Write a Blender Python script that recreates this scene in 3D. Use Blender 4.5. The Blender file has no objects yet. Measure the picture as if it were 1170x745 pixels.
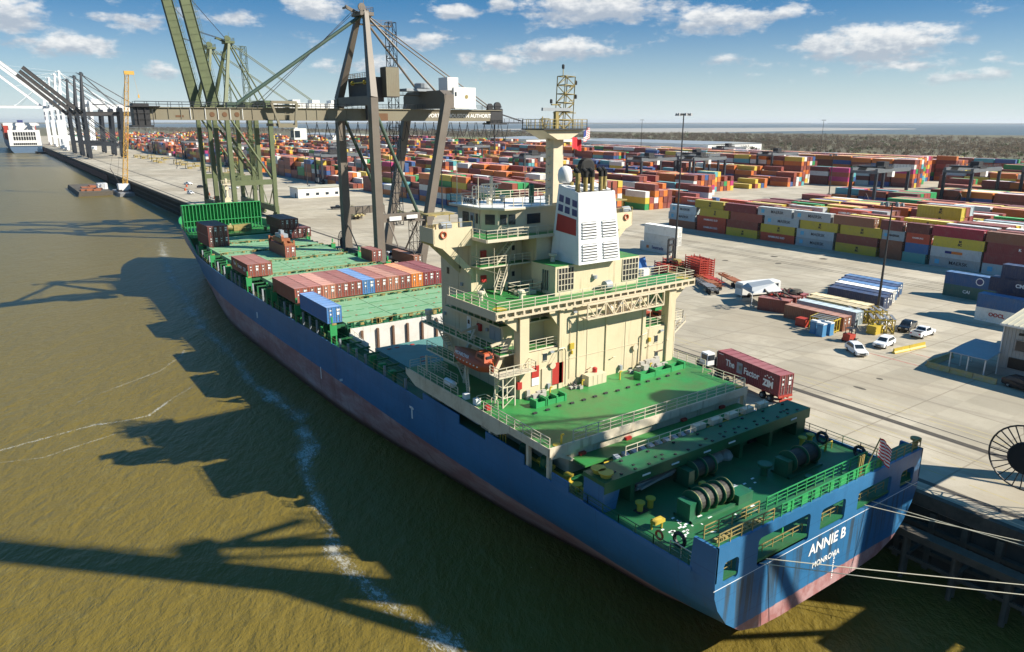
import bpy, math, random
from mathutils import Vector, Matrix
random.seed(7)
sc = bpy.context.scene
C = bpy.data.collections.new('Port'); sc.collection.children.link(C)
rad = math.radians
# ---------------------------------------------------------------- camera
cam = bpy.data.objects.new('camera', bpy.data.cameras.new('camera'))
sc.collection.objects.link(cam); sc.camera = cam
cam.data.sensor_width = 36.0; cam.data.lens = 36.0*830.65/1170.0
cam.data.clip_start = 0.5; cam.data.clip_end = 60000
_p, _r, _y = rad(15.679), rad(0.0644), rad(35.2387)
F = Vector((math.sin(_y)*math.cos(_p), math.cos(_y)*math.cos(_p), -math.sin(_p)))
R0 = Vector((math.cos(_y), -math.sin(_y), 0)); U0 = R0.cross(F)
Rr = R0*math.cos(_r)+U0*math.sin(_r); Uu = U0*math.cos(_r)-R0*math.sin(_r)
cam.matrix_world = Matrix(((Rr.x, Uu.x, -F.x, 0), (Rr.y, Uu.y, -F.y, 0), (Rr.z, Uu.z, -F.z, 44.0), (0, 0, 0, 1)))
# ---------------------------------------------------------------- light
SUN = Vector((0.98, -0.97, 1.0)).normalized()
sun = bpy.data.objects.new('sun', bpy.data.lights.new('sun', 'SUN'))
sc.collection.objects.link(sun)
sun.data.energy = 5.0; sun.data.angle = rad(0.5); sun.data.color = (1.0, 0.93, 0.80)
sun.rotation_euler = (-SUN).to_track_quat('-Z', 'Y').to_euler()
sun.location = (0, 0, 200)
sc.view_settings.view_transform = 'Standard'; sc.view_settings.look = 'None'
sc.view_settings.gamma = 1.0; sc.view_settings.use_curve_mapping = False
sc.view_settings.exposure = 0.88
try:
    sc.cycles.max_bounces = 5; sc.cycles.transparent_max_bounces = 12; sc.cycles.caustics_reflective = False
    sc.cycles.caustics_refractive = False
except Exception: pass

# ---------------------------------------------------------------- node helpers
class NT:
    def __init__(s, tree): s.t = tree; s.n = tree.nodes; s.l = tree.links
    def add(s, kind, **kw):
        n = s.n.new(kind)
        for k, v in kw.items(): setattr(n, k, v)
        return n
    def link(s, a, b): s.l.new(a, b)
    def setin(s, sock, v):
        if hasattr(v, 'node'): s.l.new(v, sock)
        elif v is not None: sock.default_value = v
    def math(s, op, a, b=None, c=None, clamp=False):
        n = s.add('ShaderNodeMath', operation=op); n.use_clamp = clamp
        s.setin(n.inputs[0], a)
        if b is not None: s.setin(n.inputs[1], b)
        if c is not None: s.setin(n.inputs[2], c)
        return n.outputs[0]
    def mix(s, fac, a, b, blend='MIX'):
        n = s.add('ShaderNodeMix', data_type='RGBA', blend_type=blend)
        s.setin(n.inputs[0], fac); s.setin(n.inputs[6], a); s.setin(n.inputs[7], b)
        return n.outputs[2]
    def noise(s, vec, scale, detail=3, rough=0.55, dist=0.0):
        n = s.add('ShaderNodeTexNoise'); s.setin(n.inputs['Vector'], vec)
        n.inputs['Scale'].default_value = scale; n.inputs['Detail'].default_value = detail
        n.inputs['Roughness'].default_value = rough; n.inputs['Distortion'].default_value = dist
        return n.outputs['Fac']
    def ramp(s, fac, lo, hi, c0=(0,0,0,1), c1=(1,1,1,1)):
        n = s.add('ShaderNodeMapRange', interpolation_type='SMOOTHSTEP'); s.setin(n.inputs[0], fac)
        n.inputs[1].default_value = lo; n.inputs[2].default_value = hi
        return n.outputs[0]
    def vscale(s, vec, sc_):
        n = s.add('ShaderNodeVectorMath', operation='MULTIPLY'); s.setin(n.inputs[0], vec); n.inputs[1].default_value = sc_
        return n.outputs[0]
    def bump(s, h, strength, dist=0.1, normal=None):
        n = s.add('ShaderNodeBump'); n.inputs['Strength'].default_value = strength; n.inputs['Distance'].default_value = dist
        s.setin(n.inputs['Height'], h)
        if normal is not None: s.setin(n.inputs['Normal'], normal)
        return n.outputs[0]
def newmat(name):
    m = bpy.data.materials.new(name); m.use_nodes = True
    t = NT(m.node_tree); b = t.n['Principled BSDF']
    return m, t, b
def c4(c): return (c[0], c[1], c[2], 1)
def obco(t): return t.add('ShaderNodeTexCoord').outputs['Object']
def wpos(t): return t.add('ShaderNodeNewGeometry').outputs['Position']
M = {}
def paint(name, col, rough=0.55, metal=0.0, dirt=0.35, dcol=None, dscale=0.6, streak=0.0, rust=0.0, bump=0.0):
    """painted / weathered surface with worn, dirty patches and optional rust and vertical streaks"""
    m, t, b = newmat(name); co = wpos(t)
    d = dcol or tuple(c*0.55 for c in col)
    f = t.ramp(t.noise(co, dscale, 6, 0.65), 0.35, 0.75)
    base = t.mix(t.math('MULTIPLY', f, dirt), c4(col), c4(d))
    f2 = t.ramp(t.noise(co, dscale*9, 3, 0.6), 0.4, 0.8)
    base = t.mix(t.math('MULTIPLY', f2, dirt*0.5), base, c4(tuple(c*0.75 for c in col)))
    if streak:
        sv = t.vscale(co, (1.6, 1.6, 0.10))
        f3 = t.ramp(t.noise(sv, 1.3, 4, 0.6), 0.55, 0.8)
        base = t.mix(t.math('MULTIPLY', f3, streak), base, c4((0.16, 0.09, 0.04)))
    if rust:
        f4 = t.ramp(t.noise(co, 1.7, 7, 0.75), 0.64, 0.70)
        base = t.mix(t.math('MULTIPLY', f4, rust), base, c4((0.17, 0.065, 0.02)))
    t.link(base, b.inputs['Base Color'])
    b.inputs['Roughness'].default_value = rough; b.inputs['Metallic'].default_value = metal
    if bump:
        t.link(t.bump(t.noise(co, 2.5, 4), bump, 0.05), b.inputs['Normal'])
    M[name] = m; return m
def plain(name, col, rough=0.6, metal=0.0, emit=0):
    m, t, b = newmat(name)
    b.inputs['Base Color'].default_value = c4(col); b.inputs['Roughness'].default_value = rough
    b.inputs['Metallic'].default_value = metal; M[name] = m; return m

# ---------------------------------------------------------------- sky
w = bpy.data.worlds.new('World'); sc.world = w; w.use_nodes = True
t = NT(w.node_tree); bg = t.n['Background']
sky = t.add('ShaderNodeTexSky', sky_type='NISHITA'); sky.sun_disc = False
sky.sun_elevation = math.asin(SUN.z); sky.sun_rotation = math.atan2(SUN.x, SUN.y)
sky.altitude = 0; sky.air_density = 1.0; sky.dust_density = 0.6; sky.ozone_density = 2.5
tc = t.add('ShaderNodeTexCoord').outputs['Generated']
sep = t.add('ShaderNodeSeparateXYZ'); t.link(tc, sep.inputs[0])
az = t.math('MULTIPLY', t.math('ARCTAN2', sep.outputs[0], sep.outputs[1]), 57.29578)
el = t.math('MULTIPLY', t.math('ARCSINE', sep.outputs[2]), 57.29578)
comb = t.add('ShaderNodeCombineXYZ'); t.link(az, comb.inputs[0]); t.link(el, comb.inputs[1])
vec = comb.outputs[0]
n1 = t.noise(t.vscale(vec, (0.45, 0.95, 1)), 1.0, 7, 0.62)
nsh = t.noise(t.vscale(vec, (0.8, 1.6, 1)), 1.0, 5, 0.6)
CLOUDS = [(2.63,6.39,1.85,1.29,1.2),(5.54,4.68,2.5,0.84,0.9),(9.28,6.45,2.38,0.53,0.8),(11.01,3.37,1.87,0.56,0.7),(21.15,7.76,2.42,0.89,1.0),(28.47,5.67,2.43,0.53,1.0),(31.07,7.58,1.66,0.58,1.0),(34.58,8.19,1.02,0.69,1),(38.77,5.23,3.97,0.84,1.1),(41.25,7.98,5.29,1.14,1.25),(49.93,6.98,4.11,0.9,1.1),(60.29,5.05,4.82,1.19,1.25),(54.58,7.2,2.24,0.55,0.7),(65.89,2.81,2.36,0.48,0.9),(34.24,4.21,3.25,0.55,0.6),(50.74,4.31,1.79,0.35,0.5),(24.6,3.95,3.81,0.6,0.5),(66.93,6.86,2.25,0.4,0.5),(14.69,6.83,2.86,0.55,0.5),(3.22,4.92,1.7,0.51,0.6),(62.56,3.61,3.0,0.44,0.5)]
dens = None; shade = None
for (a0, e0, ra, re, k) in CLOUDS:
    dx = t.math('DIVIDE', t.math('SUBTRACT', az, a0), ra*1.25)
    dy = t.math('DIVIDE', t.math('SUBTRACT', el, e0), re*1.3)
    # flat-ish base: squash faster below
    r2 = t.math('ADD', t.math('MULTIPLY', dx, dx), t.math('MULTIPLY', dy, dy))
    v = t.math('MULTIPLY', t.math('SUBTRACT', 1.0, t.math('POWER', r2, 0.6)), k)
    s_ = t.math('MULTIPLY', t.math('ADD', v, 1.0), dy)
    if dens is None: dens = v; hgt = t.math('MULTIPLY', t.math('MAXIMUM', v, 0.0), dy)
    else:
        dens = t.math('MAXIMUM', dens, v); hgt = t.math('ADD', hgt, t.math('MULTIPLY', t.math('MAXIMUM', v, 0.0), dy))
# faint overall scatter of small clouds
n2 = t.noise(t.vscale(vec, (0.16, 0.42, 1)), 1.0, 6, 0.6, 0.3)
band = t.math('MULTIPLY', t.ramp(el, 2.5, 5.0), t.ramp(el, 60.0, 14.0))
gen = t.math('MULTIPLY', t.math('MULTIPLY', t.math('SUBTRACT', n2, 0.52), 2.2), 1.0)
d2 = t.math('ADD', t.math('MAXIMUM', dens, t.math('ADD', gen, -0.15)), t.math('MULTIPLY', t.math('SUBTRACT', n1, 0.5), 2.6))
cov = t.math('MULTIPLY', t.ramp(d2, 0.05, 0.75), t.ramp(el, 1.5, 3.5))
lit = t.ramp(t.math('ADD', t.math('MULTIPLY', hgt, 1.3), t.math('MULTIPLY', t.math('SUBTRACT', nsh, 0.5), 2.2)), -0.45, 0.55)
ccol = t.mix(lit, (5.0, 5.6, 6.4, 1), (10.6, 10.5, 10.2, 1))
# cooler, deeper blue up high, pale at the horizon (part of the sky itself)
skyc = t.mix(1.0, sky.outputs[0], (0.47, 0.83, 1.12, 1), 'MULTIPLY')
skyc = t.mix(t.math('MULTIPLY', t.ramp(el, 0.5, 10.5), 0.8), skyc, (0.35, 2.2, 4.9, 1))
hz = t.math('POWER', t.math('SUBTRACT', 1.0, t.math('MINIMUM', t.math('MAXIMUM', t.math('DIVIDE', el, 10.0), 0.0), 1.0)), 2.2)
skyc = t.mix(t.math('MULTIPLY', hz, 0.95), skyc, (8.3, 9.3, 9.4, 1))
col = t.mix(t.math('MULTIPLY', cov, 0.88), skyc, ccol)
t.link(col, bg.inputs['Color']); bg.inputs['Strength'].default_value = 0.052

# ---------------------------------------------------------------- mesh builder
NOSPLIT = {'wheel','rail_x','lashing_strip','lashing_socket','lashing_gear','paint_splash','draught_mark','load_mark','container_pedestal_x','stiffener','picture_panel','label_panel','lettering_dots','patch','star_logo','logo_panel','placard','lock_rod','door','body','louvre_frame','window_frame','wall_lettering','stern_opening','planks','deck_timber','steel_bars','fender_pile_row','reel_spoke','winch_rib','stern_rail','pipe','lamp_strip','trolley','boom','girder','wall','roof'}
class MB:
    def __init__(s): s.v = []; s.f = []; s.mi = []
    def face(s, pts, mi=0):
        n = len(s.v); s.v += [tuple(p) for p in pts]; s.f.append(tuple(range(n, n+len(pts)))); s.mi.append(mi); return s
    def hexa(s, p, mi=0):
        n = len(s.v); s.v += [tuple(q) for q in p]
        for q in ((0,3,2,1),(4,5,6,7),(0,1,5,4),(1,2,6,5),(2,3,7,6),(3,0,4,7)):
            s.f.append(tuple(n+i for i in q)); s.mi.append(mi)
        return s
    def box(s, x0, x1, y0, y1, z0, z1, mi=0):
        if x0 > x1: x0, x1 = x1, x0
        if y0 > y1: y0, y1 = y1, y0
        if z0 > z1: z0, z1 = z1, z0
        return s.hexa([(x0,y0,z0),(x1,y0,z0),(x1,y1,z0),(x0,y1,z0),(x0,y0,z1),(x1,y0,z1),(x1,y1,z1),(x0,y1,z1)], mi)
    def beam(s, p, q, w, h=None, up=(0,0,1), w2=None, h2=None, mi=0):
        p = Vector(p); q = Vector(q); h = w if h is None else h; w2 = w2 or w; h2 = h2 or h
        d = (q-p).normalized(); up = Vector(up)
        if abs(d.dot(up)) > 0.98: up = Vector((0,1,0)) if abs(d.y) < 0.9 else Vector((1,0,0))
        a = d.cross(up).normalized(); b = a.cross(d)
        P = []
        for c, ww, hh in ((p, w, h), (q, w2, h2)):
            P += [c-a*ww/2-b*hh/2, c+a*ww/2-b*hh/2, c+a*ww/2+b*hh/2, c-a*ww/2+b*hh/2]
        return s.hexa(P, mi)
    def tube(s, p, q, r, n=8, r2=None, cap=True, mi=0):
        p = Vector(p); q = Vector(q); r2 = r if r2 is None else r2
        d = (q-p).normalized(); up = Vector((0,0,1)) if abs(d.z) < 0.95 else Vector((1,0,0))
        a = d.cross(up).normalized(); b = a.cross(d); k = len(s.v)
        for c, rr in ((p, r), (q, r2)):
            for i in range(n):
                an = 2*math.pi*i/n; s.v.append(tuple(c+(a*math.cos(an)+b*math.sin(an))*rr))
        for i in range(n):
            j = (i+1) % n; s.f.append((k+i, k+j, k+n+j, k+n+i)); s.mi.append(mi)
        if cap:
            s.f.append(tuple(k+i for i in reversed(range(n)))); s.mi.append(mi)
            s.f.append(tuple(k+n+i for i in range(n))); s.mi.append(mi)
        return s
    def path(s, pts, r, n=6, mi=0):
        for a, b in zip(pts, pts[1:]): s.tube(a, b, r, n, mi=mi)
        return s
    def prism(s, poly, axis, a, b, mi=0):
        """poly: 2-D outline; axis 'x': (y,z), 'y': (x,z), 'z': (x,y)"""
        def P(u, v, c): return {'x': (c,u,v), 'y': (u,c,v), 'z': (u,v,c)}[axis]
        n = len(poly); k = len(s.v)
        s.v += [P(u, v, a) for u, v in poly]+[P(u, v, b) for u, v in poly]
        s.f.append(tuple(k+i for i in reversed(range(n)))); s.f.append(tuple(k+n+i for i in range(n))); s.mi += [mi, mi]
        for i in range(n):
            j = (i+1) % n; s.f.append((k+i, k+j, k+n+j, k+n+i)); s.mi.append(mi)
        return s
    def lathe(s, c, prof, n=16, axis='z', mi=0):
        c = Vector(c); k = len(s.v)
        for r, h in prof:
            for i in range(n):
                an = 2*math.pi*i/n; u, v = r*math.cos(an), r*math.sin(an)
                s.v.append(tuple(c+Vector({'z': (u,v,h), 'x': (h,u,v), 'y': (u,h,v)}[axis])))
        for j in range(len(prof)-1):
            for i in range(n):
                i2 = (i+1) % n; s.f.append((k+j*n+i, k+j*n+i2, k+(j+1)*n+i2, k+(j+1)*n+i)); s.mi.append(mi)
        s.f.append(tuple(k+i for i in reversed(range(n)))); s.f.append(tuple(k+(len(prof)-1)*n+i for i in range(n))); s.mi += [mi, mi]
        return s
    def ring(s, c, R, r, axis='z', n=20, m=6, mi=0):
        c = Vector(c); pts = []
        for i in range(n+1):
            an = 2*math.pi*i/n; u, v = R*math.cos(an), R*math.sin(an)
            pts.append(c+Vector({'z': (u,v,0), 'x': (0,u,v), 'y': (u,0,v)}[axis]))
        for a, b in zip(pts, pts[1:]): s.tube(a, b, r, m, cap=False, mi=mi)
        return s
    def rail(s, pts, h=1.05, bars=3, step=1.5, r=0.035, mi=0):
        r *= 0.72
        for a, b in zip(pts, pts[1:]):
            a = Vector(a); b = Vector(b); L = (b-a).length; n = max(1, round(L/step))
            for i in range(n+1):
                p = a.lerp(b, i/n); s.beam(p, p+Vector((0,0,h)), r*2.0, r*2.0, mi=mi)
            for k in range(bars):
                z = Vector((0,0,h*(k+1)/bars)); s.beam(a+z, b+z, r*(1.8 if k == bars-1 else 1.2), mi=mi)
        return s
    def stair(s, p, q, w, side=(0,1,0), n=None, mi=0, rail=True):
        p = Vector(p); q = Vector(q); sd = Vector(side).normalized()*w/2; n = n or max(4, int(abs(q.z-p.z)/0.24))
        for k in (-1, 1):
            s.beam(p+sd*k, q+sd*k, 0.08, 0.25, mi=mi)
            if rail:
                up = Vector((0,0,0.95)); s.beam(p+sd*k+up, q+sd*k+up, 0.06, mi=mi)
                for j in range(4):
                    c = p.lerp(q, (j+0.1)/3.2)+sd*k; s.beam(c, c+up, 0.05, mi=mi)
        d = Vector((q.x-p.x, q.y-p.y, 0)).normalized()*0.13
        for i in range(1, n):
            c = p.lerp(q, i/n); s.beam(c-sd, c+sd, 0.26, 0.05, mi=mi)
        return s
    def truss(s, p, q, w, bays, r=0.07, taper=1.0, mi=0, n=4):
        """square lattice column"""
        p = Vector(p); q = Vector(q); d = (q-p).normalized(); up = Vector((0,0,1)) if abs(d.z) < 0.9 else Vector((0,1,0))
        a = d.cross(up).normalized(); b = a.cross(d)
        def cor(i, k):
            c = p.lerp(q, i/bays); ww = w*(1+(taper-1)*i/bays)/2
            return c+a*ww*(1 if k in (0,3) else -1)+b*ww*(1 if k < 2 else -1)
        for k in range(4): s.tube(cor(0, k), cor(bays, k), r, n, mi=mi)
        for i in range(bays+1):
            for k in range(4): s.tube(cor(i, k), cor(i, (k+1) % 4), r*0.7, n, cap=False, mi=mi)
        for i in range(bays):
            for k in range(4):
                if (i+k) % 2: s.tube(cor(i, k), cor(i+1, (k+1) % 4), r*0.7, n, cap=False, mi=mi)
                else: s.tube(cor(i, (k+1) % 4), cor(i+1, k), r*0.7, n, cap=False, mi=mi)
        return s
    def clusters(s):
        n = len(s.v); par = list(range(n))
        def find(a):
            while par[a] != a: par[a] = par[par[a]]; a = par[a]
            return a
        for f in s.f:
            r = find(f[0])
            for i in f[1:]: par[find(i)] = r
        isl = {}
        for fi, f in enumerate(s.f): isl.setdefault(find(f[0]), []).append(fi)
        L = []
        for fs in isl.values():
            P = [s.v[i] for fi in fs for i in s.f[fi]]
            L.append(([min(p[k] for p in P)-.04 for k in range(3)], [max(p[k] for p in P)+.04 for k in range(3)], fs))
        m = len(L)
        if m > 900: return None
        pr = list(range(m))
        def fd(a):
            while pr[a] != a: pr[a] = pr[pr[a]]; a = pr[a]
            return a
        for i in range(m):
            for j in range(i+1, m):
                if all(L[i][0][k] <= L[j][1][k] and L[j][0][k] <= L[i][1][k] for k in range(3)): pr[fd(i)] = fd(j)
        out = {}
        for i in range(m): out.setdefault(fd(i), []).extend(L[i][2])
        return list(out.values())
    def build(s, name, mat, parent=None, smooth=False, label=None):
        if parent is not None and name not in NOSPLIT:
            cl = s.clusters()
            if cl and 1 < len(cl) <= 60:
                cl.sort(key=len, reverse=True); first = None
                for fs in cl:
                    q = MB(); mp = {}
                    for fi in fs:
                        nf = []
                        for i in s.f[fi]:
                            if i not in mp: mp[i] = len(q.v); q.v.append(s.v[i])
                            nf.append(mp[i])
                        q.f.append(tuple(nf)); q.mi.append(s.mi[fi])
                    o = q.build1(name, mat, parent, smooth, label); first = first or o
                return first
        return s.build1(name, mat, parent, smooth, label)
    def build1(s, name, mat, parent=None, smooth=False, label=None):
        me = bpy.data.meshes.new(name)
        off = Vector((0, 0, 0)); pp = parent
        while pp is not None: off = off+pp.location; pp = pp.parent
        me.from_pydata([(x-off.x, y-off.y, z-off.z) for x, y, z in s.v] if off.length else s.v, [], s.f)
        for mm in (mat if isinstance(mat, (list, tuple)) else [mat]): me.materials.append(M[mm] if isinstance(mm, str) else mm)
        if isinstance(mat, (list, tuple)): me.polygons.foreach_set('material_index', s.mi)
        if smooth: me.polygons.foreach_set('use_smooth', [True]*len(me.polygons))
        me.update()
        o = bpy.data.objects.new(name, me); C.objects.link(o)
        if parent is not None: o.parent = parent
        if label: o['label'] = label
        return o
def thing(name, label, cat, loc=(0,0,0), group=None, rz=0):
    o = bpy.data.objects.new(name, None); C.objects.link(o); o.location = loc; o.rotation_euler = (0, 0, rz)
    o.empty_display_size = 1
    o['label'] = label; o['category'] = cat
    if group: o['group'] = group
    return o
def tag(o, label, cat, group=None):
    o['label'] = label; o['category'] = cat
    if group: o['group'] = group
    return o
def struct(o, kind='structure'):
    o['kind'] = kind; return o
def dup(root, loc, rz=None, label=None, group=None, color=None, parent=None, z=None):
    r = root.copy(); C.objects.link(r)
    if parent is None:
        r.location = loc
        if rz is not None: r.rotation_euler = (0, 0, rz)
        if label: r['label'] = label
        if group: r['group'] = group
    else: r.parent = parent
    if color is not None: r.color = color
    for ch in list(root.children): dup(ch, None, color=color, parent=r)
    return r
def setcol(root, color):
    root.color = color
    for ch in root.children: setcol(ch, color)
_txt = {}
def text_mesh(body, size, mat, depth=0.01, bold=0.0, shear=0.0, spacing=1.0):
    key = (body, size, mat, bold, shear)
    if key in _txt: return _txt[key]
    cu = bpy.data.curves.new('lettering', 'FONT'); cu.body = body; cu.size = size; cu.align_x = 'CENTER'; cu.align_y = 'CENTER'
    cu.extrude = depth; cu.offset = bold; cu.shear = shear; cu.space_character = spacing; cu.resolution_u = 3
    o = bpy.data.objects.new('lettering', cu); C.objects.link(o)
    bpy.context.view_layer.update()
    me = bpy.data.meshes.new_from_object(o.evaluated_get(bpy.context.evaluated_depsgraph_get()))
    C.objects.unlink(o); bpy.data.objects.remove(o)
    me.materials.clear(); me.materials.append(M[mat]); _txt[key] = me
    return me
def text(body, loc, rot, size, mat, parent=None, name='lettering', **kw):
    o = bpy.data.objects.new(name, text_mesh(body, size, mat, **kw)); C.objects.link(o)
    off = Vector((0,0,0)); pp = parent
    while pp is not None: off = off+pp.location; pp = pp.parent
    o.location = Vector(loc)-off; o.rotation_euler = rot
    if parent is not None: o.parent = parent
    return o
# faces towards -X (port side / quay-facing): text reads along -Y as the viewer sees it
RX = (rad(90), 0, rad(-90))
RY = (rad(90), 0, 0)          # faces -Y
# ---------------------------------------------------------------- materials
paint('beige', (0.62, 0.53, 0.36), 0.55, dirt=0.25, dcol=(0.42, 0.34, 0.2), dscale=0.35, streak=0.5, rust=0.3)
paint('beige_clean', (0.62, 0.53, 0.385), 0.5, dirt=0.25, dcol=(0.45, 0.36, 0.22), dscale=0.5, streak=0.2)
paint('rusty_beige', (0.64, 0.57, 0.44), 0.6, dirt=0.5, dcol=(0.36, 0.25, 0.14), dscale=0.5, streak=0.8, rust=0.9)
paint('rail_paint', (0.62, 0.56, 0.43), 0.5, dirt=0.3, dcol=(0.3, 0.22, 0.14))
paint('white_ship', (0.74, 0.75, 0.75), 0.45, dirt=0.18, dcol=(0.5, 0.46, 0.4), dscale=0.4, streak=0.22)
paint('deck_green', (0.026, 0.225, 0.052), 0.5, dirt=0.85, dcol=(0.075, 0.14, 0.04), dscale=0.25, rust=0.35)
paint('dark_green', (0.015, 0.135, 0.048), 0.5, dirt=0.75, dcol=(0.035, 0.075, 0.03), dscale=0.4, rust=0.3)
paint('machine_green', (0.015, 0.13, 0.06), 0.45, dirt=0.5, dcol=(0.02, 0.05, 0.03))
paint('bright_green', (0.03, 0.30, 0.09), 0.5, dirt=0.4, dcol=(0.03, 0.15, 0.05), dscale=0.8, rust=0.4)
paint('cover_green', (0.215, 0.40, 0.235), 0.6, dirt=0.8, dcol=(0.17, 0.30, 0.14), dscale=0.45, streak=0.3, rust=0.5)
paint('cover_rib', (0.035, 0.22, 0.08), 0.6, dirt=0.5)
paint('cover_teal', (0.10, 0.24, 0.22), 0.6, dirt=0.5, dcol=(0.06, 0.15, 0.13), dscale=0.3, rust=0.3)
paint('ochre', (0.36, 0.27, 0.09), 0.6, dirt=0.8, dcol=(0.12, 0.12, 0.05), dscale=1.5)
paint('yellow', (0.52, 0.38, 0.04), 0.5, dirt=0.5, dcol=(0.35, 0.25, 0.05))
paint('ship_red', (0.42, 0.03, 0.025), 0.5, dirt=0.3)
paint('boat_orange', (0.45, 0.085, 0.025), 0.45, dirt=0.35, dcol=(0.3, 0.08, 0.04))
paint('navy', (0.035, 0.045, 0.15), 0.5, dirt=0.2)
paint('soot', (0.012, 0.012, 0.012), 0.8, dirt=0.2)
paint('hold_white', (0.62, 0.61, 0.58), 0.6, dirt=0.4, dcol=(0.45, 0.4, 0.33), dscale=0.5, streak=0.4, rust=0.2)
paint('guide_brown', (0.16, 0.09, 0.055), 0.7, dirt=0.5)
paint('concrete_grey', (0.33, 0.32, 0.30), 0.85, dirt=0.4)
paint('crane_brown', (0.15, 0.125, 0.10), 0.55, dirt=0.5, dcol=(0.09, 0.07, 0.055), dscale=0.2, rust=0.25, streak=0.2)
paint('girder_olive', (0.20, 0.18, 0.125), 0.6, dirt=0.5, dcol=(0.17, 0.13, 0.08), dscale=0.25, rust=0.5, streak=0.2)
paint('rust', (0.15, 0.075, 0.035), 0.8, dirt=0.5)
paint('crane_green', (0.11, 0.135, 0.06), 0.55, dirt=0.5, dcol=(0.06, 0.075, 0.035), dscale=0.25, streak=0.2)
paint('brace_green', (0.05, 0.085, 0.06), 0.5, dirt=0.4)
paint('crane_black', (0.014, 0.018, 0.026), 0.5, dirt=0.4)
paint('boom_grey', (0.05, 0.046, 0.045), 0.55, dirt=0.4)
paint('crane_white', (0.72, 0.74, 0.76), 0.5, dirt=0.15)
paint('rtg_blue', (0.018, 0.026, 0.04), 0.5, dirt=0.4)
paint('rtg_grey', (0.12, 0.135, 0.15), 0.5, dirt=0.3)
paint('house_white', (0.72, 0.72, 0.70), 0.5, dirt=0.2)
paint('dark_metal', (0.035, 0.035, 0.038), 0.55, 0.2, dirt=0.3)
paint('steel', (0.30, 0.30, 0.30), 0.45, 0.4, dirt=0.4, rust=0.3)
paint('lattice_yellow', (0.62, 0.36, 0.07), 0.5, dirt=0.3)
paint('timber', (0.10, 0.085, 0.065), 0.85, dirt=0.6, dcol=(0.045, 0.04, 0.03), dscale=1.0)
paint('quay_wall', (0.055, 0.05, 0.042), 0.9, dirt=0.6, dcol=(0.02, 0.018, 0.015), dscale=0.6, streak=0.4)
paint('quay_rust', (0.12, 0.045, 0.03), 0.85, dirt=0.6, dscale=0.5)
paint('rope', (0.55, 0.52, 0.40), 0.9, dirt=0.2)
paint('drum_wire', (0.04, 0.038, 0.032), 0.7, dirt=0.4)
paint('stone_drum', (0.42, 0.40, 0.36), 0.8, dirt=0.4)
paint('pipe_tan', (0.50, 0.42, 0.20), 0.6, dirt=0.4, dcol=(0.2, 0.15, 0.08))
paint('machine_red', (0.42, 0.05, 0.03), 0.5, dirt=0.4)
paint('spreader_rust', (0.32, 0.11, 0.045), 0.6, dirt=0.5, rust=0.4)
paint('tarp_blue', (0.06, 0.2, 0.5), 0.6, dirt=0.2)
paint('loo_blue', (0.06, 0.22, 0.42), 0.45, dirt=0.2)
paint('shed_wall', (0.40, 0.40, 0.38), 0.55, dirt=0.25, streak=0.15)
paint('shed_roof', (0.52, 0.49, 0.38), 0.55, dirt=0.3)
paint('canopy_grey', (0.30, 0.33, 0.36), 0.5, dirt=0.25)
paint('door_red', (0.25, 0.07, 0.04), 0.5, dirt=0.3)
paint('bulk_pale', (0.60, 0.54, 0.42), 0.6, dirt=0.35, dcol=(0.35, 0.25, 0.15), streak=0.3, dscale=0.6)
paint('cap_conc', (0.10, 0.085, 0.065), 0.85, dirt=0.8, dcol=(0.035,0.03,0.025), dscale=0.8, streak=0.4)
paint('crane_dark', (0.055, 0.045, 0.038), 0.6, dirt=0.5)
paint('ship_steelblue', (0.09, 0.15, 0.24), 0.55, dirt=0.4)
plain('black', (0.008, 0.008, 0.008), 0.5)
plain('rubber', (0.015, 0.015, 0.015), 0.8)
plain('white', (0.78, 0.78, 0.76), 0.5)
plain('letter_white', (0.80, 0.80, 0.78), 0.6)
plain('letter_black', (0.02, 0.02, 0.03), 0.6)
plain('letter_blue', (0.02, 0.03, 0.16), 0.6)
plain('letter_red', (0.45, 0.04, 0.03), 0.6)
plain('logo_blue', (0.12, 0.42, 0.62), 0.6)
plain('logo_orange', (0.65, 0.18, 0.03), 0.6)
plain('flag_red', (0.60, 0.02, 0.03), 0.7)
plain('flag_blue', (0.03, 0.05, 0.22), 0.7)
plain('glass', (0.02, 0.03, 0.04), 0.12)
plain('car_white', (0.75, 0.76, 0.77), 0.25)
plain('car_black', (0.015, 0.017, 0.022), 0.2)
plain('chrome', (0.5, 0.5, 0.5), 0.25, 0.8)
plain('lamp_glass', (0.7, 0.7, 0.68), 0.2)
# hull: blue topsides, red boot topping (a real paint line at a fixed height on the hull)
m, t, b = newmat('hull_paint'); co = wpos(t); sp = t.add('ShaderNodeSeparateXYZ'); t.link(co, sp.inputs[0]); z = sp.outputs[2]
blue = t.mix(t.ramp(t.noise(co, 0.12, 5, 0.6), 0.35, 0.7), (0.026, 0.13, 0.28, 1), (0.036, 0.16, 0.335, 1))
blue = t.mix(t.math('MULTIPLY', t.ramp(t.noise(t.vscale(co, (1, .3, .15)), 0.8, 5, 0.7), 0.5, 0.8), 0.5), blue, (0.02, 0.045, 0.10, 1))
sc1 = t.ramp(t.noise(t.vscale(co, (1.2, 1.2, .06)), 0.9, 5, 0.65), 0.62, 0.75)
blue = t.mix(t.math('MULTIPLY', sc1, 0.6), blue, (0.10, 0.075, 0.06, 1))
sc2 = t.ramp(t.noise(t.vscale(co, (1, .25, 1.6)), 0.9, 6, 0.7), 0.66, 0.72)
blue = t.mix(t.math('MULTIPLY', sc2, 0.4), blue, (0.16, 0.24, 0.36, 1))
red = t.mix(t.ramp(t.noise(t.vscale(co, (1, .25, .8)), 0.5, 6, 0.7), 0.35, 0.7), (0.34, 0.135, 0.13, 1), (0.50, 0.33, 0.33, 1))
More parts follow.
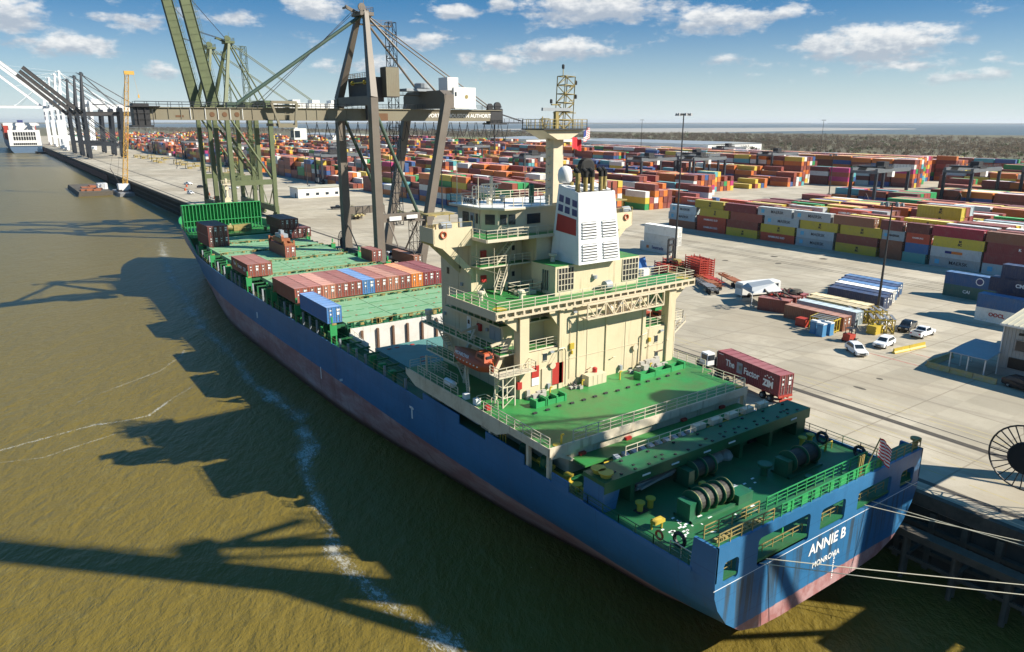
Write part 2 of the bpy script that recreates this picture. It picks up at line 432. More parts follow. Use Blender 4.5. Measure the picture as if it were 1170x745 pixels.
red = t.mix(t.math('MULTIPLY', t.ramp(t.noise(t.vscale(co, (1.4, 1.4, .1)), 0.8, 5, 0.65), 0.55, 0.7), 0.6), red, (0.16, 0.05, 0.05, 1))
red = t.mix(t.ramp(z, 1.6, 0.2), red, (0.10, 0.035, 0.03, 1))
def seam(v, per, wd):
    return t.math('LESS_THAN', t.math('ABSOLUTE', t.math('SUBTRACT', t.math('FRACT', t.math('DIVIDE', v, per)), 0.5)), wd/per)
sm = t.math('MAXIMUM', seam(sp.outputs[1], 9.5, 0.05), seam(z, 2.55, 0.035))
blue = t.mix(t.math('MULTIPLY', sm, 0.45), blue, (0.02, 0.07, 0.16, 1))
red = t.mix(t.math('MULTIPLY', sm, 0.35), red, (0.14, 0.05, 0.05, 1))
wob = t.math('MULTIPLY', t.math('SUBTRACT', t.noise(co, 1.5, 4), 0.5), 0.25)
stn = t.math('MULTIPLY', t.math('MULTIPLY', t.ramp(t.noise(t.vscale(co, (1.3, 0.01, 0.05)), 1.0, 5, 0.65), 0.50, 0.62), t.math('LESS_THAN', sp.outputs[1], 30.0)), t.math('MULTIPLY', t.ramp(z, 10.2, 9.6), t.ramp(z, 3.2, 8.5)))
blue = t.mix(t.math('MULTIPLY', stn, 0.75), blue, (0.045, 0.05, 0.045, 1))
line = t.ramp(t.math('ADD', z, wob), 5.35, 5.45)
t.link(t.mix(line, red, blue), b.inputs['Base Color']); b.inputs['Roughness'].default_value = 0.42
pl = t.math('ADD', t.math('SINE', t.math('MULTIPLY', sp.outputs[1], 0.9)), t.math('SINE', t.math('MULTIPLY', z, 2.6)))
t.link(t.bump(t.math('ADD', t.math('MULTIPLY', pl, 0.15), t.noise(co, 0.6, 3)), 0.22, 0.2), b.inputs['Normal'])
M['hull_paint'] = m
# water
m, t, b = newmat('water'); co = wpos(t)
n_lo = t.noise(t.vscale(co, (1, 0.6, 1)), 0.02, 4, 0.6)
wc = t.mix(n_lo, (0.122, 0.090, 0.018, 1), (0.150, 0.113, 0.024, 1))
wmid = t.noise(t.vscale(co, (1, .7, 1)), 0.5, 5, 0.7)
wc = t.mix(t.math('MULTIPLY', t.ramp(wmid, 0.5, 0.75), 0.35), wc, (0.19, 0.16, 0.055, 1))
spw = t.add('ShaderNodeSeparateXYZ'); t.link(co, spw.inputs[0])
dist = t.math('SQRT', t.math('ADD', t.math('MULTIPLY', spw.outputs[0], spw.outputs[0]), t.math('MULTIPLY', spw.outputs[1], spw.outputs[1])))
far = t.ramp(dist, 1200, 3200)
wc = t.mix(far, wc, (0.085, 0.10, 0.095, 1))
t.link(wc, b.inputs['Base Color']); b.inputs['Roughness'].default_value = 0.3; b.inputs['IOR'].default_value = 1.33; b.inputs['Specular IOR Level'].default_value = 0.28
rot = t.add('ShaderNodeVectorRotate'); rot.inputs['Angle'].default_value = rad(35); t.link(co, rot.inputs['Vector'])
w1 = t.noise(t.vscale(rot.outputs[0], (1, 0.45, 1)), 0.22, 3, 0.5, 0.4)
w2 = t.noise(t.vscale(rot.outputs[0], (1, 0.5, 1)), 0.9, 4, 0.6, 0.3)
w3 = t.noise(t.vscale(rot.outputs[0], (1, 0.7, 1)), 3.2, 3, 0.6)
fade = t.math('DIVIDE', 60.0, t.math('ADD', dist, 60.0))
h = t.math('ADD', t.math('MULTIPLY', w1, 1.6), t.math('ADD', t.math('MULTIPLY', w2, 1.0), t.math('MULTIPLY', w3, 0.25)))
bn = t.add('ShaderNodeBump'); bn.inputs['Distance'].default_value = 0.55
t.link(h, bn.inputs['Height']); t.link(t.math('ADD', t.math('MULTIPLY', fade, 1.0), 0.16), bn.inputs['Strength'])
t.link(bn.outputs[0], b.inputs['Normal']); M['water'] = m
# foam: thin broken froth
m, t, b = newmat('foam'); co = wpos(t)
uv = t.add('ShaderNodeUVMap').outputs[0]; su = t.add('ShaderNodeSeparateXYZ'); t.link(uv, su.inputs[0])
edge = t.math('SUBTRACT', 1.0, t.math('ABSOLUTE', t.math('SUBTRACT', t.math('MULTIPLY', su.outputs[0], 2), 1)))
nn = t.math('ADD', t.noise(t.vscale(co, (1.5, .8, 1)), 1.9, 7, 0.72, 1.2), t.math('MULTIPLY', t.noise(co, 0.16, 3, 0.6), 0.55))
a = t.math('MULTIPLY', t.ramp(t.math('ADD', nn, t.math('MULTIPLY', t.math('SUBTRACT', edge, 1.0), 0.28)), 0.64, 0.88), t.ramp(edge, 0.0, 0.5))
a = t.math('MULTIPLY', a, t.ramp(su.outputs[1], 0.0, 1.0))
b.inputs['Base Color'].default_value = (0.62, 0.61, 0.54, 1); b.inputs['Roughness'].default_value = 0.7
t.link(t.math('MULTIPLY', a, 0.66), b.inputs['Alpha']); M['foam'] = m
# quay / yard concrete: slabs, joints, stains, tyre marks
m, t, b = newmat('concrete'); co = wpos(t); sp = t.add('ShaderNodeSeparateXYZ'); t.link(co, sp.inputs[0])
base = t.mix(t.ramp(t.noise(co, 0.045, 6, 0.65), 0.3, 0.7), (0.33, 0.295, 0.225, 1), (0.48, 0.43, 0.34, 1))
base = t.mix(t.math('MULTIPLY', t.ramp(t.noise(co, 0.35, 6, 0.7), 0.45, 0.75), 0.45), base, (0.30, 0.26, 0.19, 1))
base = t.mix(t.math('MULTIPLY', t.ramp(t.noise(co, 3.0, 4, 0.7), 0.5, 0.8), 0.25), base, (0.25, 0.22, 0.17, 1))
vor = t.add('ShaderNodeTexVoronoi'); t.link(t.vscale(co, (1/7.6, 1/6.1, 0)), vor.inputs['Vector']); vor.inputs['Randomness'].default_value = 0.0; vor.inputs['Scale'].default_value = 1
bwv = t.add('ShaderNodeRGBToBW'); t.link(vor.outputs['Color'], bwv.inputs[0]); base = t.mix(0.14, base, bwv.outputs[0], 'OVERLAY')
def joint(ax, per, wd):
    f = t.math('ABSOLUTE', t.math('SUBTRACT', t.math('FRACT', t.math('DIVIDE', sp.outputs[ax], per)), 0.5))
    return t.math('LESS_THAN', f, wd/per)
jn = t.math('MAXIMUM', joint(0, 15.2, 0.10), joint(1, 12.2, 0.10))
base = t.mix(t.math('MULTIPLY', jn, 0.55), base, (0.16, 0.13, 0.09, 1))
base = t.mix(t.math('MULTIPLY', t.ramp(t.noise(co, 0.02, 6, 0.7), 0.42, 0.62), 0.45), base, (0.30, 0.245, 0.17, 1))
base = t.mix(t.math('MULTIPLY', t.ramp(t.noise(t.vscale(co, (1, .4, 1)), 0.16, 7, 0.75), 0.55, 0.7), 0.4), base, (0.22, 0.19, 0.145, 1))
tyre = t.ramp(t.noise(t.vscale(co, (1.0, 0.035, 1)), 0.35, 5, 0.6), 0.52, 0.75)
base = t.mix(t.math('MULTIPLY', tyre, 0.40), base, (0.22, 0.19, 0.15, 1))
wv = t.add('ShaderNodeTexWave', wave_type='RINGS', rings_direction='Z'); wv.inputs['Scale'].default_value = 0.05; wv.inputs['Distortion'].default_value = 9; wv.inputs['Detail'].default_value = 3; wv.inputs['Detail Scale'].default_value = 0.35; t.link(t.vscale(co, (1, .8, 0)), wv.inputs['Vector'])
base = t.mix(t.math('MULTIPLY', t.ramp(wv.outputs['Fac'], 0.93, 1.0), 0.30), base, (0.2, 0.17, 0.13, 1))
oil = t.ramp(t.noise(t.vscale(co, (1, .6, 1)), 0.11, 5, 0.75), 0.68, 0.76)
base = t.mix(t.math('MULTIPLY', oil, 0.5), base, (0.12, 0.10, 0.08, 1))
t.link(base, b.inputs['Base Color']); b.inputs['Roughness'].default_value = 0.85
t.link(t.bump(t.noise(co, 4, 4), 0.15, 0.03), b.inputs['Normal']); M['concrete'] = m
m, t, b = newmat('scrub'); co = wpos(t)
base = t.mix(t.ramp(t.noise(co, 0.006, 6, 0.6), 0.42, 0.55), (0.10, 0.09, 0.05, 1), (0.125, 0.12, 0.06, 1))
base = t.mix(t.ramp(t.noise(co, 0.02, 5, 0.6), 0.4, 0.7), base, (0.09, 0.075, 0.05, 1))
t.link(base, b.inputs['Base Color']); b.inputs['Roughness'].default_value = 0.95; M['scrub'] = m
# container paint: colour from the object, worn and rusty, plus bleached roof patches
def cont_mat(name, island):
    m, t, b = newmat(name); oi = t.add('ShaderNodeObjectInfo'); co = wpos(t)
    if island:
        g = t.add('ShaderNodeNewGeometry'); rp = t.add('ShaderNodeValToRGB'); rp.color_ramp.interpolation = 'CONSTANT'
        pal = [(0.22,0.05,0.03),(0.62,0.17,0.02),(0.17,0.035,0.03),(0.30,0.07,0.04),(0.60,0.16,0.03),(0.26,0.06,0.045),(0.62,0.47,0.06),(0.02,0.28,0.08),(0.68,0.68,0.64),(0.03,0.09,0.26),(0.28,0.06,0.05),(0.55,0.15,0.03),(0.45,0.03,0.16),(0.10,0.38,0.42),(0.15,0.04,0.035)]
        pos = [0,.10,.20,.30,.40,.47,.55,.64,.69,.78,.84,.89,.925,.94,.965]
        el_ = rp.color_ramp.elements; el_[0].color = c4(pal[0]); el_[0].position = 0; el_[1].position = pos[1]; el_[1].color = c4(pal[1])
        for p_, c_ in list(zip(pos, pal))[2:]:
            e = el_.new(p_); e.color = c4(c_)
        t.link(g.outputs['Random Per Island'], rp.inputs[0]); col = rp.outputs[0]
    else: col = oi.outputs['Color']
    tone = t.math('ADD', t.math('MULTIPLY', oi.outputs['Random'], 0.35), 0.82)
    hv = t.add('ShaderNodeHueSaturation'); t.link(col, hv.inputs['Color']); t.link(tone, hv.inputs['Value']); hv.inputs['Saturation'].default_value = 1.0
    f = t.ramp(t.noise(co, 0.7, 6, 0.7), 0.45, 0.75)
    base = t.mix(t.math('MULTIPLY', f, 0.3), hv.outputs[0], (0.22, 0.18, 0.14, 1))
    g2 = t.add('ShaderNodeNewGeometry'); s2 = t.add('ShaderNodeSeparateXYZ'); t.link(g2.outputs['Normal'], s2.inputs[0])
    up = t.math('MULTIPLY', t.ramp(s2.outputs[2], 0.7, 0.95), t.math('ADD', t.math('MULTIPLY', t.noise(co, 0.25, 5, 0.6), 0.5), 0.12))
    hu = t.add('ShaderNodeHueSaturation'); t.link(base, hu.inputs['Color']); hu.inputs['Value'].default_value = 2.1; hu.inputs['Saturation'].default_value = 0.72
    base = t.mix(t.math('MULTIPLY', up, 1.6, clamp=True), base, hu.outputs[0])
    r4 = t.ramp(t.noise(co, 1.6, 7, 0.75), 0.63, 0.70)
    base = t.mix(t.math('MULTIPLY', r4, 0.7), base, (0.15, 0.06, 0.03, 1))
    t.link(base, b.inputs['Base Color']); b.inputs['Roughness'].default_value = 0.5; M[name] = m
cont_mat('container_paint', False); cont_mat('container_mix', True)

# ---------------------------------------------------------------- water, land, quay
ground_z = 7.8
o = MB(); o.face([(-30000,-3000,0),(40000,-3000,0),(40000,45000,0),(-30000,45000,0)]); struct(o.build('water', 'water'))
LAND = [(84,-400),(1500,-400),(2600,300),(2550,900),(2300,1500),(1900,2300),(1500,3000),(1400,5200),(300,5600),(84,4600)]
o = MB(); o.prism(LAND, 'z', -3, 7.0); struct(o.build('ground', 'scrub'))
o = MB(); o.prism([(72,-150),(620,-150),(640,260),(760,700),(660,1500),(420,2300),(72,2300)], 'z', 6.5, ground_z)
struct(o.build('yard_pavement', 'concrete'))
# quay structure: cap beam, dark timber-faced wall, fender walkway with piles
qw = thing('quay_wall', 'long dark quay wall with timber fender piles below the concrete apron', 'wharf', (72, 20, 0))
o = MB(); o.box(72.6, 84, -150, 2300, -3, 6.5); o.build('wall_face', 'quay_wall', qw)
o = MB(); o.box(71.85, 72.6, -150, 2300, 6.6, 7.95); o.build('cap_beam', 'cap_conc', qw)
o = MB()
for i in range(340):
    y = -60+i*3.05
    if y < 60 or y > 255: o.box(71.9, 72.6, y, y+0.55, -1, 6.3)
for zz in (1.7, 4.2): o.box(71.98, 72.6, -60, 1000, zz, zz+0.4)
o.build('fender_pile_row', 'timber', qw)
o = MB(); o.box(71.2, 71.9, 620, 1300, 1.2, 6.0); o.build('rusty_fender_panel', 'quay_rust', qw)
# low fender walkway aft of the ship
fw = thing('fender_walkway', 'timber walkway on piles standing off the quay wall behind the ship', 'jetty', (68, 10, 0))
o = MB(); o.box(68.3, 69.6, -60, 32, 5.0, 5.35)
for k in range(70): o.box(68.25, 69.65, -59.9+k*1.31, -59.75+k*1.31, 5.352, 5.37)
o.box(68.4, 68.7, -60, 32, 4.55, 4.998); o.build('walkway_deck', 'timber', fw)
for k in range(15):
    y = 29.5-k*4.6
    o = MB(); o.tube((68.7, y, -3), (68.7, y, 5.0), 0.27, 8); o.tube((69.5, y, -3), (69.5, y, 4.6), 0.2, 8)
    o.beam((68.6, y, 2.4), (72.6, y, 2.4), 0.3); o.build('pile', 'timber', fw)
o = MB(); o.box(68.85, 69.1, -60, 31, 2.2, 2.55); o.build('waler', 'timber', fw)
# rails, lines on the apron
def strip(name, mat, rects, z=ground_z+0.004):
    o = MB()
    for x0, x1, y0, y1 in rects: o.face([(x0,y0,z),(x1,y0,z),(x1,y1,z),(x0,y1,z)])
    return struct(o.build(name, mat))
strip('crane_rail', 'dark_metal', [(74.9,75.1,-150,1300),(90.2,90.35,-150,1300),(87.8,87.95,-150,1300),(88.3,88.4,-150,1300)], ground_z+0.012)
strip('rail_groove', 'timber', [(74.6,75.4,-150,1300),(87.55,88.65,-150,1300),(169.4,169.8,-100,205),(171.0,171.4,-100,205),(176.6,177.0,-100,205),(178.1,178.5,-100,205)], ground_z+0.006)
yl = []
for x in (78.0, 81.5, 84.6, 92.0, 93.6):
    y = -60
    while y < 150:
        L = random.uniform(6, 18); yl.append((x, x+0.13, y, y+L)); y += L+random.uniform(0.3, 5)
paint('worn_yellow', (0.45, 0.36, 0.14), 0.8, dirt=0.9, dcol=(0.4, 0.36, 0.28), dscale=1.5)
paint('worn_red', (0.36, 0.13, 0.10), 0.8, dirt=0.8, dcol=(0.4, 0.35, 0.28), dscale=1.5)
strip('yellow_line', 'worn_yellow', yl, ground_z+0.005)
strip('red_line', 'worn_red', [(112.5,112.9,50,62),(118.2,118.5,47.5,55)], ground_z+0.005)
o = MB()
for (x, y, rx, ry) in [(96.0,50.6,.35,.5),(102,51,.4,.25),(176,122,1.1,.5),(168,115,1.0,.4),(160,126,.9,.4),(184,112,1.3,.5)]:
    o.face([(x+rx*math.cos(a)*random.uniform(.8,1.1), y+ry*2*math.sin(a), ground_z+0.007) for a in [k*math.pi/6 for k in range(12)]])
paint('oil_stain', (0.10, 0.085, 0.06), 0.7, dirt=0.5); struct(o.build('oil_stain', 'oil_stain'))
# foam streaks on the water
def foam(name, pts, widths, dens):
    me = bpy.data.meshes.new(name); vs = []; fs = []; uvs = []
    P = [Vector((x, y, 0.015)) for x, y in pts]
    for i, p in enumerate(P):
        d = (P[min(i+1, len(P)-1)]-P[max(i-1, 0)]).normalized(); n = Vector((-d.y, d.x, 0)); ww = widths[i]
        vs += [p-n*ww, p+n*ww]
    for i in range(len(P)-1): fs.append((2*i, 2*i+1, 2*i+3, 2*i+2))
    me.from_pydata(vs, [], fs); uvl = me.uv_layers.new(name='UVMap')
    for f in me.polygons:
        for li in f.loop_indices:
            vi = me.loops[li].vertex_index; uvl.data[li].uv = (vi % 2, dens[vi//2])
    me.materials.append(M['foam']); o = bpy.data.objects.new(name, me); C.objects.link(o); o['kind'] = 'stuff'
    return o
foam('foam', [(49,300),(46.4,282),(41.1,246),(37.7,211),(34.5,179),(33.5,160),(33.5,143),(31.9,123),(32.9,112),(33.3,103),(30.8,93),(27.8,86),(26.2,78),(25.5,72),(23.7,66.5),(23.6,62),(24.3,57),(25.5,52),(26.4,48),(27,42),(28,30)],
     [3,3.5,4,3.5,3.5,3,2.6,2.4,2.8,3.4,3,2.2,1.7,1.6,1.6,1.8,2.1,2.4,2.7,3,3.4],
     [.5,.6,.8,.8,.85,.8,.75,.75,1,1,1,.9,.8,.75,.75,.75,.78,.8,.85,.9,.9])
foam('foam', [(-4.7,116.5),(2,118),(7,119),(11,118.2),(14.5,118.3),(19,124),(23,128)], [.6,.6,.7,.6,.6,.5,.4], [.6,.7,.7,.75,.75,.6,.4])
foam('foam', [(6,131),(12,135),(20,140),(25,147),(26.5,151)], [.5,.5,.5,.8,.6], [.4,.45,.5,.85,.6])
foam('foam', [(-8,113),(0,110.5),(9,113.5),(13,116)], [.4,.5,.5,.4], [.45,.5,.5,.4])
foam('foam', [(71,520),(70.5,400),(70,330),(69,300),(66,270)], [2.5,3,4,3,2], [.7,.9,1,.8,.5])
foam('foam', [(69,1200),(70,900),(70.5,620)], [2,2,2], [.6,.7,.7])
# ================================================================ THE SHIP
XC = 54.8
ship = thing('container_ship', 'large blue hulled container ship with cream deckhouse and green decks moored at the quay', 'ship', (XC, 29.8, 0))
def lerp(a, b, t): return a+(b-a)*t
ST = [
 (29.8,[(0,3.9),(6,3.9),(9,4.1),(11.5,4.9),(13.3,6.3),(14.5,8.0),(15.0,9.3),(15.1,10.7)]),
 (32,[(0,2.6),(5.2,2.7),(8.6,3.4),(11.5,4.6),(13.5,6.1),(14.7,7.9),(15.15,9.3),(15.25,10.7)]),
 (36,[(0,.5),(5.5,.8),(8.3,2.0),(11.4,3.8),(13.6,5.7),(14.9,7.7),(15.3,9.2),(15.4,10.7)]),
 (41,[(0,-2),(7.4,-.6),(9.4,1.3),(11.9,3.5),(13.9,5.6),(15.0,7.6),(15.35,9.2),(15.5,10.7)]),
 (48,[(0,-3),(8.0,-1),(10.2,1.4),(12.6,3.7),(14.3,5.7),(15.2,7.6),(15.45,9.2),(15.5,10.7)]),
 (57,[(0,-3),(9.8,-1),(11.6,1.4),(13.6,3.7),(14.8,5.7),(15.4,7.6),(15.5,9.2),(15.5,10.7)]),
 (66,[(0,-3),(11.0,-1),(12.7,1.4),(14.3,3.7),(15.1,5.7),(15.5,7.6),(15.5,9.2),(15.5,10.7)]),
 (77,[(0,-3),(12.2,-1),(13.6,1.4),(14.8,3.7),(15.4,5.7),(15.5,7.6),(15.5,9.2),(15.5,10.7)]),
 (90,[(0,-3),(13.7,-1),(14.6,1.4),(15.2,3.7),(15.5,5.7),(15.5,7.6),(15.5,9.2),(15.5,10.7)]),
 (104,[(0,-3),(15.0,-1),(15.3,1.4),(15.5,3.7),(15.5,5.7),(15.5,7.6),(15.5,9.2),(15.5,10.7)]),
 (140,[(0,-3),(15.5,-1),(15.6,1.4),(15.7,3.7),(15.8,5.7),(15.8,7.6),(15.8,9.2),(15.8,10.7)]),
 (165,[(0,-3),(15.2,-1),(15.4,1.4),(15.6,3.7),(15.7,5.7),(15.8,7.6),(15.8,9.2),(15.8,10.7)]),
 (186,[(0,-3),(12.6,-1),(13.2,1.4),(13.9,3.7),(14.4,5.7),(14.7,7.6),(14.9,9.2),(15.0,10.7)]),
 (200,[(0,-3),(10.4,-1),(11.2,1.4),(12.1,3.7),(12.8,5.7),(13.3,7.6),(13.7,9.2),(14.0,10.7)]),
 (212,[(0,-3),(8.2,-1),(9.0,1.4),(9.9,3.7),(10.9,5.7),(11.7,7.6),(12.4,9.2),(13.0,10.7)]),
 (225,[(0,-3),(6.2,-1),(6.8,1.4),(7.6,3.7),(8.6,5.7),(9.7,7.6),(10.6,9.2),(11.4,10.7)]),
 (237,[(0,-3),(4.2,-1),(4.6,1.4),(5.2,3.7),(6.1,5.7),(7.2,7.6),(8.2,9.2),(9.2,10.7)]),
 (246,[(0,-3),(1.6,-1),(1.8,1.4),(2.2,3.7),(2.9,5.7),(3.8,7.6),(4.9,9.2),(6.0,10.7)]),
 (251,[(0,-3),(.1,-1),(.15,1.4),(.2,3.7),(.5,5.7),(1.3,7.6),(2.3,9.2),(3.3,10.7)]),
 (254,[(0,-3),(.05,-1),(.05,1.4),(.05,3.7),(.05,5.7),(.1,7.6),(.5,9.2),(1.0,10.7)])]
def section(y):
    for i in range(len(ST)-1):
        if ST[i][0] <= y <= ST[i+1][0]: break
    p0 = ST[max(i-1,0)]; p1 = ST[i]; p2 = ST[i+1]; p3 = ST[min(i+2,len(ST)-1)]
    u = (y-p1[0])/(p2[0]-p1[0]); out = []
    for k in range(8):
        r = []
        for c in (0, 1):
            m1 = (p2[1][k][c]-p0[1][k][c])/max(p2[0]-p0[0], 1e-6)*(p2[0]-p1[0]); m2 = (p3[1][k][c]-p1[1][k][c])/max(p3[0]-p1[0], 1e-6)*(p2[0]-p1[0])
            h = (2*u**3-3*u*u+1)*p1[1][k][c]+(u**3-2*u*u+u)*m1+(-2*u**3+3*u*u)*p2[1][k][c]+(u**3-u*u)*m2
            r.append(h)
        out.append((max(r[0], 0), r[1]))
    return out
def hb(y): return section(min(max(y, 29.8), 254))[7][0]
ys = []
for i in range(len(ST)-1):
    n = max(1, int((ST[i+1][0]-ST[i][0])/4)); ys += [lerp(ST[i][0], ST[i+1][0], k/n) for k in range(n)]
ys.append(254)
me_v = []; me_f = []
for y in ys:
    s_ = section(y)
    ring = [(XC-b_, y, z_) for b_, z_ in reversed(s_)]+[(XC+b_, y, z_) for b_, z_ in s_[1:]]
    me_v += ring
NR = 15
for i in range(len(ys)-1):
    for k in range(NR-1):
        a = i*NR+k; me_f.append((a, a+1, a+NR+1, a+NR))
o = MB(); o.v = me_v; o.f = me_f; o.mi = [0]*len(me_f); hull = o.build('hull', 'hull_paint', ship, smooth=True)
# transom: outline minus openings; built as strips with a recessed dark interior behind the openings
X = lambda x: x
tr = MB()
bot = [(XC-b_, z_) for b_, z_ in reversed(ST[0][1])]+[(XC+b_, z_) for b_, z_ in ST[0][1][1:]]
def botz(x):
    for (xa, za), (xb, zb) in zip(bot, bot[1:]):
        if xa <= x <= xb and xb > xa: return za+(zb-za)*(x-xa)/(xb-xa)
    return 10.7
TO = [(40.6,42.4,10.25,12.1),(44.7,51.6,10.1,12.7),(53.2,56.9,10.25,12.4),(58.9,64.5,10.25,12.3),(66.3,68.7,10.3,12.1)]
TX0, TX1, TT = 39.7, 69.9, 0.25
xs = sorted(set([TX0, TX1]+[q_[0] for q_ in bot]+[TX0+(TX1-TX0)*i/40 for i in range(41)]))
for xa, xb in zip(xs, xs[1:]):
    za, zb = botz(xa), botz(xb)
    tr.face([(xa,29.8,za),(xb,29.8,zb),(xb,29.8,10.0),(xa,29.8,10.0)])
cur = TX0
def panel(x0, x1, z0, z1): tr.box(x0, x1, 29.8, 29.8+TT, z0, z1)
for (a, b_, z0, z1) in TO:
    panel(cur, a, 10.0, 13.6); panel(a, b_, 10.0, z0); panel(a, b_, z1, 13.6); cur = b_
    ch = 0.42  # rounded corners
    for (cx, cz, sx, sz) in ((a,z0,1,1),(b_,z0,-1,1),(a,z1,1,-1),(b_,z1,-1,-1)):
        pts = [(cx, cz)]+[(cx+sx*ch*(1-math.sin(q)), cz+sz*ch*(1-math.cos(q))) for q in [k*math.pi/8 for k in range(5)]]
        tr.prism(pts, 'y', 29.8+0.002, 29.8+TT-0.002)
panel(cur, TX1, 10.0, 13.6)
tr.build('transom', 'hull_paint', hull)
o = MB(); o.box(39.6, 70.0, 29.78, 29.8, 9.96, 10.0); o.build('knuckle_line', 'letter_white', hull)
text('ANNIE B', (54.75, 29.78, 8.85), RY, 1.45, 'letter_white', hull, 'ship_name', bold=0.03)
text('MONROVIA', (54.8, 29.78, 7.15), RY, 0.78, 'letter_white', hull, 'home_port', bold=0.012)
o = MB()
for k in range(12): o.box(56.05, 56.05+(0.22 if k % 2 else 0.14), 29.775, 29.79, 4.6+k*0.22, 4.72+k*0.22)
for k in range(9): o.box(39.18, 39.26, 52+k*0.0, 52.06, 0, 0.01)
for (yy, zz, L) in ((142,7.3,1.1),(100.5,6.0,0.3)): o.box(38.9, XC-hb(yy)-0.01, yy, yy+.16, zz-L/2, zz+L/2)
o.build('draught_mark', 'letter_white', hull)
o = MB()
for (yy, z0, z1) in ((109.5,3.6,5.6),(142.5,6.6,7.8),(77.6,7.6,9.2)):
    o.box(XC-hb(yy)-0.06, XC-hb(yy)-0.02, yy-.12, yy+.12, z0, z1)
o.box(XC-15.56, XC-15.51, 77.2, 78.2, 8.9, 9.15)
o.build('load_mark', 'letter_white', hull)
# stern corner bulwarks (port and starboard): tall plate near the transom
o = MB()
for sgn in (-1, 1):
    x0 = XC+sgn*15.12
    o.hexa([(x0,29.8,10.6),(x0-sgn*.2,29.8,10.6),(x0-sgn*.2,32.2,10.6),(x0+sgn*.1,32.2,10.6),(x0,29.8,13.6),(x0-sgn*.2,29.8,13.6),(x0-sgn*.2,32.0,13.6),(x0+sgn*.1,32.0,13.6)])
o.build('corner_bulwark', 'hull_paint', hull)
# side bulwark low plates and sheer strake
o = MB()
for sgn in (-1, 1):
    yy = 32.0
    while yy < 205:
        y2 = yy+3; a_ = XC+sgn*hb(yy); b_ = XC+sgn*hb(y2)
        o.hexa([(a_-sgn*.12,yy,10.5),(a_+sgn*.02,yy,10.5),(b_+sgn*.02,y2,10.5),(b_-sgn*.12,y2,10.5),(a_-sgn*.12,yy,10.95),(a_+sgn*.02,yy,10.95),(b_+sgn*.02,y2,10.95),(b_-sgn*.12,y2,10.95)])
        yy = y2
    for (ya, yb) in ((53.5,60.5),(46.5,49),(66,74.5)):
        x0 = XC+sgn*15.5; o.box(x0-.07, x0+.07, ya, yb, 10.9, 12.0)
    
o.build('bulwark', 'hull_paint', hull)
# forecastle shell
o = MB(); prev = None; ysf = [197+i*2.5 for i in range(22)]+[252.5, 254]
for sgn in (-1, 1):
    prev = None
    for y in ysf:
        h0 = hb(y); top = 10.7+min(1, max(0, (y-197)/13))*4.8+max(0, (y-230))*0.04; b2 = h0+(top-10.7)*0.20
        cur_ = [(XC+sgn*h0, y, 10.7), (XC+sgn*b2, y, top), (XC+sgn*max(b2-.3, 0), y, top), (XC+sgn*max(h0-.3, 0), y, 10.7)]
        if prev:
            for k in range(4):
                j = (k+1) % 4; o.face([prev[k], prev[j], cur_[j], cur_[k]], 0 if k == 0 else 1)
        prev = cur_
o.build('forecastle_bulwark', ['hull_paint', 'bright_green'], hull)
# decks
def deck_poly(y0, y1, z, inset=0.12, extra=0.0):
    n = max(2, int((y1-y0)/3)); L = [(XC-hb(lerp(y0,y1,i/n))+inset-extra, lerp(y0,y1,i/n)) for i in range(n+1)]
    return L+[(2*XC-x, y) for x, y in reversed(L)]
o = MB(); o.prism(deck_poly(29.9, 96.8, 0), 'z', 10.45, 10.7)
o.box(XC-15.4, 42.3, 96.8, 104.2, 10.45, 10.7); o.box(67.3, XC+15.4, 96.8, 104.2, 10.45, 10.7)
o.prism(deck_poly(104.2, 200, 0), 'z', 10.45, 10.7)
o.build('main_deck', 'dark_green', ship)
o = MB(); o.prism(deck_poly(209, 253, 0, 0.25), 'z', 13.4, 13.7); o.box(41.9, 67.7, 208.9, 209.2, 10.7, 13.7)
fd = o.build('forecastle_deck', 'deck_green', ship)
# breakwater
o = MB()
o.box(42.6, 64.5, 221.9, 222.05, 15.2, 21.2)
for i in range(24):
    x = 42.7+i*0.945; o.box(x-.09, x+.09, 221.1, 221.9, 13.7, 21.25)
    o.beam((x, 221.2, 13.8), (x, 219.6, 13.75), 0.12)
for zz in (16.6, 21.2): o.box(42.6, 64.5, 221.05, 221.9, zz, zz+.18)
o.box(42.5, 42.8, 219.8, 221.9, 13.7, 21.3)
o.build('breakwater', 'bright_green', ship)
o = MB()
for (x, y) in ((47,213),(52,215),(58,214),(63,213),(44.5,211)):
    o.lathe((x,y,13.7), [(.5,0),(.45,.9),(.7,.95),(.7,1.1)], 10)
o.box(46, 51, 216, 217.5, 13.7, 15.2); o.box(55, 60, 216, 217.8, 13.7, 15.4); o.lathe((53,216,14.8), [(.8,-1.5),(.8,1.5)], 12, 'x')
o.build('windlass', 'ochre', ship)
o = MB(); o.rail([(42.5,210,13.7),(42,218,13.7)], r=.05); o.rail([(43,209.5,13.7),(66.5,209.5,13.7)], r=.05)
o.rail([(XC-hb(y)-.85+0.1, y, 15.5) for y in (205,212,220)], h=.9, r=.045)
o.build('forecastle_rail', 'ochre', ship)

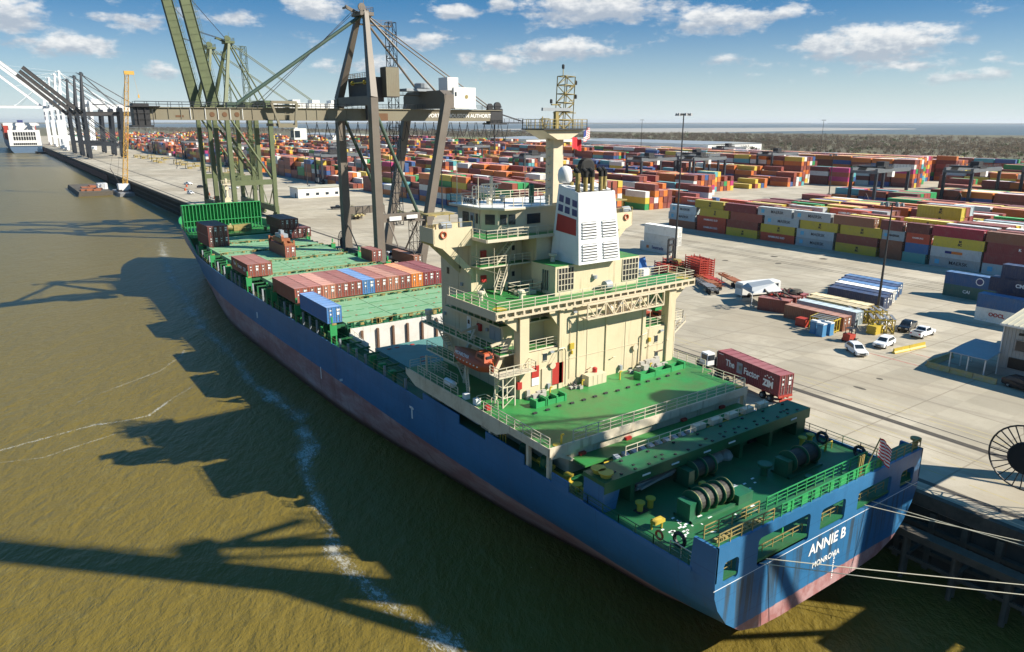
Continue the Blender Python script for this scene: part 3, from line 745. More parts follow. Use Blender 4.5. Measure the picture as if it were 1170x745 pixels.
# hatch coamings + covers
BAYS = [(104.6,118.9),(119.9,133.6),(134.8,148.2),(149.4,163.4),(164.9,179.2),(180.5,194.0),(195.4,207.5)]
o = MB(); cg = MB()
for i, (a, b_) in enumerate(BAYS):
    h_ = 12.6 if a < 185 else (11.6 if a < 195 else 9.5)
    x0, x1 = XC-h_+.4, XC+h_-.4
    o.box(x0, x1, a+.1, b_-.1, 10.7, 12.75)
    for k in range(int((b_-a)/1.6)):
        o.box(x0-.35, x0, a+.6+k*1.6, a+.75+k*1.6, 10.7, 12.7); o.box(x1, x1+.35, a+.6+k*1.6, a+.75+k*1.6, 10.7, 12.7)
o.build('hatch_coaming', 'machine_green', ship)
def hatch(x0, x1, y0, y1, z, mat='cover_green', rib='cover_rib'):
    o = MB(); o.box(x0, x1, y0, y1, z-.75, z); cv = o.build('hatch_cover', mat, ship)
    o = MB(); n = 4
    for k in range(1, n):
        y = lerp(y0, y1, k/n); xx = x0+.3
        while xx < x1-.5:
            L = random.uniform(1.2, 3.2); o.box(xx, min(xx+L, x1-.2), y-.14, y+.14, z+.004, z+.016); xx += L+random.uniform(.2, .8)
    o.build('lashing_strip', rib, cv)
    o = MB()
    for k in range(1, 4):
        for j in range(int((x1-x0)/2.45)):
            if random.random() < .55: o.box(x0+.8+j*2.45, x0+1.1+j*2.45, lerp(y0, y1, k/4)-.12+.35, lerp(y0, y1, k/4)+.12+.35, z+.006, z+.05)
    o.build('lashing_socket', 'ship_red', cv)
    return cv
for i, (a, b_) in enumerate(BAYS):
    h_ = 12.7 if a < 185 else (11.7 if a < 195 else 9.6)
    n = 3; wd = 2*h_/n
    for k in range(n): hatch(XC-h_+k*wd+.06, XC-h_+(k+1)*wd-.06, a+.15, b_-.15, 13.55)
# coaming-top structure between the bays: low yellow-green lashing walkways
for i, (a, b_) in enumerate(BAYS):
    h_ = 12.8 if a < 185 else (11.8 if a < 195 else 9.8)
    g = MB(); g.box(XC-h_, XC+h_, a-.75, a-.05, 12.9, 13.05)
    for k in range(26):
        x = XC-h_+k*(2*h_/25); g.box(x-.05, x+.05, a-.8, a-.68, 11.5, 13.9)
        if k % 2: g.box(x-.2, x+.2, a-.5, a-.2, 13.05, 13.5)
    g.box(XC-h_, XC+h_, a-.8, a-.7, 13.80, 13.9); g.box(XC-h_, XC+h_, a-.8, a-.7, 13.35, 13.42)
    for k in range(14):
        x = XC-h_+random.random()*2*h_; g.box(x-.25, x+.25, a-.7, a-.1, 13.05, random.uniform(13.3, 14.1))
    lw = g.build('lashing_walkway', 'machine_green', ship)
    g = MB()
    for k in range(22):
        x = XC-h_+random.random()*2*h_; g.box(x-.12, x+random.uniform(.1,.7), a-.82, a-random.uniform(.2,.6), random.uniform(13.0,13.4), random.uniform(13.5,13.95))
    g.box(XC-h_, XC+h_, a-.84, a-.8, 13.86, 13.95)
    g.build('lashing_gear', 'ochre', lw)
# open hold aft: white bulkhead with brown cell guides, then the teal cover in front of the house
o = MB(); o.box(42.4, 67.2, 103.7, 103.9, 3, 12.85); o.box(42.2, 42.4, 97, 103.9, 3, 12.2); o.box(67.2, 67.4, 97, 103.9, 3, 12.2)
hw = o.build('hold_bulkhead', 'hold_white', ship)
o = MB()
for x in (44.2,46.9,49.6,52.2,54.9,57.6,60.2,62.8,65.4): o.box(x-.16, x+.16, 103.35, 103.69, 3, 12.3)
o.build('cell_guide', 'guide_brown', hw)
o = MB(); o.box(42.2, 67.4, 97, 103.9, 3, 3.2); o.box(42.2, 67.4, 96.8, 97.0, 3.2, 10.7); o.build('hold_floor', 'concrete_grey', ship)
o = MB(); o.rail([(42.3,103.5,12.0),(42.3,97,11)], r=.045); o.build('hold_rail', 'rail_paint', ship)
o = MB(); o.box(43.2, 66.4, 82.0, 96.7, 10.7, 11.35); 
tc_ = o.build('hatch_cover', 'cover_teal', ship, label='dark teal hatch cover in front of the deckhouse')
o = MB()
for k in range(26):
    x, y = random.uniform(44, 65), random.uniform(83, 96); o.box(x-.3, x+.3, y-.2, y+.2, 11.36, 11.42)
o.build('lashing_socket', 'ship_red', tc_)
# side passage: stanchions, green pedestals, yellow pieces, pipes, both sides
for sgn in (-1, 1):
    g = MB(); yl_ = MB(); gb = MB(); gp = MB()
    y = 80.0
    while y < 205:
        xo = XC+sgn*(hb(y)-.45); xi = XC+sgn*(min(12.9, hb(y)-1.5))
        bayend = any(abs(y-e) < 1.3 for ab in BAYS for e in ab)
        hgt = 13.3 if y > 103 else 12.4
        (gp if random.random() < .5 else g).box(xo-.14, xo+.14, y-.14, y+.14, 10.7, hgt-.2)
        g.beam((xo, y, hgt-.3), (xi, y, hgt-.3), .2, .22)
        if bayend and y > 100:
            g.box(min(xo,xi)-.1, max(xo,xi), y-.2, y+.2, 13.0, 13.5); g.box(xo-.2, xo+.2, y-.3, y+.3, 10.7, 13.0)
            gb.box(xo-.55, xo+.55, y-.85, y-.6, 12.1, 14.0); gb.box(xo-.5, xo-.3, y-.8, y-.6, 10.7, 12.1); gb.box(xo+.3, xo+.5, y-.8, y-.6, 10.7, 12.1); yl_.box(xo-.2, xo+.5, y-.9, y-.8, 13.8, 14.1)
            gb.beam((xo-.2, y-.8, 14.2), (xo-.2, y-.8, 15.1), .25)
        else: 
            if random.random() < .5: yl_.beam((xo, y, 11.0), (xo, y, 12.2), .16)
            if random.random() < .3: gb.box(min(xo,xi)+.6, max(xo,xi)-.6, y-.4, y+.3, 10.7, 10.7+random.uniform(.4,1.2))
        y += 3.1
    for k in range(3):
        n = 40; pts = [Vector((XC+sgn*(min(13.6-k*.28, hb(80+i*3)-1.0-k*.28)), 80+i*3, 11.0+.35*k)) for i in range(n)]
        for a_, b_ in zip(pts, pts[1:]): g.beam(a_, b_, .14)
    pr_ = [(XC+sgn*(hb(80+i*6)-.12), 80+i*6, 10.9) for i in range(21)]
    yl_.rail(pr_, h=.95, bars=2, step=3, r=.03)
    gp.build('passage_post', 'canopy_grey', ship); g.build('passage_frame', 'dark_green', ship); gb.build('container_pedestal', 'bright_green', ship); yl_.build('passage_fitting', 'ochre', ship)

# ---------------------------------------------------------------- poop deck (z 14.1) and stern
o = MB(); o.box(39.4, 68.6, 49.6, 78.6, 13.85, 14.1); o.box(68.6, 70.2, 56, 78.6, 13.85, 14.1)
poop = o.build('poop_deck', 'deck_green', ship)
o = MB()
o.box(39.3, 39.39, 49.5, 78.2, 13.3, 14.16); o.box(39.31, 39.38, 58.5, 76.5, 12.35, 13.3)
o.hexa([(39.31,76.5,12.35),(39.38,76.5,12.35),(39.38,79,13.3),(39.31,79,13.3),(39.31,76.5,13.3),(39.38,76.5,13.3),(39.38,79,14.1),(39.31,79,14.1)])
o.hexa([(39.31,56.5,13.2),(39.38,56.5,13.2),(39.38,58.5,12.35),(39.31,58.5,12.35),(39.31,56.5,13.3),(39.38,56.5,13.3),(39.38,58.5,13.3),(39.31,58.5,13.3)])
o.box(39.3, 68.7, 49.38, 49.59, 13.3, 14.2)
o.build('deck_fascia', 'rusty_beige', poop)
o = MB()
for (x, y) in ((39.65,49.9),(39.65,53.2),(39.65,60)): o.box(x-.2, x+.2, y-.2, y+.2, 10.7, 13.85)
for k in range(5): o.beam((40.0,49.5,13.5),(42.4,49.5,12.2), .3) if k == 0 else None
o.box(39.5, 42.5, 49.42, 49.6, 13.0, 13.3)
o.box(68.4, 68.9, 49.6, 50.1, 10.7, 13.85)
o.build('deck_pillar', 'rail_paint', poop)
o = MB(); o.box(42.2, 67.4, 49.8, 50.0, 10.7, 13.85); o.box(42.0, 42.2, 49.8, 78, 10.7, 13.85); o.box(67.4, 67.6, 49.8, 78, 10.7, 13.85)
for x in (45.2,53.5,60.5): o.box(x, x+.06, 49.72, 49.8, 10.8, 13.6); o.box(x+.5, x+.56, 49.72, 49.8, 10.8, 13.6)
pb = o.build('poop_bulkhead', 'bulk_pale', poop)
o = MB()
for x in (43.2,49.4,57.8,64.2): o.box(x, x+.75, 49.45, 49.79, 12.0, 12.7)
o.build('hose_box', 'ship_red', pb)
# white side panels, louvres and gear in the port side passage below the poop deck
o = MB()
for k in range(5): o.box(40.6, 40.75, 64.0+k*1.55, 65.45+k*1.55, 11.2, 12.6)
o.build('locker', 'canopy_grey', poop)
o = MB()
for k in range(8): o.box(40.55, 40.62, 60.0, 63.4, 11.2+k*.17, 11.28+k*.17)
for k in range(6): o.box(40.55, 40.62, 72.4, 74.6, 11.2+k*.2, 11.28+k*.2)
o.build('side_grille', 'rail_paint', poop)
o = MB(); o.path([(39.9,58.6,10.9),(39.9,58.6,12.5),(39.9,57.6,12.5),(39.9,57.6,10.9)], .06); o.path([(39.9,58.1,10.9),(39.9,58.1,12.5)], .05)
for (x, y) in ((40.6,50.9),(40.4,46.6),(40.5,44.8),(40.8,52.6),(41.0,48.6)): o.lathe((x,y,10.7), [(.25,0),(.25,.6),(.5,.65),(.5,.78)], 12)
o.box(40.9, 41.3, 43.5, 55.5, 10.7, 10.76)
o.build('yellow_fitting', 'yellow', ship)
o = MB()
for (x, y) in ((41,55.6),(41,52.0)): o.lathe((x,y,10.7), [(.6,0),(.7,.5),(.6,1.2),(.3,1.4)], 12)
o.build('passage_machine', 'machine_green', ship)
o = MB()
# rails of the poop deck
o.rail([(39.5,76,14.1),(39.5,66.5,14.1)], r=.05); o.rail([(39.5,61.2,14.1),(39.5,49.7,14.1)], r=.05)
o.rail([(42.4,49.7,14.1),(68.3,49.7,14.1)], h=1.2, r=.05, step=1.6); o.rail([(70.1,57,14.1),(70.1,78,14.1)], r=.05); o.rail([(68.5,49.7,14.1),(68.5,56,14.1)], r=.05)
o.rail([(39.6,78.3,14.1),(44,78.3,14.1)], r=.05); o.rail([(41.6,76.5,14.1),(41.6,70,14.1)], r=.04)
o.build('poop_rail', 'rail_paint', poop)
o = MB()
for (x, y) in ((40.6,49.9),(68.0,50.2)): o.lathe((x,y,14.1), [(.45,0),(.45,.06)], 12)
for (x, y) in ((48.1,60.6),(52.6,60.3),(41.0,49.8),(58.3,60),(63.5,60.1)): o.beam((x,y,14.1),(x,y,15.1), .14); o.beam((x,y,15.1),(x+.3,y,15.1),.14)
o.build('deck_bollard', 'yellow', poop)
# hatch boxes and clutter on the poop deck
def green_trough(x, y, L):
    g = MB(); g.box(x, x+L, y-.55, y-.45, 14.1, 14.7); g.box(x, x+L, y+.45, y+.55, 14.1, 14.7)
    for q in (0, .33, .36, .7, 1): g.box(x+L*q-.12, x+L*q+.12, y-.6, y+.6, 14.1, 14.95)
    g.box(x, x+L, y-.45, y+.45, 14.1, 14.3); return g.build('winch_trough', 'bright_green', poop)
green_trough(44.6, 59.0, 4.0)
green_trough(60.2, 58.9, 7.6)
o = MB(); o.box(53.6, 56.4, 60.3, 61.5, 14.1, 15.35)
for x in (54.3,55.0,55.7): o.box(x, x+.04, 60.27, 60.31, 14.15, 15.3)
o.build('deck_locker', 'beige_clean', poop)
o = MB(); o.lathe((55.3,61.2,15.35), [(.3,0),(.3,.5),(.15,.6)], 10); o.box(39.75,40.35,60.9,61.4,14.1,14.6); o.box(44.3,44.9,61.6,62.0,15.3,16.1)
o.build('fire_gear', 'ship_red', poop)
o = MB()
random.seed(3)
for k in range(22):
    x, y = random.uniform(60.5, 66.5), random.uniform(59.6, 61.3); s_ = random.uniform(.2,.5); o.box(x-s_, x+s_, y-s_*.6, y+s_*.6, 14.1, 14.1+random.uniform(.3,1.2))
for k in range(8):
    x, y = random.uniform(45.5, 47.5), random.uniform(60.2, 61.6); s_ = random.uniform(.15,.4); o.box(x-s_, x+s_, y-s_*.6, y+s_*.6, 14.1, 14.1+random.uniform(.3,1.0))
for k in range(6):
    x, y = random.uniform(50.6, 53), random.uniform(60.4, 61.4); s_ = random.uniform(.15,.3); o.box(x-s_, x+s_, y-s_, y+s_, 14.1, 14.1+random.uniform(.15,.5))
o.build('deck_clutter', 'stone_drum', poop)
o = MB()
for k in range(14):
    x = 43.5+k*1.7; y = 57.4+random.uniform(-.15,.15); o.box(x-.25, x+.25, y-.12, y+.12, 14.1, 14.28)
for k in range(4): o.beam((51.2+k*.35,60.6,14.1),(51.6+k*.35,61.6,14.5+.05*k), .12)
o.build('lashing_socket', 'dark_metal', poop)

# ---------------------------------------------------------------- accommodation block

o = MB()
o.box(44.6, 65.0, 71.5, 78.6, 10.7, 31.0)            # bridge tower
o.box(44.6, 65.0, 64.9, 71.5, 14.1, 24.3)            # lower block
o.box(50.4, 64.1, 62.0, 64.9, 14.1, 24.3)            # engine casing, tall smooth aft wall
o.box(44.75, 50.4, 62.0, 62.25, 14.1, 19.1); o.box(64.1, 69.2, 62.0, 62.25, 14.1, 18.9)
o.box(44.6, 44.75, 62.0, 64.9, 14.1, 17.2); o.box(69.05, 69.2, 62.25, 71, 14.1, 18.9); o.box(65.0, 69.05, 70.8, 71, 14.1, 18.9)
o.box(52.0, 63.5, 68.6, 71.5, 24.3, 31.0)            # aft part of tower
house = o.build('deckhouse', 'beige', ship)
# columns & brackets under the wing deck
o = MB()
for x in (45.3, 68.6): o.box(x-.62, x+.62, 61.7, 62.9, 14.1, 23.9)
for x in (50.6, 63.9): o.box(x-.25, x+.25, 61.85, 62.0, 14.1, 24.0)
for x in (53.2,): o.box(x-.07, x+.07, 61.9, 62, 14.2, 23.0)
for x in (57.6,): o.box(x-.09, x+.09, 61.85, 62, 14.2, 24.0)
o.prism([(42.0,23.9),(44.6,23.9),(44.6,21.8)], 'y', 62.0, 62.3); o.prism([(69.2,23.9),(71.6,23.9),(69.2,21.8)], 'y', 62.0, 62.3)
o.prism([(48.6,23.9),(50.4,23.9),(50.4,21.5)], 'y', 62.1, 62.3)
o.build('column', 'beige', house)
# wing deck (z 24.6)
o = MB(); o.box(41.3, 72.2, 61.4, 66.0, 24.35, 24.6); o.box(41.3, 65.4, 66.0, 71.5, 24.35, 24.6)
wd_ = o.build('wing_deck', 'deck_green', house)
o = MB(); o.box(41.3, 72.2, 61.25, 61.38, 24.42, 24.68); o.box(41.3, 72.2, 61.25, 61.38, 23.75, 23.95)
n = 26
for k in range(n+1):
    x = lerp(41.35, 72.1, k/n); o.box(x-.12, x+.12, 61.25, 61.4, 23.95, 24.42)
    if k % 2 == 0: o.box(x-.05, x+.05, 61.4, 66, 23.9, 24.35)
o.box(41.2, 41.32, 61.25, 71.5, 23.75, 24.7); o.box(72.1, 72.22, 61.25, 66, 23.75, 24.7); o.box(41.3, 72.2, 61.7, 61.8, 23.85, 24.35)
o.build('deck_edge_beam', 'beige_clean', wd_)
o = MB(); o.rail([(41.4,71.2,24.6),(41.4,61.5,24.6),(72.1,61.5,24.6),(72.1,65.9,24.6)], r=.05, step=1.7)
o.rail([(47.5,66.2,24.6),(51,66.2,24.6),(51,68,24.6),(47.5,68,24.6),(47.5,66.2,24.6)], r=.05, h=1.3)
o.rail([(65.4,66.0,24.6),(72.1,66.0,24.6)], r=.05)
o.build('wing_deck_rail', 'rail_paint', wd_)
o = MB(); o.box(48.0, 50.4, 66.4, 67.6, 24.6, 25.0); o.build('deck_skylight', 'rail_paint', wd_)
for (x, y) in ((42.6,62.6),(71.2,62.6)):
    o = MB(); o.lathe((x,y,24.6), [(.8,0),(.8,.03)], 14); o.build('deck_pad', 'yellow', wd_)
# casing top house with louvred windows
o = MB(); o.box(51.3, 64.6, 64.0, 68.6, 24.6, 28.0)
ct = o.build('casing_house', 'beige', house)
o = MB(); o.box(51.3, 64.6, 64.0, 68.6, 28.0, 28.06); o.build('casing_roof', 'deck_green', ct)
def grille_y(x0, x1, z0, z1, y, nx, nz, parent):
    a = MB(); a.box(x0, x1, y-.012, y, z0, z1); p_ = a.build('louvre', 'dark_metal', parent)
    a = MB()
    for i in range(nx+1): a.box(lerp(x0,x1,i/nx)-.04, lerp(x0,x1,i/nx)+.04, y-.09, y-.02, z0, z1)
    for i in range(nz+1): a.box(x0, x1, y-.08, y-.021, lerp(z0,z1,i/nz)-.035, lerp(z0,z1,i/nz)+.035)
    a.build('louvre_frame', 'rail_paint', p_)
grille_y(51.7, 54.0, 25.1, 27.8, 64.0, 5, 4, ct); grille_y(61.8, 64.4, 25.1, 27.8, 64.0, 5, 4, ct)
a = MB(); a.box(51.288, 51.3, 65.2, 66.4, 25.0, 27.4); p_ = a.build('louvre', 'dark_metal', ct)
a = MB()
for i in range(4): a.box(51.2, 51.28, 65.2+i*.4-.03, 65.2+i*.4+.03, 25, 27.4)
a.build('louvre_frame', 'rail_paint', p_)
o = MB(); o.lathe((57.2,63.9,26.0), [(.35,0),(.35,.4)], 8); o.tube((56.9,63.95,26.2),(56.9,63.9,26.6), .05)
o.lathe((58.0,63.0,25.2), [(.55,0),(.6,.9)], 14, 'x'); o.tube((58.3,63.0,24.6),(58.3,63.0,25.2), .12); o.build('searchlight', 'canopy_grey', wd_)
# truss gangway slung under the wing deck, aft of the smooth wall
o = MB(); x0, x1 = 53.2, 65.6; ya = 60.4
for zz in (22.3, 24.0): o.beam((x0,ya,zz),(x1,ya,zz), .16); o.beam((x0,61.3,zz),(x1,61.3,zz), .16)
n = 9
for k in range(n+1):
    x = lerp(x0, x1, k/n); o.beam((x,ya,22.3),(x,ya,24.0), .12); o.beam((x,ya,22.3),(x,61.9,22.3), .1)
    if k < n: o.beam((x,ya,22.3 if k%2 else 24.0),(lerp(x0,x1,(k+1)/n),ya,24.0 if k%2 else 22.3), .12)
o.box(x0, x1, 60.4, 61.5, 22.2, 22.28)
for (x) in (57.0, 58.6, 59.6, 60.6): o.lathe((x,60.9,22.3), [(.32,0),(.32,.7),(.2,.8)], 10)
o.lathe((56.9,60.9,22.9), [(.55,0),(.55,.3)], 14, 'x')
o.build('stores_crane_truss', 'beige_clean', house)
# recess decks, aft face
def deckplate(x0, x1, y0, y1, z, parent, railpts=None, name='gallery', w=.05):
    a = MB(); a.box(x0, x1, y0, y1, z-.2, z-.03); g_ = a.build(name, 'rail_paint', parent)
    a = MB(); a.box(x0+.05, x1-.05, y0+.05, y1-.05, z-.03, z); a.build('gallery_floor', 'deck_green', g_)
    if railpts: a = MB(); a.rail(railpts, r=w*.9, step=1.3); a.build('gallery_rail', 'rail_paint', g_)
    return g_
deckplate(44.8, 50.4, 62.3, 64.9, 19.35, house, [(45.9,62.35,19.35),(50.3,62.35,19.35)])
deckplate(64.1, 69.0, 62.3, 70.8, 19.1, house, [(64.3,62.35,19.1),(68.0,62.35,19.1)])
deckplate(44.8, 50.4, 63.7, 64.9, 22.2, house, [(44.9,63.75,22.2),(50.3,63.75,22.2)])
deckplate(65.0, 71.2, 64.4, 71.5, 21.6, house, [(66.4,64.45,21.6),(71.1,64.45,21.6),(71.1,71.5,21.6)])
# port galleries
deckplate(43.5, 44.6, 63.9, 76.0, 22.2, house, [(43.55,75.9,22.2),(43.55,64.0,22.2),(44.6,64.0,22.2)])
deckplate(42.6, 44.6, 62.6, 72.0, 19.35, house, [(42.65,71.9,19.35),(42.65,62.7,19.35),(44.4,62.7,19.35)])
deckplate(42.6, 43.9, 72.0, 80.6, 19.35, house, [(42.65,80.5,19.35),(42.65,72.1,19.35)])
deckplate(41.4, 43.4, 70.5, 77.2, 16.7, house, [(41.45,77.1,16.7),(41.45,70.6,16.7)])
o = MB(); o.stair((43.9,75.6,16.7),(43.9,78.4,19.2), .7, side=(1,0,0)); o.stair((43.3,70.9,14.1),(43.3,73.3,16.6), .7, side=(1,0,0))
o.stair((46.2,68.4,24.6),(49.0,70.4,27.7), .8, side=(.6,-.8,0)); o.stair((47.0,70.2,27.8),(50.5,70.6,30.9), .8, side=(0,1,0))
o.stair((44.2,66.6,22.2),(44.2,68.8,24.5), .8, side=(1,0,0))
for z0 in (19.35,): o.lathe((43.2,79.6,z0), [(.35,0),(.35,.9),(.5,1.0),(.5,1.6)], 10)
o.lathe((44.0,75.2,22.2), [(.3,0),(.3,.7),(.45,.8),(.45,1.3)], 10)
o.build('companion_ladder', 'rail_paint', house)
# tower platforms at z 27.8 and the bridge deck at 31
deckplate(44.6, 52.0, 69.6, 71.5, 27.8, house, [(44.7,71.4,27.8),(44.7,69.7,27.8),(52.0,69.7,27.8)])
o = MB(); o.box(44.6, 65.0, 69.6, 78.9, 31.0, 31.16); o.box(44.6, 64.6, 68.0, 69.6, 31.0, 31.16); bd = o.build('bridge_deck', 'deck_green', house)
o = MB(); o.box(44.5, 64.7, 67.9, 68.0, 30.85, 31.22); o.box(44.45, 44.58, 67.9, 71, 30.85, 31.22); o.build('deck_edge_beam', 'rail_paint', bd)
o = MB(); o.rail([(44.6,71,31.16),(44.6,68.1,31.16),(63.5,68.1,31.16)], r=.045, step=1.5); o.rail([(47.8,69.8,31.16),(47.8,68.6,31.16),(52,68.6,31.16)], r=.045); o.build('bridge_rail', 'rail_paint', bd)
# bridge wings
for sgn in (-1, 1):
    xa = XC+sgn*10.2; xt = XC+sgn*15.3
    o = MB(); o.box(min(xa,xt), max(xa,xt), 71.2, 74.3, 31.0, 31.12)
    o.box(min(xa,xt), max(xa,xt), 71.1, 71.2, 31.0, 32.4); o.box(min(xa,xt), max(xa,xt), 74.2, 74.3, 31.0, 32.5); o.box(xt-.06, xt+.06, 71.1, 74.3, 30.8, 32.5)
    for yb in (71.1, 74.1):
        P = [(xt,31.0),(xt,30.5),(xt-sgn*1.2,29.9),(xa,26.6),(xa,27.6),(xa-sgn*-.7,27.9),(xt-sgn*2.2,29.8),(xt-sgn*2.3,30.4),(xa-sgn*-.7,30.5),(xa,30.5),(xa,31.0)]
        o.prism([(xa,31.0),(xt,31.0),(xt,30.6),(xt-sgn*1.0,30.2),(xa,30.2)], 'y', yb, yb+.12)
        o.prism([(xt-sgn*1.0,30.25),(xa,26.4),(xa,27.3),(xt-sgn*2.2,30.25)], 'y', yb+.005, yb+.115)
    o.box(min(xt,xa), max(xt,xa), 71.22, 74.1, 30.9, 30.99)
    wg = o.build('bridge_wing', 'beige', house)
    o = MB(); o.lathe((xt-sgn*1.3,71.9,32.6), [(.42,0),(.48,.3),(.48,1.3),(.3,1.4)], 12, 'x'); o.box(xt-sgn*4.1-.2,xt-sgn*4.1+.2,72,72.3,32.3,33.3); o.build('wing_lamp', 'canopy_grey', wg)
    o = MB(); o.ring((xt-sgn*1.2, 71.0, 31.75), .36, .1, 'y', 14, 6); o.build('life_ring', 'boat_orange', wg)
    o = MB(); o.rail([(xt,71.15,32.4),(xa,71.15,32.4)], h=.6, bars=1, r=.04); o.box(min(xt,xt-sgn*3.4),max(xt,xt-sgn*3.4),72.2,73.9,33.8,33.95); 
    for q in (0.2, 3.2): o.beam((xt-sgn*q,73,32.4),(xt-sgn*q,73,33.8),.08)
    o.build('wing_awning', 'ochre', wg)
# wheelhouse
o = MB(); o.prism([(48.5,71.6),(51.5,70.4),(60.5,70.4),(62.6,72),(62.6,78.6),(47.2,78.6),(47.2,73.2)], 'z', 31.16, 34.0)
wh = o.build('wheelhouse', 'beige_clean', house)
o = MB(); o.prism([(46.6,72.6),(48.6,70.3),(63.0,69.9),(63.4,72),(63.4,79.4),(46.4,79.4)], 'z', 34.0, 34.22)
o.prism([(46.6,72.6),(48.6,70.3),(63.0,69.9),(63.4,72),(63.4,79.4),(46.4,79.4)], 'z', 34.22, 34.3, 1)
rf = o.build('wheelhouse_roof', ['rail_paint', 'white'], wh)
o = MB(); o.rail([(46.6,79.2,34.3),(46.7,72.7,34.3),(48.7,70.5,34.3),(62.9,70.1,34.3)], r=.05, step=1.3, h=1.15); o.rail([(46.6,79.2,34.3),(63.2,79.2,34.3)], r=.05)
for k in range(7): o.tube((48.4+k*.55,77.0,34.3),(48.4+k*.55,77.0,36.2), .06); o.ring((48.65+k*.55,77,36.2), .25, .06, 'y', 10, 5)
o.beam((50.2,75.5,34.3),(50.2,75.5,37.6), .3); o.box(48.8,51.6,75.4,75.6,36.6,36.75)
o.tube((47.4,79,34.3),(47.4,79,39), .05); o.tube((53.5,73,34.3),(53.5,73,40.5), .045); o.tube((47.0,73.5,31.2),(47.0,73.5,37.8), .05)
o.build('roof_rail', 'rail_paint', rf)
o = MB(); o.box(54.4,54.9,73,73.4,34.3,36.1); o.lathe((54.65,73.2,36.0), [(.32,0),(.32,.5),(.1,.7)], 10); o.build('compass_binnacle', 'machine_green', rf)
o = MB(); o.box(46.48, 46.56, 73.0, 76.2, 34.5, 35.25); nb = o.build('name_board', 'white', rf)
text('ANNIE B', (46.46, 74.6, 34.88), RX, .72, 'letter_black', nb, 'ship_name', bold=0.01)
def window_on(parent, p, q, z0, z1, out, name='window', mat='glass', frame='rail_paint'):
    """window on a wall running from p to q (x,y)"""
    p = Vector((p[0],p[1],0)); q = Vector((q[0],q[1],0)); n = Vector((out[0],out[1],0)).normalized()
    a = MB(); P = [p+n*.02, q+n*.02, q+n*.05, p+n*.05]
    a.hexa([(v.x,v.y,z0) for v in P]+[(v.x,v.y,z1) for v in P]); o_ = a.build(name, mat, parent)
    return o_
nA = (-1.6, -1.3)
# port-aft facets of the wheelhouse
for (p, q, nn) in (((48.3,71.9),(47.5,72.8),(-1.6,-1.3)), ((47.2,73.6),(47.2,74.4),(-1,0)), ((47.2,76.0),(47.2,77.4),(-1,0)), ((48.75,71.5),(49.5,71.2),(-.4,-1)), ((49.7,71.1),(50.5,70.8),(-.4,-1)), ((51.9,70.4),(53.9,70.4),(0,-1))):
    window_on(wh, p, q, 32.2, 33.4, nn)
o = MB(); o.box(47.12, 47.19, 74.7, 75.6, 31.2, 33.4); dr = o.build('door', 'canopy_grey', wh); window_on(dr, (47.1,74.95),(47.1,75.35),32.5,33.1,(-1,0))
# mast
o = MB(); o.box(55.5, 57.0, 70.0, 71.5, 34.3, 42.6)
for k in range(8): o.box(55.0, 55.3, 70.5, 70.9, 35.2+k*.95, 35.35+k*.95)
o.prism([(55.3,42.0),(57.1,42.0),(59.3,43.1),(53.1,43.1)], 'y', 69.0, 72.6)
mast = o.build('radar_mast', 'beige_clean', wh)
o = MB(); o.box(52.9, 59.6, 68.6, 73.0, 43.1, 43.25); o.build('mast_platform', 'dark_metal', mast)
o = MB(); o.rail([(53,68.7,43.25),(59.5,68.7,43.25),(59.5,72.9,43.25),(53,72.9,43.25),(53,68.7,43.25)], r=.045, step=.9)
o.truss((57.6,70.8,43.2),(57.9,70.8,49.2), 1.5, 6, r=.075); o.tube((56.9,70.2,49.2),(56.9,70.2,50.0), .05)
o.box(56.0,59.4,70.7,70.9,45.0,45.1); o.box(55.6,56.9,70.5,70.8,45.9,46.05); o.tube((59.2,70.8,46.6),(58.4,70.8,46.4),.06); o.tube((59.2,70.8,48.2),(58.4,70.8,48),.06)
o.truss((54.3,70.2,43.2),(54.3,70.2,44.4), .7, 1, r=.05); o.beam((55.8,70.0,43.2),(55.8,70.0,45.2), .45); o.beam((55.8,70,44.0),(57.2,70,45.4),.08); o.beam((53.4,69.5,43.2),(53.4,69.5,44.6),.1)
o.build('mast_lattice', 'ochre', mast); o.f and None
M['mast_tan'] = M['beige_clean']
o = MB(); o.box(53.6, 57.9, 69.7, 70.0, 45.25, 45.6); o.build('radar_scanner', 'canopy_grey', mast)
o = MB()
for p in ((55.5,70.6,46.1),(59.4,70.8,46.7),(59.4,70.8,48.3),(56.9,70.2,50)): o.lathe(p, [(.13,0),(.16,.1),(.16,.4),(.1,.5)], 8)
o.build('signal_lamp', 'dark_metal', mast)
def flag(name, label, cx, cy, z0, L, H, mat, angle, stripes=False, canton=False, droop=.25):
    a = MB(); n = 10; d = Vector((math.cos(angle), math.sin(angle), 0)); nn = Vector((-d.y, d.x, 0)); mats = [mat, 'letter_white', 'flag_blue']
    rows = 13 if stripes else 4
    def P(i, j): return Vector((cx,cy,z0))+d*L*i/n+nn*(.12*math.sin(i*1.1)*(i/n+.3))+Vector((0,0,H*j/rows-droop*L*(i/n)**1.3+.06*math.sin(i*1.3+j*.3)))
    for i in range(n):
        for j in range(rows):
            mi = 0
            if stripes: mi = 2 if (canton and i < 4 and j >= 6) else (0 if j % 2 == 0 else 1)
            k = len(a.v); a.v += [tuple(P(i,j)), tuple(P(i+1,j)), tuple(P(i+1,j+1)), tuple(P(i,j+1))]; a.f.append((k,k+1,k+2,k+3)); a.mi.append(mi)
            off = nn*.02; k = len(a.v); a.v += [tuple(P(i,j)+off), tuple(P(i+1,j)+off), tuple(P(i+1,j+1)+off), tuple(P(i,j+1)+off)]; a.f.append((k+3,k+2,k+1,k)); a.mi.append(mi)
    o = a.build(name, mats); tag(o, label, 'flag'); return o
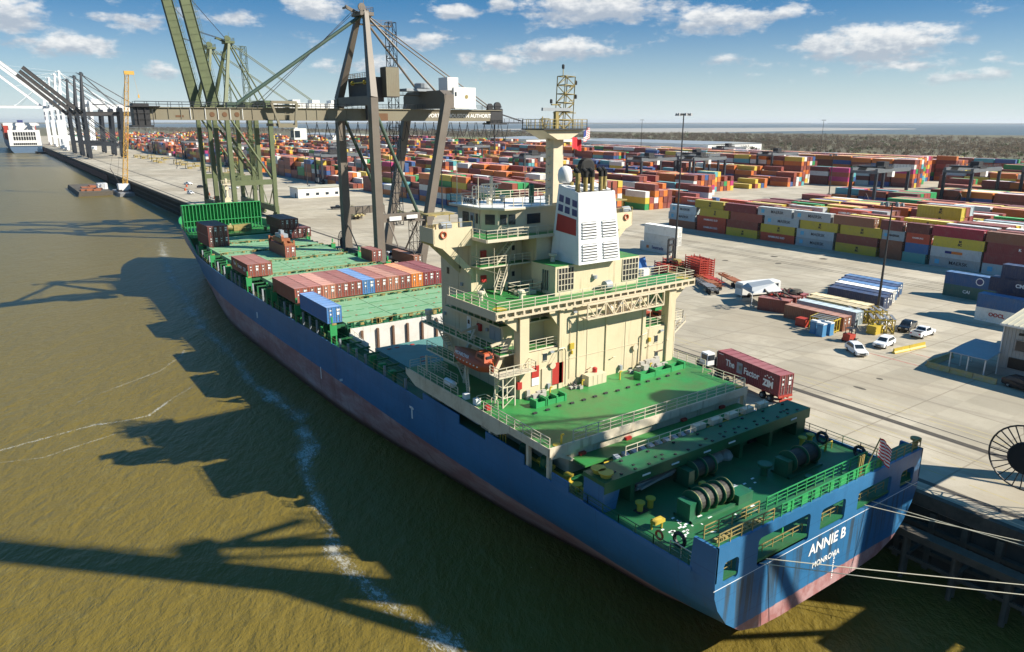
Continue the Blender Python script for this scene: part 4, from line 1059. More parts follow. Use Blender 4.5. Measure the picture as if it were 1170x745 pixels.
flag('flag', 'plain red flag flying from the radar mast', 57.7, 69.2, 41.0, 1.7, 1.35, 'flag_red', .25)
flag('flag', 'striped flag with a blue canton flying beside the red one on the mast', 59.3, 69.0, 41.6, 1.9, 1.3, 'flag_red', .55, True, True, -.25)
flag('flag', 'red and white striped flag drooping from the staff at the stern', 60.9, 29.6, 15.2, 1.5, 1.9, 'flag_red', -.2, True, False, .9)
# red ladder door, doors, windows on the deckhouse
def ybox(name, mat, x0, x1, z0, z1, y=62.0, d=.1, parent=house): a = MB(); a.box(x0, x1, y-d, y-.002, z0, z1); return a.build(name, mat, parent)
ybox('red_panel', 'ship_red', 46.5, 47.5, 16.15, 17.5); ybox('notice_board', 'white', 46.5, 47.5, 15.2, 16.1); ybox('door', 'ship_red', 49.4, 51.0, 14.75, 17.3, d=.15); ybox('door', 'beige_clean', 47.9, 49.3, 14.6, 17.0, d=.12)
for (x, z0) in ((48.1,17.9),(66.0,17.0),(66.2,14.9)):
    w_ = ybox('window', 'glass', x, x+.55, z0, z0+.85, d=.06); a = MB(); a.box(x-.08, x+.63, 61.9, 61.935, z0-.08, z0); a.box(x-.08, x+.63, 61.9, 61.935, z0+.85, z0+.93); a.build('window_frame', 'rail_paint', w_)
o = MB()
for (x, z) in ((49.3,17.2),(62.4,17.0)): o.lathe((x,61.7,z), [(.42,-.05),(.42,.05)], 14, 'y'); o.beam((x,61.85,z),(x,61.85,z-2.4),.05)
for (x, z) in ((55,15.6),(58.6,16.2),(64.7,16.6),(67.9,16.8)): o.path([(x,61.95,z),(x,61.6,z+.3),(x+.3,61.6,z+.3)], .05)
for x in (52.0,53.1,64.9): o.beam((x,61.9,15),(x,61.9,22), .05)
o.path([(50.1,61.7,19.0),(51.0,61.7,19.0),(51.2,61.7,18.6),(51.2,61.7,14.5)], .09); o.path([(64.3,61.7,18.6),(63.5,61.7,18.4),(63.4,61.7,14.5)], .09)
o.path([(48.9,61.6,17.3),(50.2,61.6,19.2)], .03)
for zz in (17.4, 20.6): o.box(51.5,63.2,61.95,61.985,zz,zz+.05)
for x in (54.6,60.8): o.box(x,x+.05,61.95,61.985,14.4,23.5)
for (x0_,x1_,zz) in ((45.9,50.2,16.9),(64.4,67.8,16.6)): o.box(x0_,x1_,61.95,61.985,zz,zz+.05)
for y in (66.5,70.2,74.4): o.box(44.55,44.585,y,y+.05,17,30.5)
for zz in (21.8,24.6,27.7): o.box(44.55,44.585,65,78.5,zz,zz+.05)
o.build('wall_pipe', 'beige_clean', house)
o = MB()
for (x, z) in ((52.3,22.9),(56.1,22.6),(59.4,22.9),(62.6,22.8),(49.0,18.7),(66.8,18.3)): o.box(x,x+.5,61.7,61.98,z,z+.2)
for (x, z) in ((53.9,14.5),(59.9,14.5),(48.6,14.5)): o.box(x,x+.35,61.6,61.98,z,z+.6)
for (y, z) in ((77.5,20.5),(67.8,20.6),(67.6,23.4),(73.3,25.0)): o.box(44.35,44.58,y,y+.35,z,z+.35)
o.build('junction_box', 'canopy_grey', house)
o = MB()
for (x, y) in ((47.3,65.2),(48.6,69.9),(62.8,66.9),(43.2,67.2)): o.lathe((x,y,24.6), [(.22,0),(.22,.7),(.42,.75),(.42,1.0),(.2,1.1)], 10)
for (x, y) in ((58.2,65.9),(53.1,66.8)): o.lathe((x,y,28.06), [(.3,0),(.3,.6),(.5,.7),(.5,.95)], 10)
for (x, y) in ((49.3,74.8),(52.6,76.6),(58.6,75.2),(61.2,77.4)): o.lathe((x,y,34.3), [(.25,0),(.25,.5),(.4,.55),(.4,.8)], 10)
o.build('ventilator', 'rail_paint', house)
o = MB(); o.box(51.9,52.5,61.75,61.98,18.6,19.3); o.box(64.8,65.1,61.7,61.98,17.3,17.8); o.box(52.1,52.3,61.7,61.98,18.0,18.4); o.build('wall_lamp', 'yellow', house)
o = MB(); o.box(66.2,67.6,61.93,61.97,15.6,15.75); o.build('wall_lettering', 'guide_brown', house)
# windows, doors and boxes on the port wall and in the recesses
def xbox(name, mat, y0, y1, z0, z1, x=44.6, d=.1, parent=house): a = MB(); a.box(x-d, x-.002, y0, y1, z0, z1); return a.build(name, mat, parent)
for (y, z) in ((76.3,28.6),(74.3,29.9),(76.6,25.9),(73.8,27.0)): xbox('window', 'glass', y, y+.5, z, z+.8, d=.05)
for (y, z) in ((71.6,22.3),(71.6,19.45)):
    d_ = xbox('door', 'white', y, y+.9, z, z+2.0, d=.08); xbox('door_window', 'glass', y+.25, y+.65, z+1.1, z+1.6, x=44.51, d=.03, parent=d_)
for (y, z) in ((69.2,23.2),(69.2,20.3)): xbox('hose_box', 'ship_red', y, y+.8, z, z+.8, d=.3)
xbox('wall_panel', 'canopy_grey', 65.3, 67.6, 19.8, 21.6, d=.05)
for (x, z) in ((45.9,28.6),(45.9,25.6)):
    a = MB(); a.box(x, x+.7, 71.2, 71.49, z, z+.8); a.build('hose_box', 'ship_red', house)
for (x, z) in ((50.2,27.9),(50.2,24.7)):
    a = MB(); a.box(x, x+.85, 71.4, 71.49, z, z+2.0); d_ = a.build('door', 'beige_clean', house); a = MB(); a.box(x+.2, x+.6, 71.36, 71.395, z+1.1, z+1.7); a.build('door_window', 'glass', d_)
for (x, z) in ((47.1,20.1),(47.2,22.7),(66,20.2)):
    a = MB(); a.box(x, x+.6, 64.8, 64.89, z, z+.9); a.build('window', 'glass', house)
# funnel
fb = [(54.0,63.1),(60.5,63.1),(60.5,68.4),(54.0,68.4)]; ft = [(54.45,64.0,36.2),(60.05,64.0,36.2),(60.05,67.6,37.0),(54.45,67.6,37.0)]
o = MB(); o.hexa([(x,y,28.06) for x,y in fb]+ft); fn = o.build('funnel', 'white_ship', house)
def fpt(u, v, side):   # u 0..1 across, v 0..1 up on a funnel face
    if side == 'aft': a0, a1, b0, b1 = Vector((54.0,63.1,28.06)), Vector((60.5,63.1,28.06)), Vector((54.45,64.0,36.2)), Vector((60.05,64.0,36.2))
    else: a0, a1, b0, b1 = Vector((54.0,68.4,28.06)), Vector((54.0,63.1,28.06)), Vector((54.45,67.6,37.0)), Vector((54.45,64.0,36.2))
    return a0.lerp(a1, u).lerp(b0.lerp(b1, u), v)
def fpanel(mb, u0, u1, v0, v1, side, off, mi=0):
    n = (fpt(1,0,side)-fpt(0,0,side)).cross(fpt(0,1,side)-fpt(0,0,side)).normalized()
    P = [fpt(u0,v0,side), fpt(u1,v0,side), fpt(u1,v1,side), fpt(u0,v1,side)]
    mb.hexa([p+n*.003 for p in P]+[p+n*off for p in P], mi)
o = MB(); 
for u0 in (.10, .40, .72):
    for v0, v1 in ((.79,.88),(.665,.755)): fpanel(o, u0, u0+.21, v0-.0, v1, 'port', .03)
o.build('funnel_mark', 'navy', fn)
o = MB(); fpanel(o, .10, .90, .40, .625, 'port', .03); o.build('funnel_mark', 'ship_red', fn)
for (u0, v0) in ((.09,.36),(.60,.36),(.09,.05),(.60,.05)):
    o = MB(); fpanel(o, u0, u0+.36, v0, v0+.235, 'aft', .02); lv = o.build('louvre', 'dark_metal', fn)
    o = MB()
    for k in range(6): fpanel(o, u0-.01, u0+.365, v0+.005+k*.04, v0+.028+k*.04, 'aft', .16)
    o.build('louvre_slat', 'white_ship', lv)
o = MB()
for k, (x, y) in enumerate(((54.9,64.7),(55.9,64.5),(56.9,64.5),(58.4,64.7),(59.2,64.9))):
    o.tube((x,y,36.2),(x,y,38.4), .26 if k else .3, 10)
o.build('exhaust_pipe', 'ochre', fn)
o = MB()
for k, (x, y) in enumerate(((54.9,64.7),(55.9,64.5),(56.9,64.5),(58.4,64.7),(59.2,64.9))):
    o.tube((x,y,37.9),(x,y,38.55), .29, 10); o.tube((x,y,38.45),(x-.05,y+.45,38.75), .29, 10)
o.tube((57.6,66.3,37.0),(57.6,66.3,38.8), .6, 16); o.lathe((57.6,66.0,38.9), [(.8,1.0),(1.05,.8),(1.05,0.1),(.8,0)], 20, 'y')
for x in (54.7,56.4,57.8,59.7): o.beam((x,64.2,36.2),(x,64.2,37.2), .12)
o.box(54.6,59.9,64.2,67.5,36.25,36.32)
o.build('exhaust_bend', 'soot', fn)
o = MB(); o.tube((55.9,67.0,36.6),(55.9,67.0,37.2), .25); o.build('radome_stand', 'ochre', fn)
o = MB(); o.lathe((55.4,67.6,37.1), [(.7,0),(.85,.35),(.88,.95),(.8,1.45),(.55,1.8),(.2,1.95)], 18); o.build('radome', 'white_ship', fn, smooth=True)
# ---------------------------------------------------------------- lifeboats
def lifeboat(x, y, z, sgn):
    o = MB(); n = 14; vs = []
    for i in range(n+1):
        u = i/n*2-1; hwid = 1.25*(1-abs(u)**3.2)+.04; yy = y+u*4.0; keel = z-.9+.5*abs(u)**3; top = z+1.0-.35*abs(u)**2
        ringp = []
        for k in range(12):
            an = 2*math.pi*k/12; sx = math.cos(an); sz = math.sin(an)
            ringp.append((x+hwid*sx, yy, (z+(top-z)*sz) if sz >= 0 else (z+(z-keel)*sz*abs(sz)**.0)))
        o.v += ringp
    for i in range(n):
        for k in range(12): o.f.append((i*12+k, i*12+(k+1)%12, (i+1)*12+(k+1)%12, (i+1)*12+k)); o.mi.append(0)
    o.f.append(tuple(range(12))); o.mi.append(0); o.f.append(tuple(n*12+k for k in reversed(range(12)))); o.mi.append(0)
    b_ = o.build('lifeboat_hull', 'boat_orange', None, smooth=True); b_.name = 'lifeboat'
    tag(b_, 'orange enclosed lifeboat hanging in davits on the port side of the deckhouse' if sgn < 0 else 'orange lifeboat on the far starboard side half hidden by the deckhouse', 'lifeboat')
    o = MB(); o.hexa([(x-.75,y-3.4,z+.6),(x+.75,y-3.4,z+.6),(x+.75,y-1.4,z+.8),(x-.75,y-1.4,z+.8),(x-.5,y-3.1,z+1.55),(x+.5,y-3.1,z+1.55),(x+.5,y-1.6,z+1.6),(x-.5,y-1.6,z+1.6)]); cb = o.build('cockpit', 'boat_orange', b_)
    o = MB(); o.box(x-.72, x-.6, y-2.9, y-1.9, z+1.0, z+1.3); o.box(x-.4,x+.4,y-3.36,y-3.25,z+1.0,z+1.3); o.build('window', 'glass', cb)
    o = MB()
    for k in range(9): o.box(x+sgn*1.22, x+sgn*1.30, y-2.8+k*.7, y-2.6+k*.7, z+.05, z+.15)
    o.ring((x,y,z), 0, 0) if 0 else None
    o.build('grab_line', 'letter_white', b_)
    for k, w_ in enumerate(('MONROVIA',)): text(w_, (x+sgn*1.05, y+.8, z+.62), (rad(62), 0, rad(-90) if sgn < 0 else rad(90)), .55, 'letter_white', b_)
lifeboat(41.7, 66.6, 18.0, -1); lifeboat(71.0, 68.5, 18.0, 1)
# davits, boat platform tower, liferaft canisters, small gear: parts of the ship
o = MB()
for (y) in (63.3, 69.8): o.beam((44.4,y,20.8),(42.2,y,17.0), .35, .5); o.beam((42.4,y,14.1),(42.9,y,17.0), .35); o.beam((44.4,y,20.8),(41.9,y,20.4),.25)
o.build('davit', 'beige_clean', house)
o = MB()
for (x, y) in ((41.6,60.6),(43.2,60.6),(41.6,62.1),(43.2,62.1)): o.beam((x,y,14.1),(x,y,17.6), .13)
for z in (15.2,16.4): o.beam((41.6,60.6,z),(43.2,60.6,z),.09); o.beam((41.6,60.6,z),(41.6,62.1,z),.09)
for (z0, z1) in ((14.1,15.2),(15.2,16.4),(16.4,17.5)): o.beam((41.6,60.6,z0),(43.2,60.6,z1),.08); o.beam((41.6,60.6,z1),(41.6,62.1,z0),.08)
o.box(41.0,46.0,60.4,62.2,17.55,17.65); o.rail([(41.0,62.2,17.65),(41.0,60.45,17.65),(45.9,60.45,17.65),(45.9,62.0,17.65)], r=.05, step=.9)
o.build('boat_platform', 'rail_paint', house)
o = MB(); o.lathe((40.1,69.3,14.75), [(.2,-.95),(.42,-.85),(.42,.85),(.2,.95)], 12, 'y'); o.box(39.6,40.2,65.0,65.7,14.1,14.7); o.box(39.6,40.2,62.8,63.5,14.1,14.8); o.build('liferaft_canister', 'white_ship', house)
o = MB(); o.stair((40.6,66.0,14.1),(41.0,67.0,16.0), .5, side=(0,1,0)); o.rail([(40,76,14.1),(42.6,74,14.1),(42.6,77,14.1)], r=.04)
o.beam((40.2,75.0,14.1),(40.2,75.0,16.6), .2); o.beam((40.2,75.0,16.4),(41.6,75.0,16.0), .12); o.rail([(39.8,63.0,14.1),(40.9,63.0,14.1),(40.9,60.5,14.1)], r=.04)
o.build('boat_ladder', 'rail_paint', house)
# starboard accommodation gangway tower and green machine
o = MB()
for (x, y) in ((69.2,62.6),(70.3,62.6),(69.2,64.0),(70.3,64.0)): o.beam((x,y,14.1),(x,y,19.2), .13)
for k in range(5): o.beam((69.2,62.6,14.1+k),(70.3,62.6,15.1+k),.08); o.beam((69.2,62.6,15.1+k),(70.3,62.6,15.1+k),.08)
o.stair((69.3,63.2,16.5),(72.6,63.2,18.6), .8); o.box(68.8,71.4,62.3,64.3,19.2,19.32); o.rail([(68.8,62.3,19.3),(71.4,62.3,19.3),(71.4,64.3,19.3)], r=.045)
o.build('gangway_tower', 'rail_paint', house)
o = MB(); o.box(68.9,70.9,64.2,67.5,14.1,15.3); o.box(69.0,70.2,64.0,64.2,14.1,15.5); o.build('red_locker', 'ship_red', house)
o = MB()
for k in range(7): o.box(69.4+(k%3)*.8, 70.1+(k%3)*.8, 64.8, 66.4, 21.6+(k//3)*.7, 22.2+(k//3)*.7)
o.box(68.2,71.6,64.2,66.8,20.3,20.9); o.build('store_rack', 'bright_green', house)

# ---------------------------------------------------------------- mooring deck aft
o = MB(); o.box(39.6, 70.0, 42.1, 44.9, 13.3, 13.7)           # transverse structure
o.box(39.6, 70.0, 42.05, 42.1, 12.6, 13.72); o.box(39.6, 70.0, 44.9, 44.95, 12.9, 13.72)
for x in (43.3, 51.2, 58.7, 63.6): o.box(x-.25, x+.25, 42.3, 44.6, 10.7, 13.3)
o.box(58.9, 69.4, 44.0, 44.4, 10.7, 13.3)
sb = o.build('stern_gantry', 'dark_green', ship)
o = MB(); o.hexa([(39.6,42.2,10.7),(41.2,42.2,10.7),(41.2,44.8,10.7),(39.6,44.8,10.7),(39.6,42.06,13.3),(41.6,42.06,13.3),(41.6,44.8,13.3),(39.6,44.8,13.3)]); o.build('gantry_leg', 'hull_paint', sb)
o = MB(); o.box(68.3, 69.9, 42.4, 44.6, 10.7, 13.3); o.build('gantry_leg', 'dark_green', sb)
o = MB()
random.seed(5)
for k in range(16):
    x = 42+k*1.75; o.box(x-.12, x+.12, 42.4, 42.62, 13.7, 13.8)
    if k % 2: o.box(x-.12, x+.15, 44.3, 44.5, 13.7, 13.85)
for k in range(18): 
    x = random.uniform(41, 69); o.box(x-.12, x+.12, 43.1, 43.3, 13.702, 13.78)
o.build('lashing_socket', 'dark_metal', sb)
o = MB()
for x in (44.2,48.0,52.5,56.2,66.5): o.box(x, x+1.0, 41.98, 42.04, 13.05, 13.2)
o.box(60.4,61.6,43.9,43.98,11.9,12.7); o.box(66.2,66.6,43.9,43.98,11.9,12.4); o.build('lamp_strip', 'letter_white', sb)
o = MB()
for x in (62.0, 65.2): o.box(x, x+.9, 43.85, 43.99, 10.8, 12.7)
o.box(63.0,63.5,43.8,43.9,10.8,12.7); o.build('doorway', 'black', sb)
o = MB()
for (x, y) in ((40.6,43.0),(40.6,44.0)): o.lathe((x,y,13.7), [(.5,0),(.5,.3),(.7,.35),(.7,.45)], 12)
o.build('fairlead', 'yellow', sb)
# gap between the gantry and the poop: catwalk with tanks and beams, railings
o = MB(); o.box(42.2, 67.4, 47.6, 49.7, 12.2, 12.4); o.box(42.2, 67.4, 46.9, 47.6, 11.5, 11.7); cw = o.build('catwalk', 'deck_green', ship)
o = MB(); o.box(44.0, 66.0, 46.9, 47.0, 12.3, 12.5); o.box(44,54,45.0,45.1,12.9,13.1); o.build('catwalk_edge', 'yellow', cw)
o = MB()
for k in range(11):
    x = 45.0+k*1.15; o.beam((x,45.2,12.6),(x+.5,47.0,12.75), .55, .4)
o.build('ventilation_duct', 'canopy_grey', cw)
o = MB(); o.rail([(45,45.1,13.7),(66,45.1,13.7)], r=.045, h=.9, bars=2, step=1.5)
for k in range(5):
    x = 55+k*2.6; o.box(x, x+1.5, 45.2, 45.9, 13.5, 14.1)
o.build('catwalk_rail', 'rail_paint', cw)
# winches
def winch(x, y, L, R, drums, rz=0, z=10.7):
    g = MB(); g.box(x-.9, x, y-1.0, y+1.0, z, z+.25)
    g.box(x-.9, x-.1, y-.75, y+.75, z+.2, z+1.7); g.box(x+L, x+L+.35, y-.6, y+.6, z, z+1.3); g.box(x-.9, x+L+.35, y-1.1, y-.8, z, z+.2); g.box(x-.9, x+L+.35, y+.8, y+1.1, z, z+.2)
    g.tube((x-.1,y,z+1.25),(x+L+.4,y,z+1.25), .28, 10); w_ = g.build('mooring_winch', 'machine_green', ship)
    for k in range(drums+1):
        xx = x+.15+k*(L-.3)/drums; d = MB(); d.lathe((xx-.07,y,z+1.25), [(R*.98,0),(R,.03),(R,.13),(R*.98,.16)], 22, 'x'); d.build('drum_flange', 'machine_green', w_); d = MB(); d.ring((xx,y,z+1.25), R*.97, .055, 'x', 22, 5); d.build('flange_rim', 'ochre', w_)
    d = MB(); d.tube((x+.2,y,z+1.25),(x+L-.2,y,z+1.25), R*.78, 18); d.build('rope_drum', 'drum_wire', w_)
winch(45.6, 37.5, 4.6, 1.15, 4); winch(50.2, 45.0-3.3, 3.0, 1.0, 2); winch(59.6, 37.6, 4.2, 1.1, 2)
o = MB(); o.box(50.6,52.6,36.2,37.6,10.7,11.6); o.lathe((57.5,38.6,10.7), [(.35,0),(.35,.9),(.7,1.0),(.7,1.25)], 14)
for (x, y) in ((48.6,33.9),(58.8,34.6)): o.lathe((x,y,10.7), [(.9,0),(.85,.5),(.4,.6),(.4,1.2)], 14)
o.box(50.5,51.5,38.0,38.6,10.7,11.2); o.build('mooring_fitting', 'machine_green', ship)
o = MB()
for (x, y) in ((42.6,40.6),(43.9,40.6),(66.6,40.5),(68.0,40.5),(48.6,33.9)): o.lathe((x,y,10.7), [(.28,0),(.28,.75),(.45,.8),(.45,.95)], 12)
for (x, y) in ((66.2,38.2),(67.6,38.3)): o.path([(x,y,10.7),(x,y,11.5),(x+1.0,y,11.5),(x+1.0,y,10.7)], .07)
o.path([(41.3,37.9,10.7),(41.3,37.9,11.6),(42.2,37.6,11.6),(42.2,37.6,10.7)], .1); o.box(41.2,42.4,37.4,38.0,11.3,11.6)
o.box(53.2,54.0,30.4,30.9,10.7,11.6); o.box(49.3,49.9,39.4,39.8,11.6,11.9)
o.build('bollard', 'yellow', ship)
o = MB(); o.box(42.2,43.3,40.2,41.0,10.7,10.8)
for (x, y) in ((41.3,34.8),(68.9,35.4)): o.ring((x,y,11.3), .55, .17, 'x', 14, 6); 
o.ring((68.9,39.6,11.3), .6, .17, 'x', 14, 6)
o.build('panama_chock', 'dark_metal', ship)
o = MB(); o.ring((40.2,36.0,11.5), .36, .1, 'x', 14, 6); o.build('life_ring', 'boat_orange', ship)
o = MB(); random.seed(11)
for k in range(70):
    x, y = (random.gauss(43.6,1.0), random.gauss(36.4,.8)) if k < 26 else ((random.gauss(50,2), random.gauss(33.6,.8)) if k < 52 else (random.gauss(53.5,1.2), random.gauss(38.8,.6)))
    s_ = random.uniform(.07,.3); o.face([(x-s_,y-.1,10.706),(x+s_,y-.08,10.706),(x+s_*.9,y+.12,10.706),(x-s_*.8,y+.1,10.706)])
for (a, b_) in (((44,33),(49,33.6)),((45,34.8),(47,33.4)),((51.5,34.5),(54,33.0))): o.beam((a[0],a[1],10.71),(b_[0],b_[1],10.71),.12,.02)
o.build('paint_splash', 'letter_white', ship)
# bundle of pallets/tarps lying under the gantry
o = MB()
for k in range(9): o.beam((44.4+random.uniform(-.3,.3),42.6+k*.2,10.8+random.uniform(0,.9)),(49.6+random.uniform(-.4,.4),42.9+k*.2,10.9+random.uniform(.1,1.0)), .22)
for k in range(5): o.lathe((53.0+k*1.1,43.2+.3*(k%2),10.7), [(.7,0),(.8,.3),(.5,.8),(.15,.95)], 9)
o.build('stowed_gear', 'stone_drum', ship)
# transom-top walkway and rails
o = MB(); o.box(39.9, 69.7, 30.05, 31.5, 13.45, 13.6); tw = o.build('transom_walkway', 'dark_green', ship)
o = MB(); o.rail([(47.6,31.4,13.6),(62.5,31.4,13.6)], r=.06, step=1.4); o.rail([(47.6,30.0,13.6),(62.5,30.0,13.6)], r=.06, step=1.4)
for k in range(8): o.box(48.4+k*1.9, 49.3+k*1.9, 30.02, 30.07, 13.7, 14.5)
for x in (45.5,50,54.6,59.5,64): o.box(x-.1, x+.1, 31.2, 31.4, 10.7, 13.45)
o.build('transom_rail', 'bright_green', tw)
o = MB(); o.rail([(40.0,30.0,13.6),(46.6,30.0,13.6)], r=.05, step=1.4); o.rail([(40.0,31.4,13.6),(46.6,31.4,13.6)], r=.05); o.rail([(63.6,30.0,13.6),(69.6,30.0,13.6)], r=.05); o.rail([(40.4,31.8,10.7),(40.4,30.4,10.7)], r=.05)
o.lathe((69.4,30.4,13.6), [(.25,0),(.25,.7),(.5,.8),(.5,1.0)], 10)
for k in range(12): o.box(40.3+k*.5, 40.6+k*.5, 30.4, 30.8, 13.6, 13.6+random.uniform(.05,.3))
for x in (58.9,59.25,59.5): o.beam((x,30.2,13.6),(x+.15,30.2,15.6), .12)
o.tube((59.6,30.1,13.6),(61.3,29.8,16.9), .06)
for (a, b_, z0, z1) in TO: o.rail([(a+.1,30.4,10.2),(b_-.1,30.4,10.2)], r=.045, step=1.3, h=1.2)
o.build('stern_rail', 'ochre', tw)
o = MB(); pr_ = [(XC-hb(y)+.12, y, 10.75) for y in (32.4,36,40,44,48.5)]; o.rail(pr_, r=.045, step=1.7); pr_ = [(XC+hb(y)-.12, y, 10.75) for y in (32.4,36,40,44,48.5)]; o.rail(pr_, r=.045, step=1.7)
o.build('side_rail', 'machine_green', ship)
o = MB(); 
for (p, q) in (((40.0,32.3,10.8),(40.0,34.6,10.8)),): o.rail([p, q], r=.05, step=1.1)
o.build('side_rail', 'rail_paint', ship)
# mooring ropes
for i, (p, q, s_) in enumerate([((45.2,29.9,10.3),(72.3,6.6,8.1),.28),((46.0,29.9,10.4),(72.3,8.3,8.3),.15),((60.4,29.9,10.5),(72.4,15.3,8.3),.12),((61.6,29.9,10.5),(72.4,10.4,8.2),.1),((67.5,29.9,10.7),(73,17,8.2),.05)]):
    p = Vector(p); q = Vector(q); a = MB(); pts = [p.lerp(q, k/12)-Vector((0,0,s_*4*(k/12)*(1-k/12))) for k in range(13)]; a.path(pts, .04, 5)
    tag(a.build('mooring_rope', 'rope'), ['longest pale mooring rope running from the large port opening of the transom to the quay','second pale mooring rope just beside the longest one, from the same transom opening','pale mooring rope from the wide starboard opening of the transom','mooring rope leaving the wide starboard transom opening closest to the quay','short mooring rope from the small starboard opening of the transom'][i], 'rope', 'mooring ropes at the stern')
# ================================================================ QUAY CRANES
def quay_crane(label, Yc, half, mat, boommat, apex, tipx=None, raise_deg=None, boom_len=48, house=None, xs=75, xg=15.4, back=118, detail=2,
               lean=3.2, twin=0, machine=True, legw=2.1, zg=44.2, gd=2.7, bracemat=None, label_text=None, reel=True, group='quay cranes along the berth', stays=2):
    r = thing('quay_crane', label, 'crane', (xs, Yc, 7.8), group)
    xl = xs+xg; g0 = 7.8; bracemat = bracemat or mat; zt = zg+gd
    def part(name, fn, m=mat, parent=r, **kw):
        a = MB(); fn(a); return a.build(name, m, parent, **kw)
    for y in (Yc-half, Yc+half):
        s_ = 1 if y > Yc else -1
        part('seaward_leg', lambda a: (a.beam((xs,y,g0+1.2),(xs,y,zg+5.2), legw*.95, legw*1.05, up=(0,1,0), w2=legw*.85, h2=legw),
                                       a.beam((xs,y,zg+5.0),(apex[0],Yc+s_*half*.18,apex[1]), legw*.8, legw*.95, up=(0,1,0), w2=legw*.5, h2=legw*.6)))
        part('landward_leg', lambda a: (a.beam((xl,y,g0+1.2),(xl+lean,y,zg+6.2), legw*.85, legw, up=(0,1,0), w2=legw*.95, h2=legw*.9),))
        part('tie_beam', lambda a: a.beam((xs+legw*.4,y,21.5),(xl,y,21.5), 1.3, 1.9))
        part('brace', lambda a: a.tube((xs+1,y,zg+1),(xl-.3,y,22.3), .42, 10), bracemat)
        # bogies: wheels in trucks under each corner
        for x in (xs, xl):
            b_ = part('bogie', lambda a: [(a.box(x-.6,x+.6,y-3.2+k*3.3,y-.6+k*3.3,g0+.5,g0+1.3)) for k in range(2)]+[a.box(x-.5,x+.5,y-2.2,y+2.2,g0+1.3,g0+2.1)])
            if detail > 1: part('wheel', lambda a: [a.lathe((x,y-2.7+k*1.65,g0+.42), [(.4,-.16),(.4,.16)], 10, 'x') for k in range(4)], 'dark_metal', b_)
    for x in (xs, xl):
        part('sill_beam', lambda a: a.box(x-.75, x+.75, Yc-half-1.5, Yc+half+1.5, g0+2.0, g0+4.3))
    part('portal_beam', lambda a: a.box(xs-.7, xs+.7, Yc-half, Yc+half, zg+3.5, zg+5.6))
    part('portal_beam', lambda a: a.prism([(Yc-half-.9,zg+3.0),(Yc+half+.9,zg+3.0),(Yc+half+.9,zg+6.2),(Yc+half-1.4,zg+7.3),(Yc-half+1.4,zg+7.3),(Yc-half-.9,zg+6.2)], 'x', xl+lean-1.4, xl+lean+1.2))
    # fixed girder, boom
    yy = (Yc,) if not twin else (Yc-twin, Yc+twin); gw = 2.2 if not twin else 1.5
    for y in yy:
        gb = part('girder', lambda a: (a.box(xs-1.5, back, y-gw/2, y+gw/2, zg, zt), a.box(xs-1.5, back, y-gw/2-.35, y+gw/2+.35, zt, zt+.18)), boommat)
        if detail > 1: part('girder_rail', lambda a: (a.rail([(xs,y-gw/2-.3,zt+.18),(back,y-gw/2-.3,zt+.18)], r=.045, step=2.2), a.rail([(xs,y+gw/2+.3,zt+.18),(back,y+gw/2+.3,zt+.18)], r=.045, step=2.2)), 'crane_black', gb)
    hx, hz = xs-1.5, zg+gd/2
    if raise_deg is None:
        dx, dz = -1.0, 0.0; L = hx-tipx
    else:
        dx, dz = -math.cos(rad(raise_deg)), math.sin(rad(raise_deg)); L = boom_len
    ux, uz = -dz, -dx  # 'up' side of the boom
    if raise_deg is not None: ux, uz = dz, -dx
    else: ux, uz = 0, 1
    for y in yy:
        def bm(a):
            P = []
            for (sx, sw) in ((0, -1), (0, 1), (L, -1), (L, 1)): pass
            for w_, hh in ((gw/2, gd/2),):
                c0 = Vector((hx, y, hz)); c1 = Vector((hx+dx*L, y, hz+dz*L)); u = Vector((ux, 0, uz)); n_ = Vector((0, 1, 0))
                a.hexa([c0-n_*w_-u*hh, c0+n_*w_-u*hh, c0+n_*w_+u*hh, c0-n_*w_+u*hh, c1-n_*w_-u*hh*.9, c1+n_*w_-u*hh*.9, c1+n_*w_+u*hh*.9, c1-n_*w_+u*hh*.9])
                for sgn in (-1, 1):   # flanges
                    a.hexa([c0-n_*(w_+.3)+u*hh*sgn, c0+n_*(w_+.3)+u*hh*sgn, c0+n_*(w_+.3)+u*(hh*sgn+.15), c0-n_*(w_+.3)+u*(hh*sgn+.15), c1-n_*(w_+.3)+u*hh*sgn*.9, c1+n_*(w_+.3)+u*hh*sgn*.9, c1+n_*(w_+.3)+u*(hh*sgn*.9+.15), c1-n_*(w_+.3)+u*(hh*sgn*.9+.15)])
                nst = int(L/2.4)
                for k in range(nst):
                    c = c0.lerp(c1, (k+.5)/nst)
                    for sg in (-1, 1): a.beam(c-u*hh*.9+n_*sg*(w_+.06), c+u*hh*.9+n_*sg*(w_+.06), .14, .14, up=(dx,0,dz))
        bo = part('boom', bm, boommat)
        if detail > 1:
            def br(a):
                c0 = Vector((hx, y-gw/2-.35, hz)); n_ = int(L/2.2); u = Vector((ux, 0, uz))
                for side in (0, gw+.7):
                    for k in range(n_+1):
                        p = c0+Vector((dx*L*k/n_, side, dz*L*k/n_))+u*gd/2; a.beam(p, p+u*1.15, .09)
                    for q in (.6, 1.12): a.beam(c0+Vector((0,side,0))+u*(gd/2+q), c0+Vector((dx*L,side,dz*L))+u*(gd/2+q), .07)
            part('boom_rail', br, 'crane_black' if raise_deg is None else mat, bo)
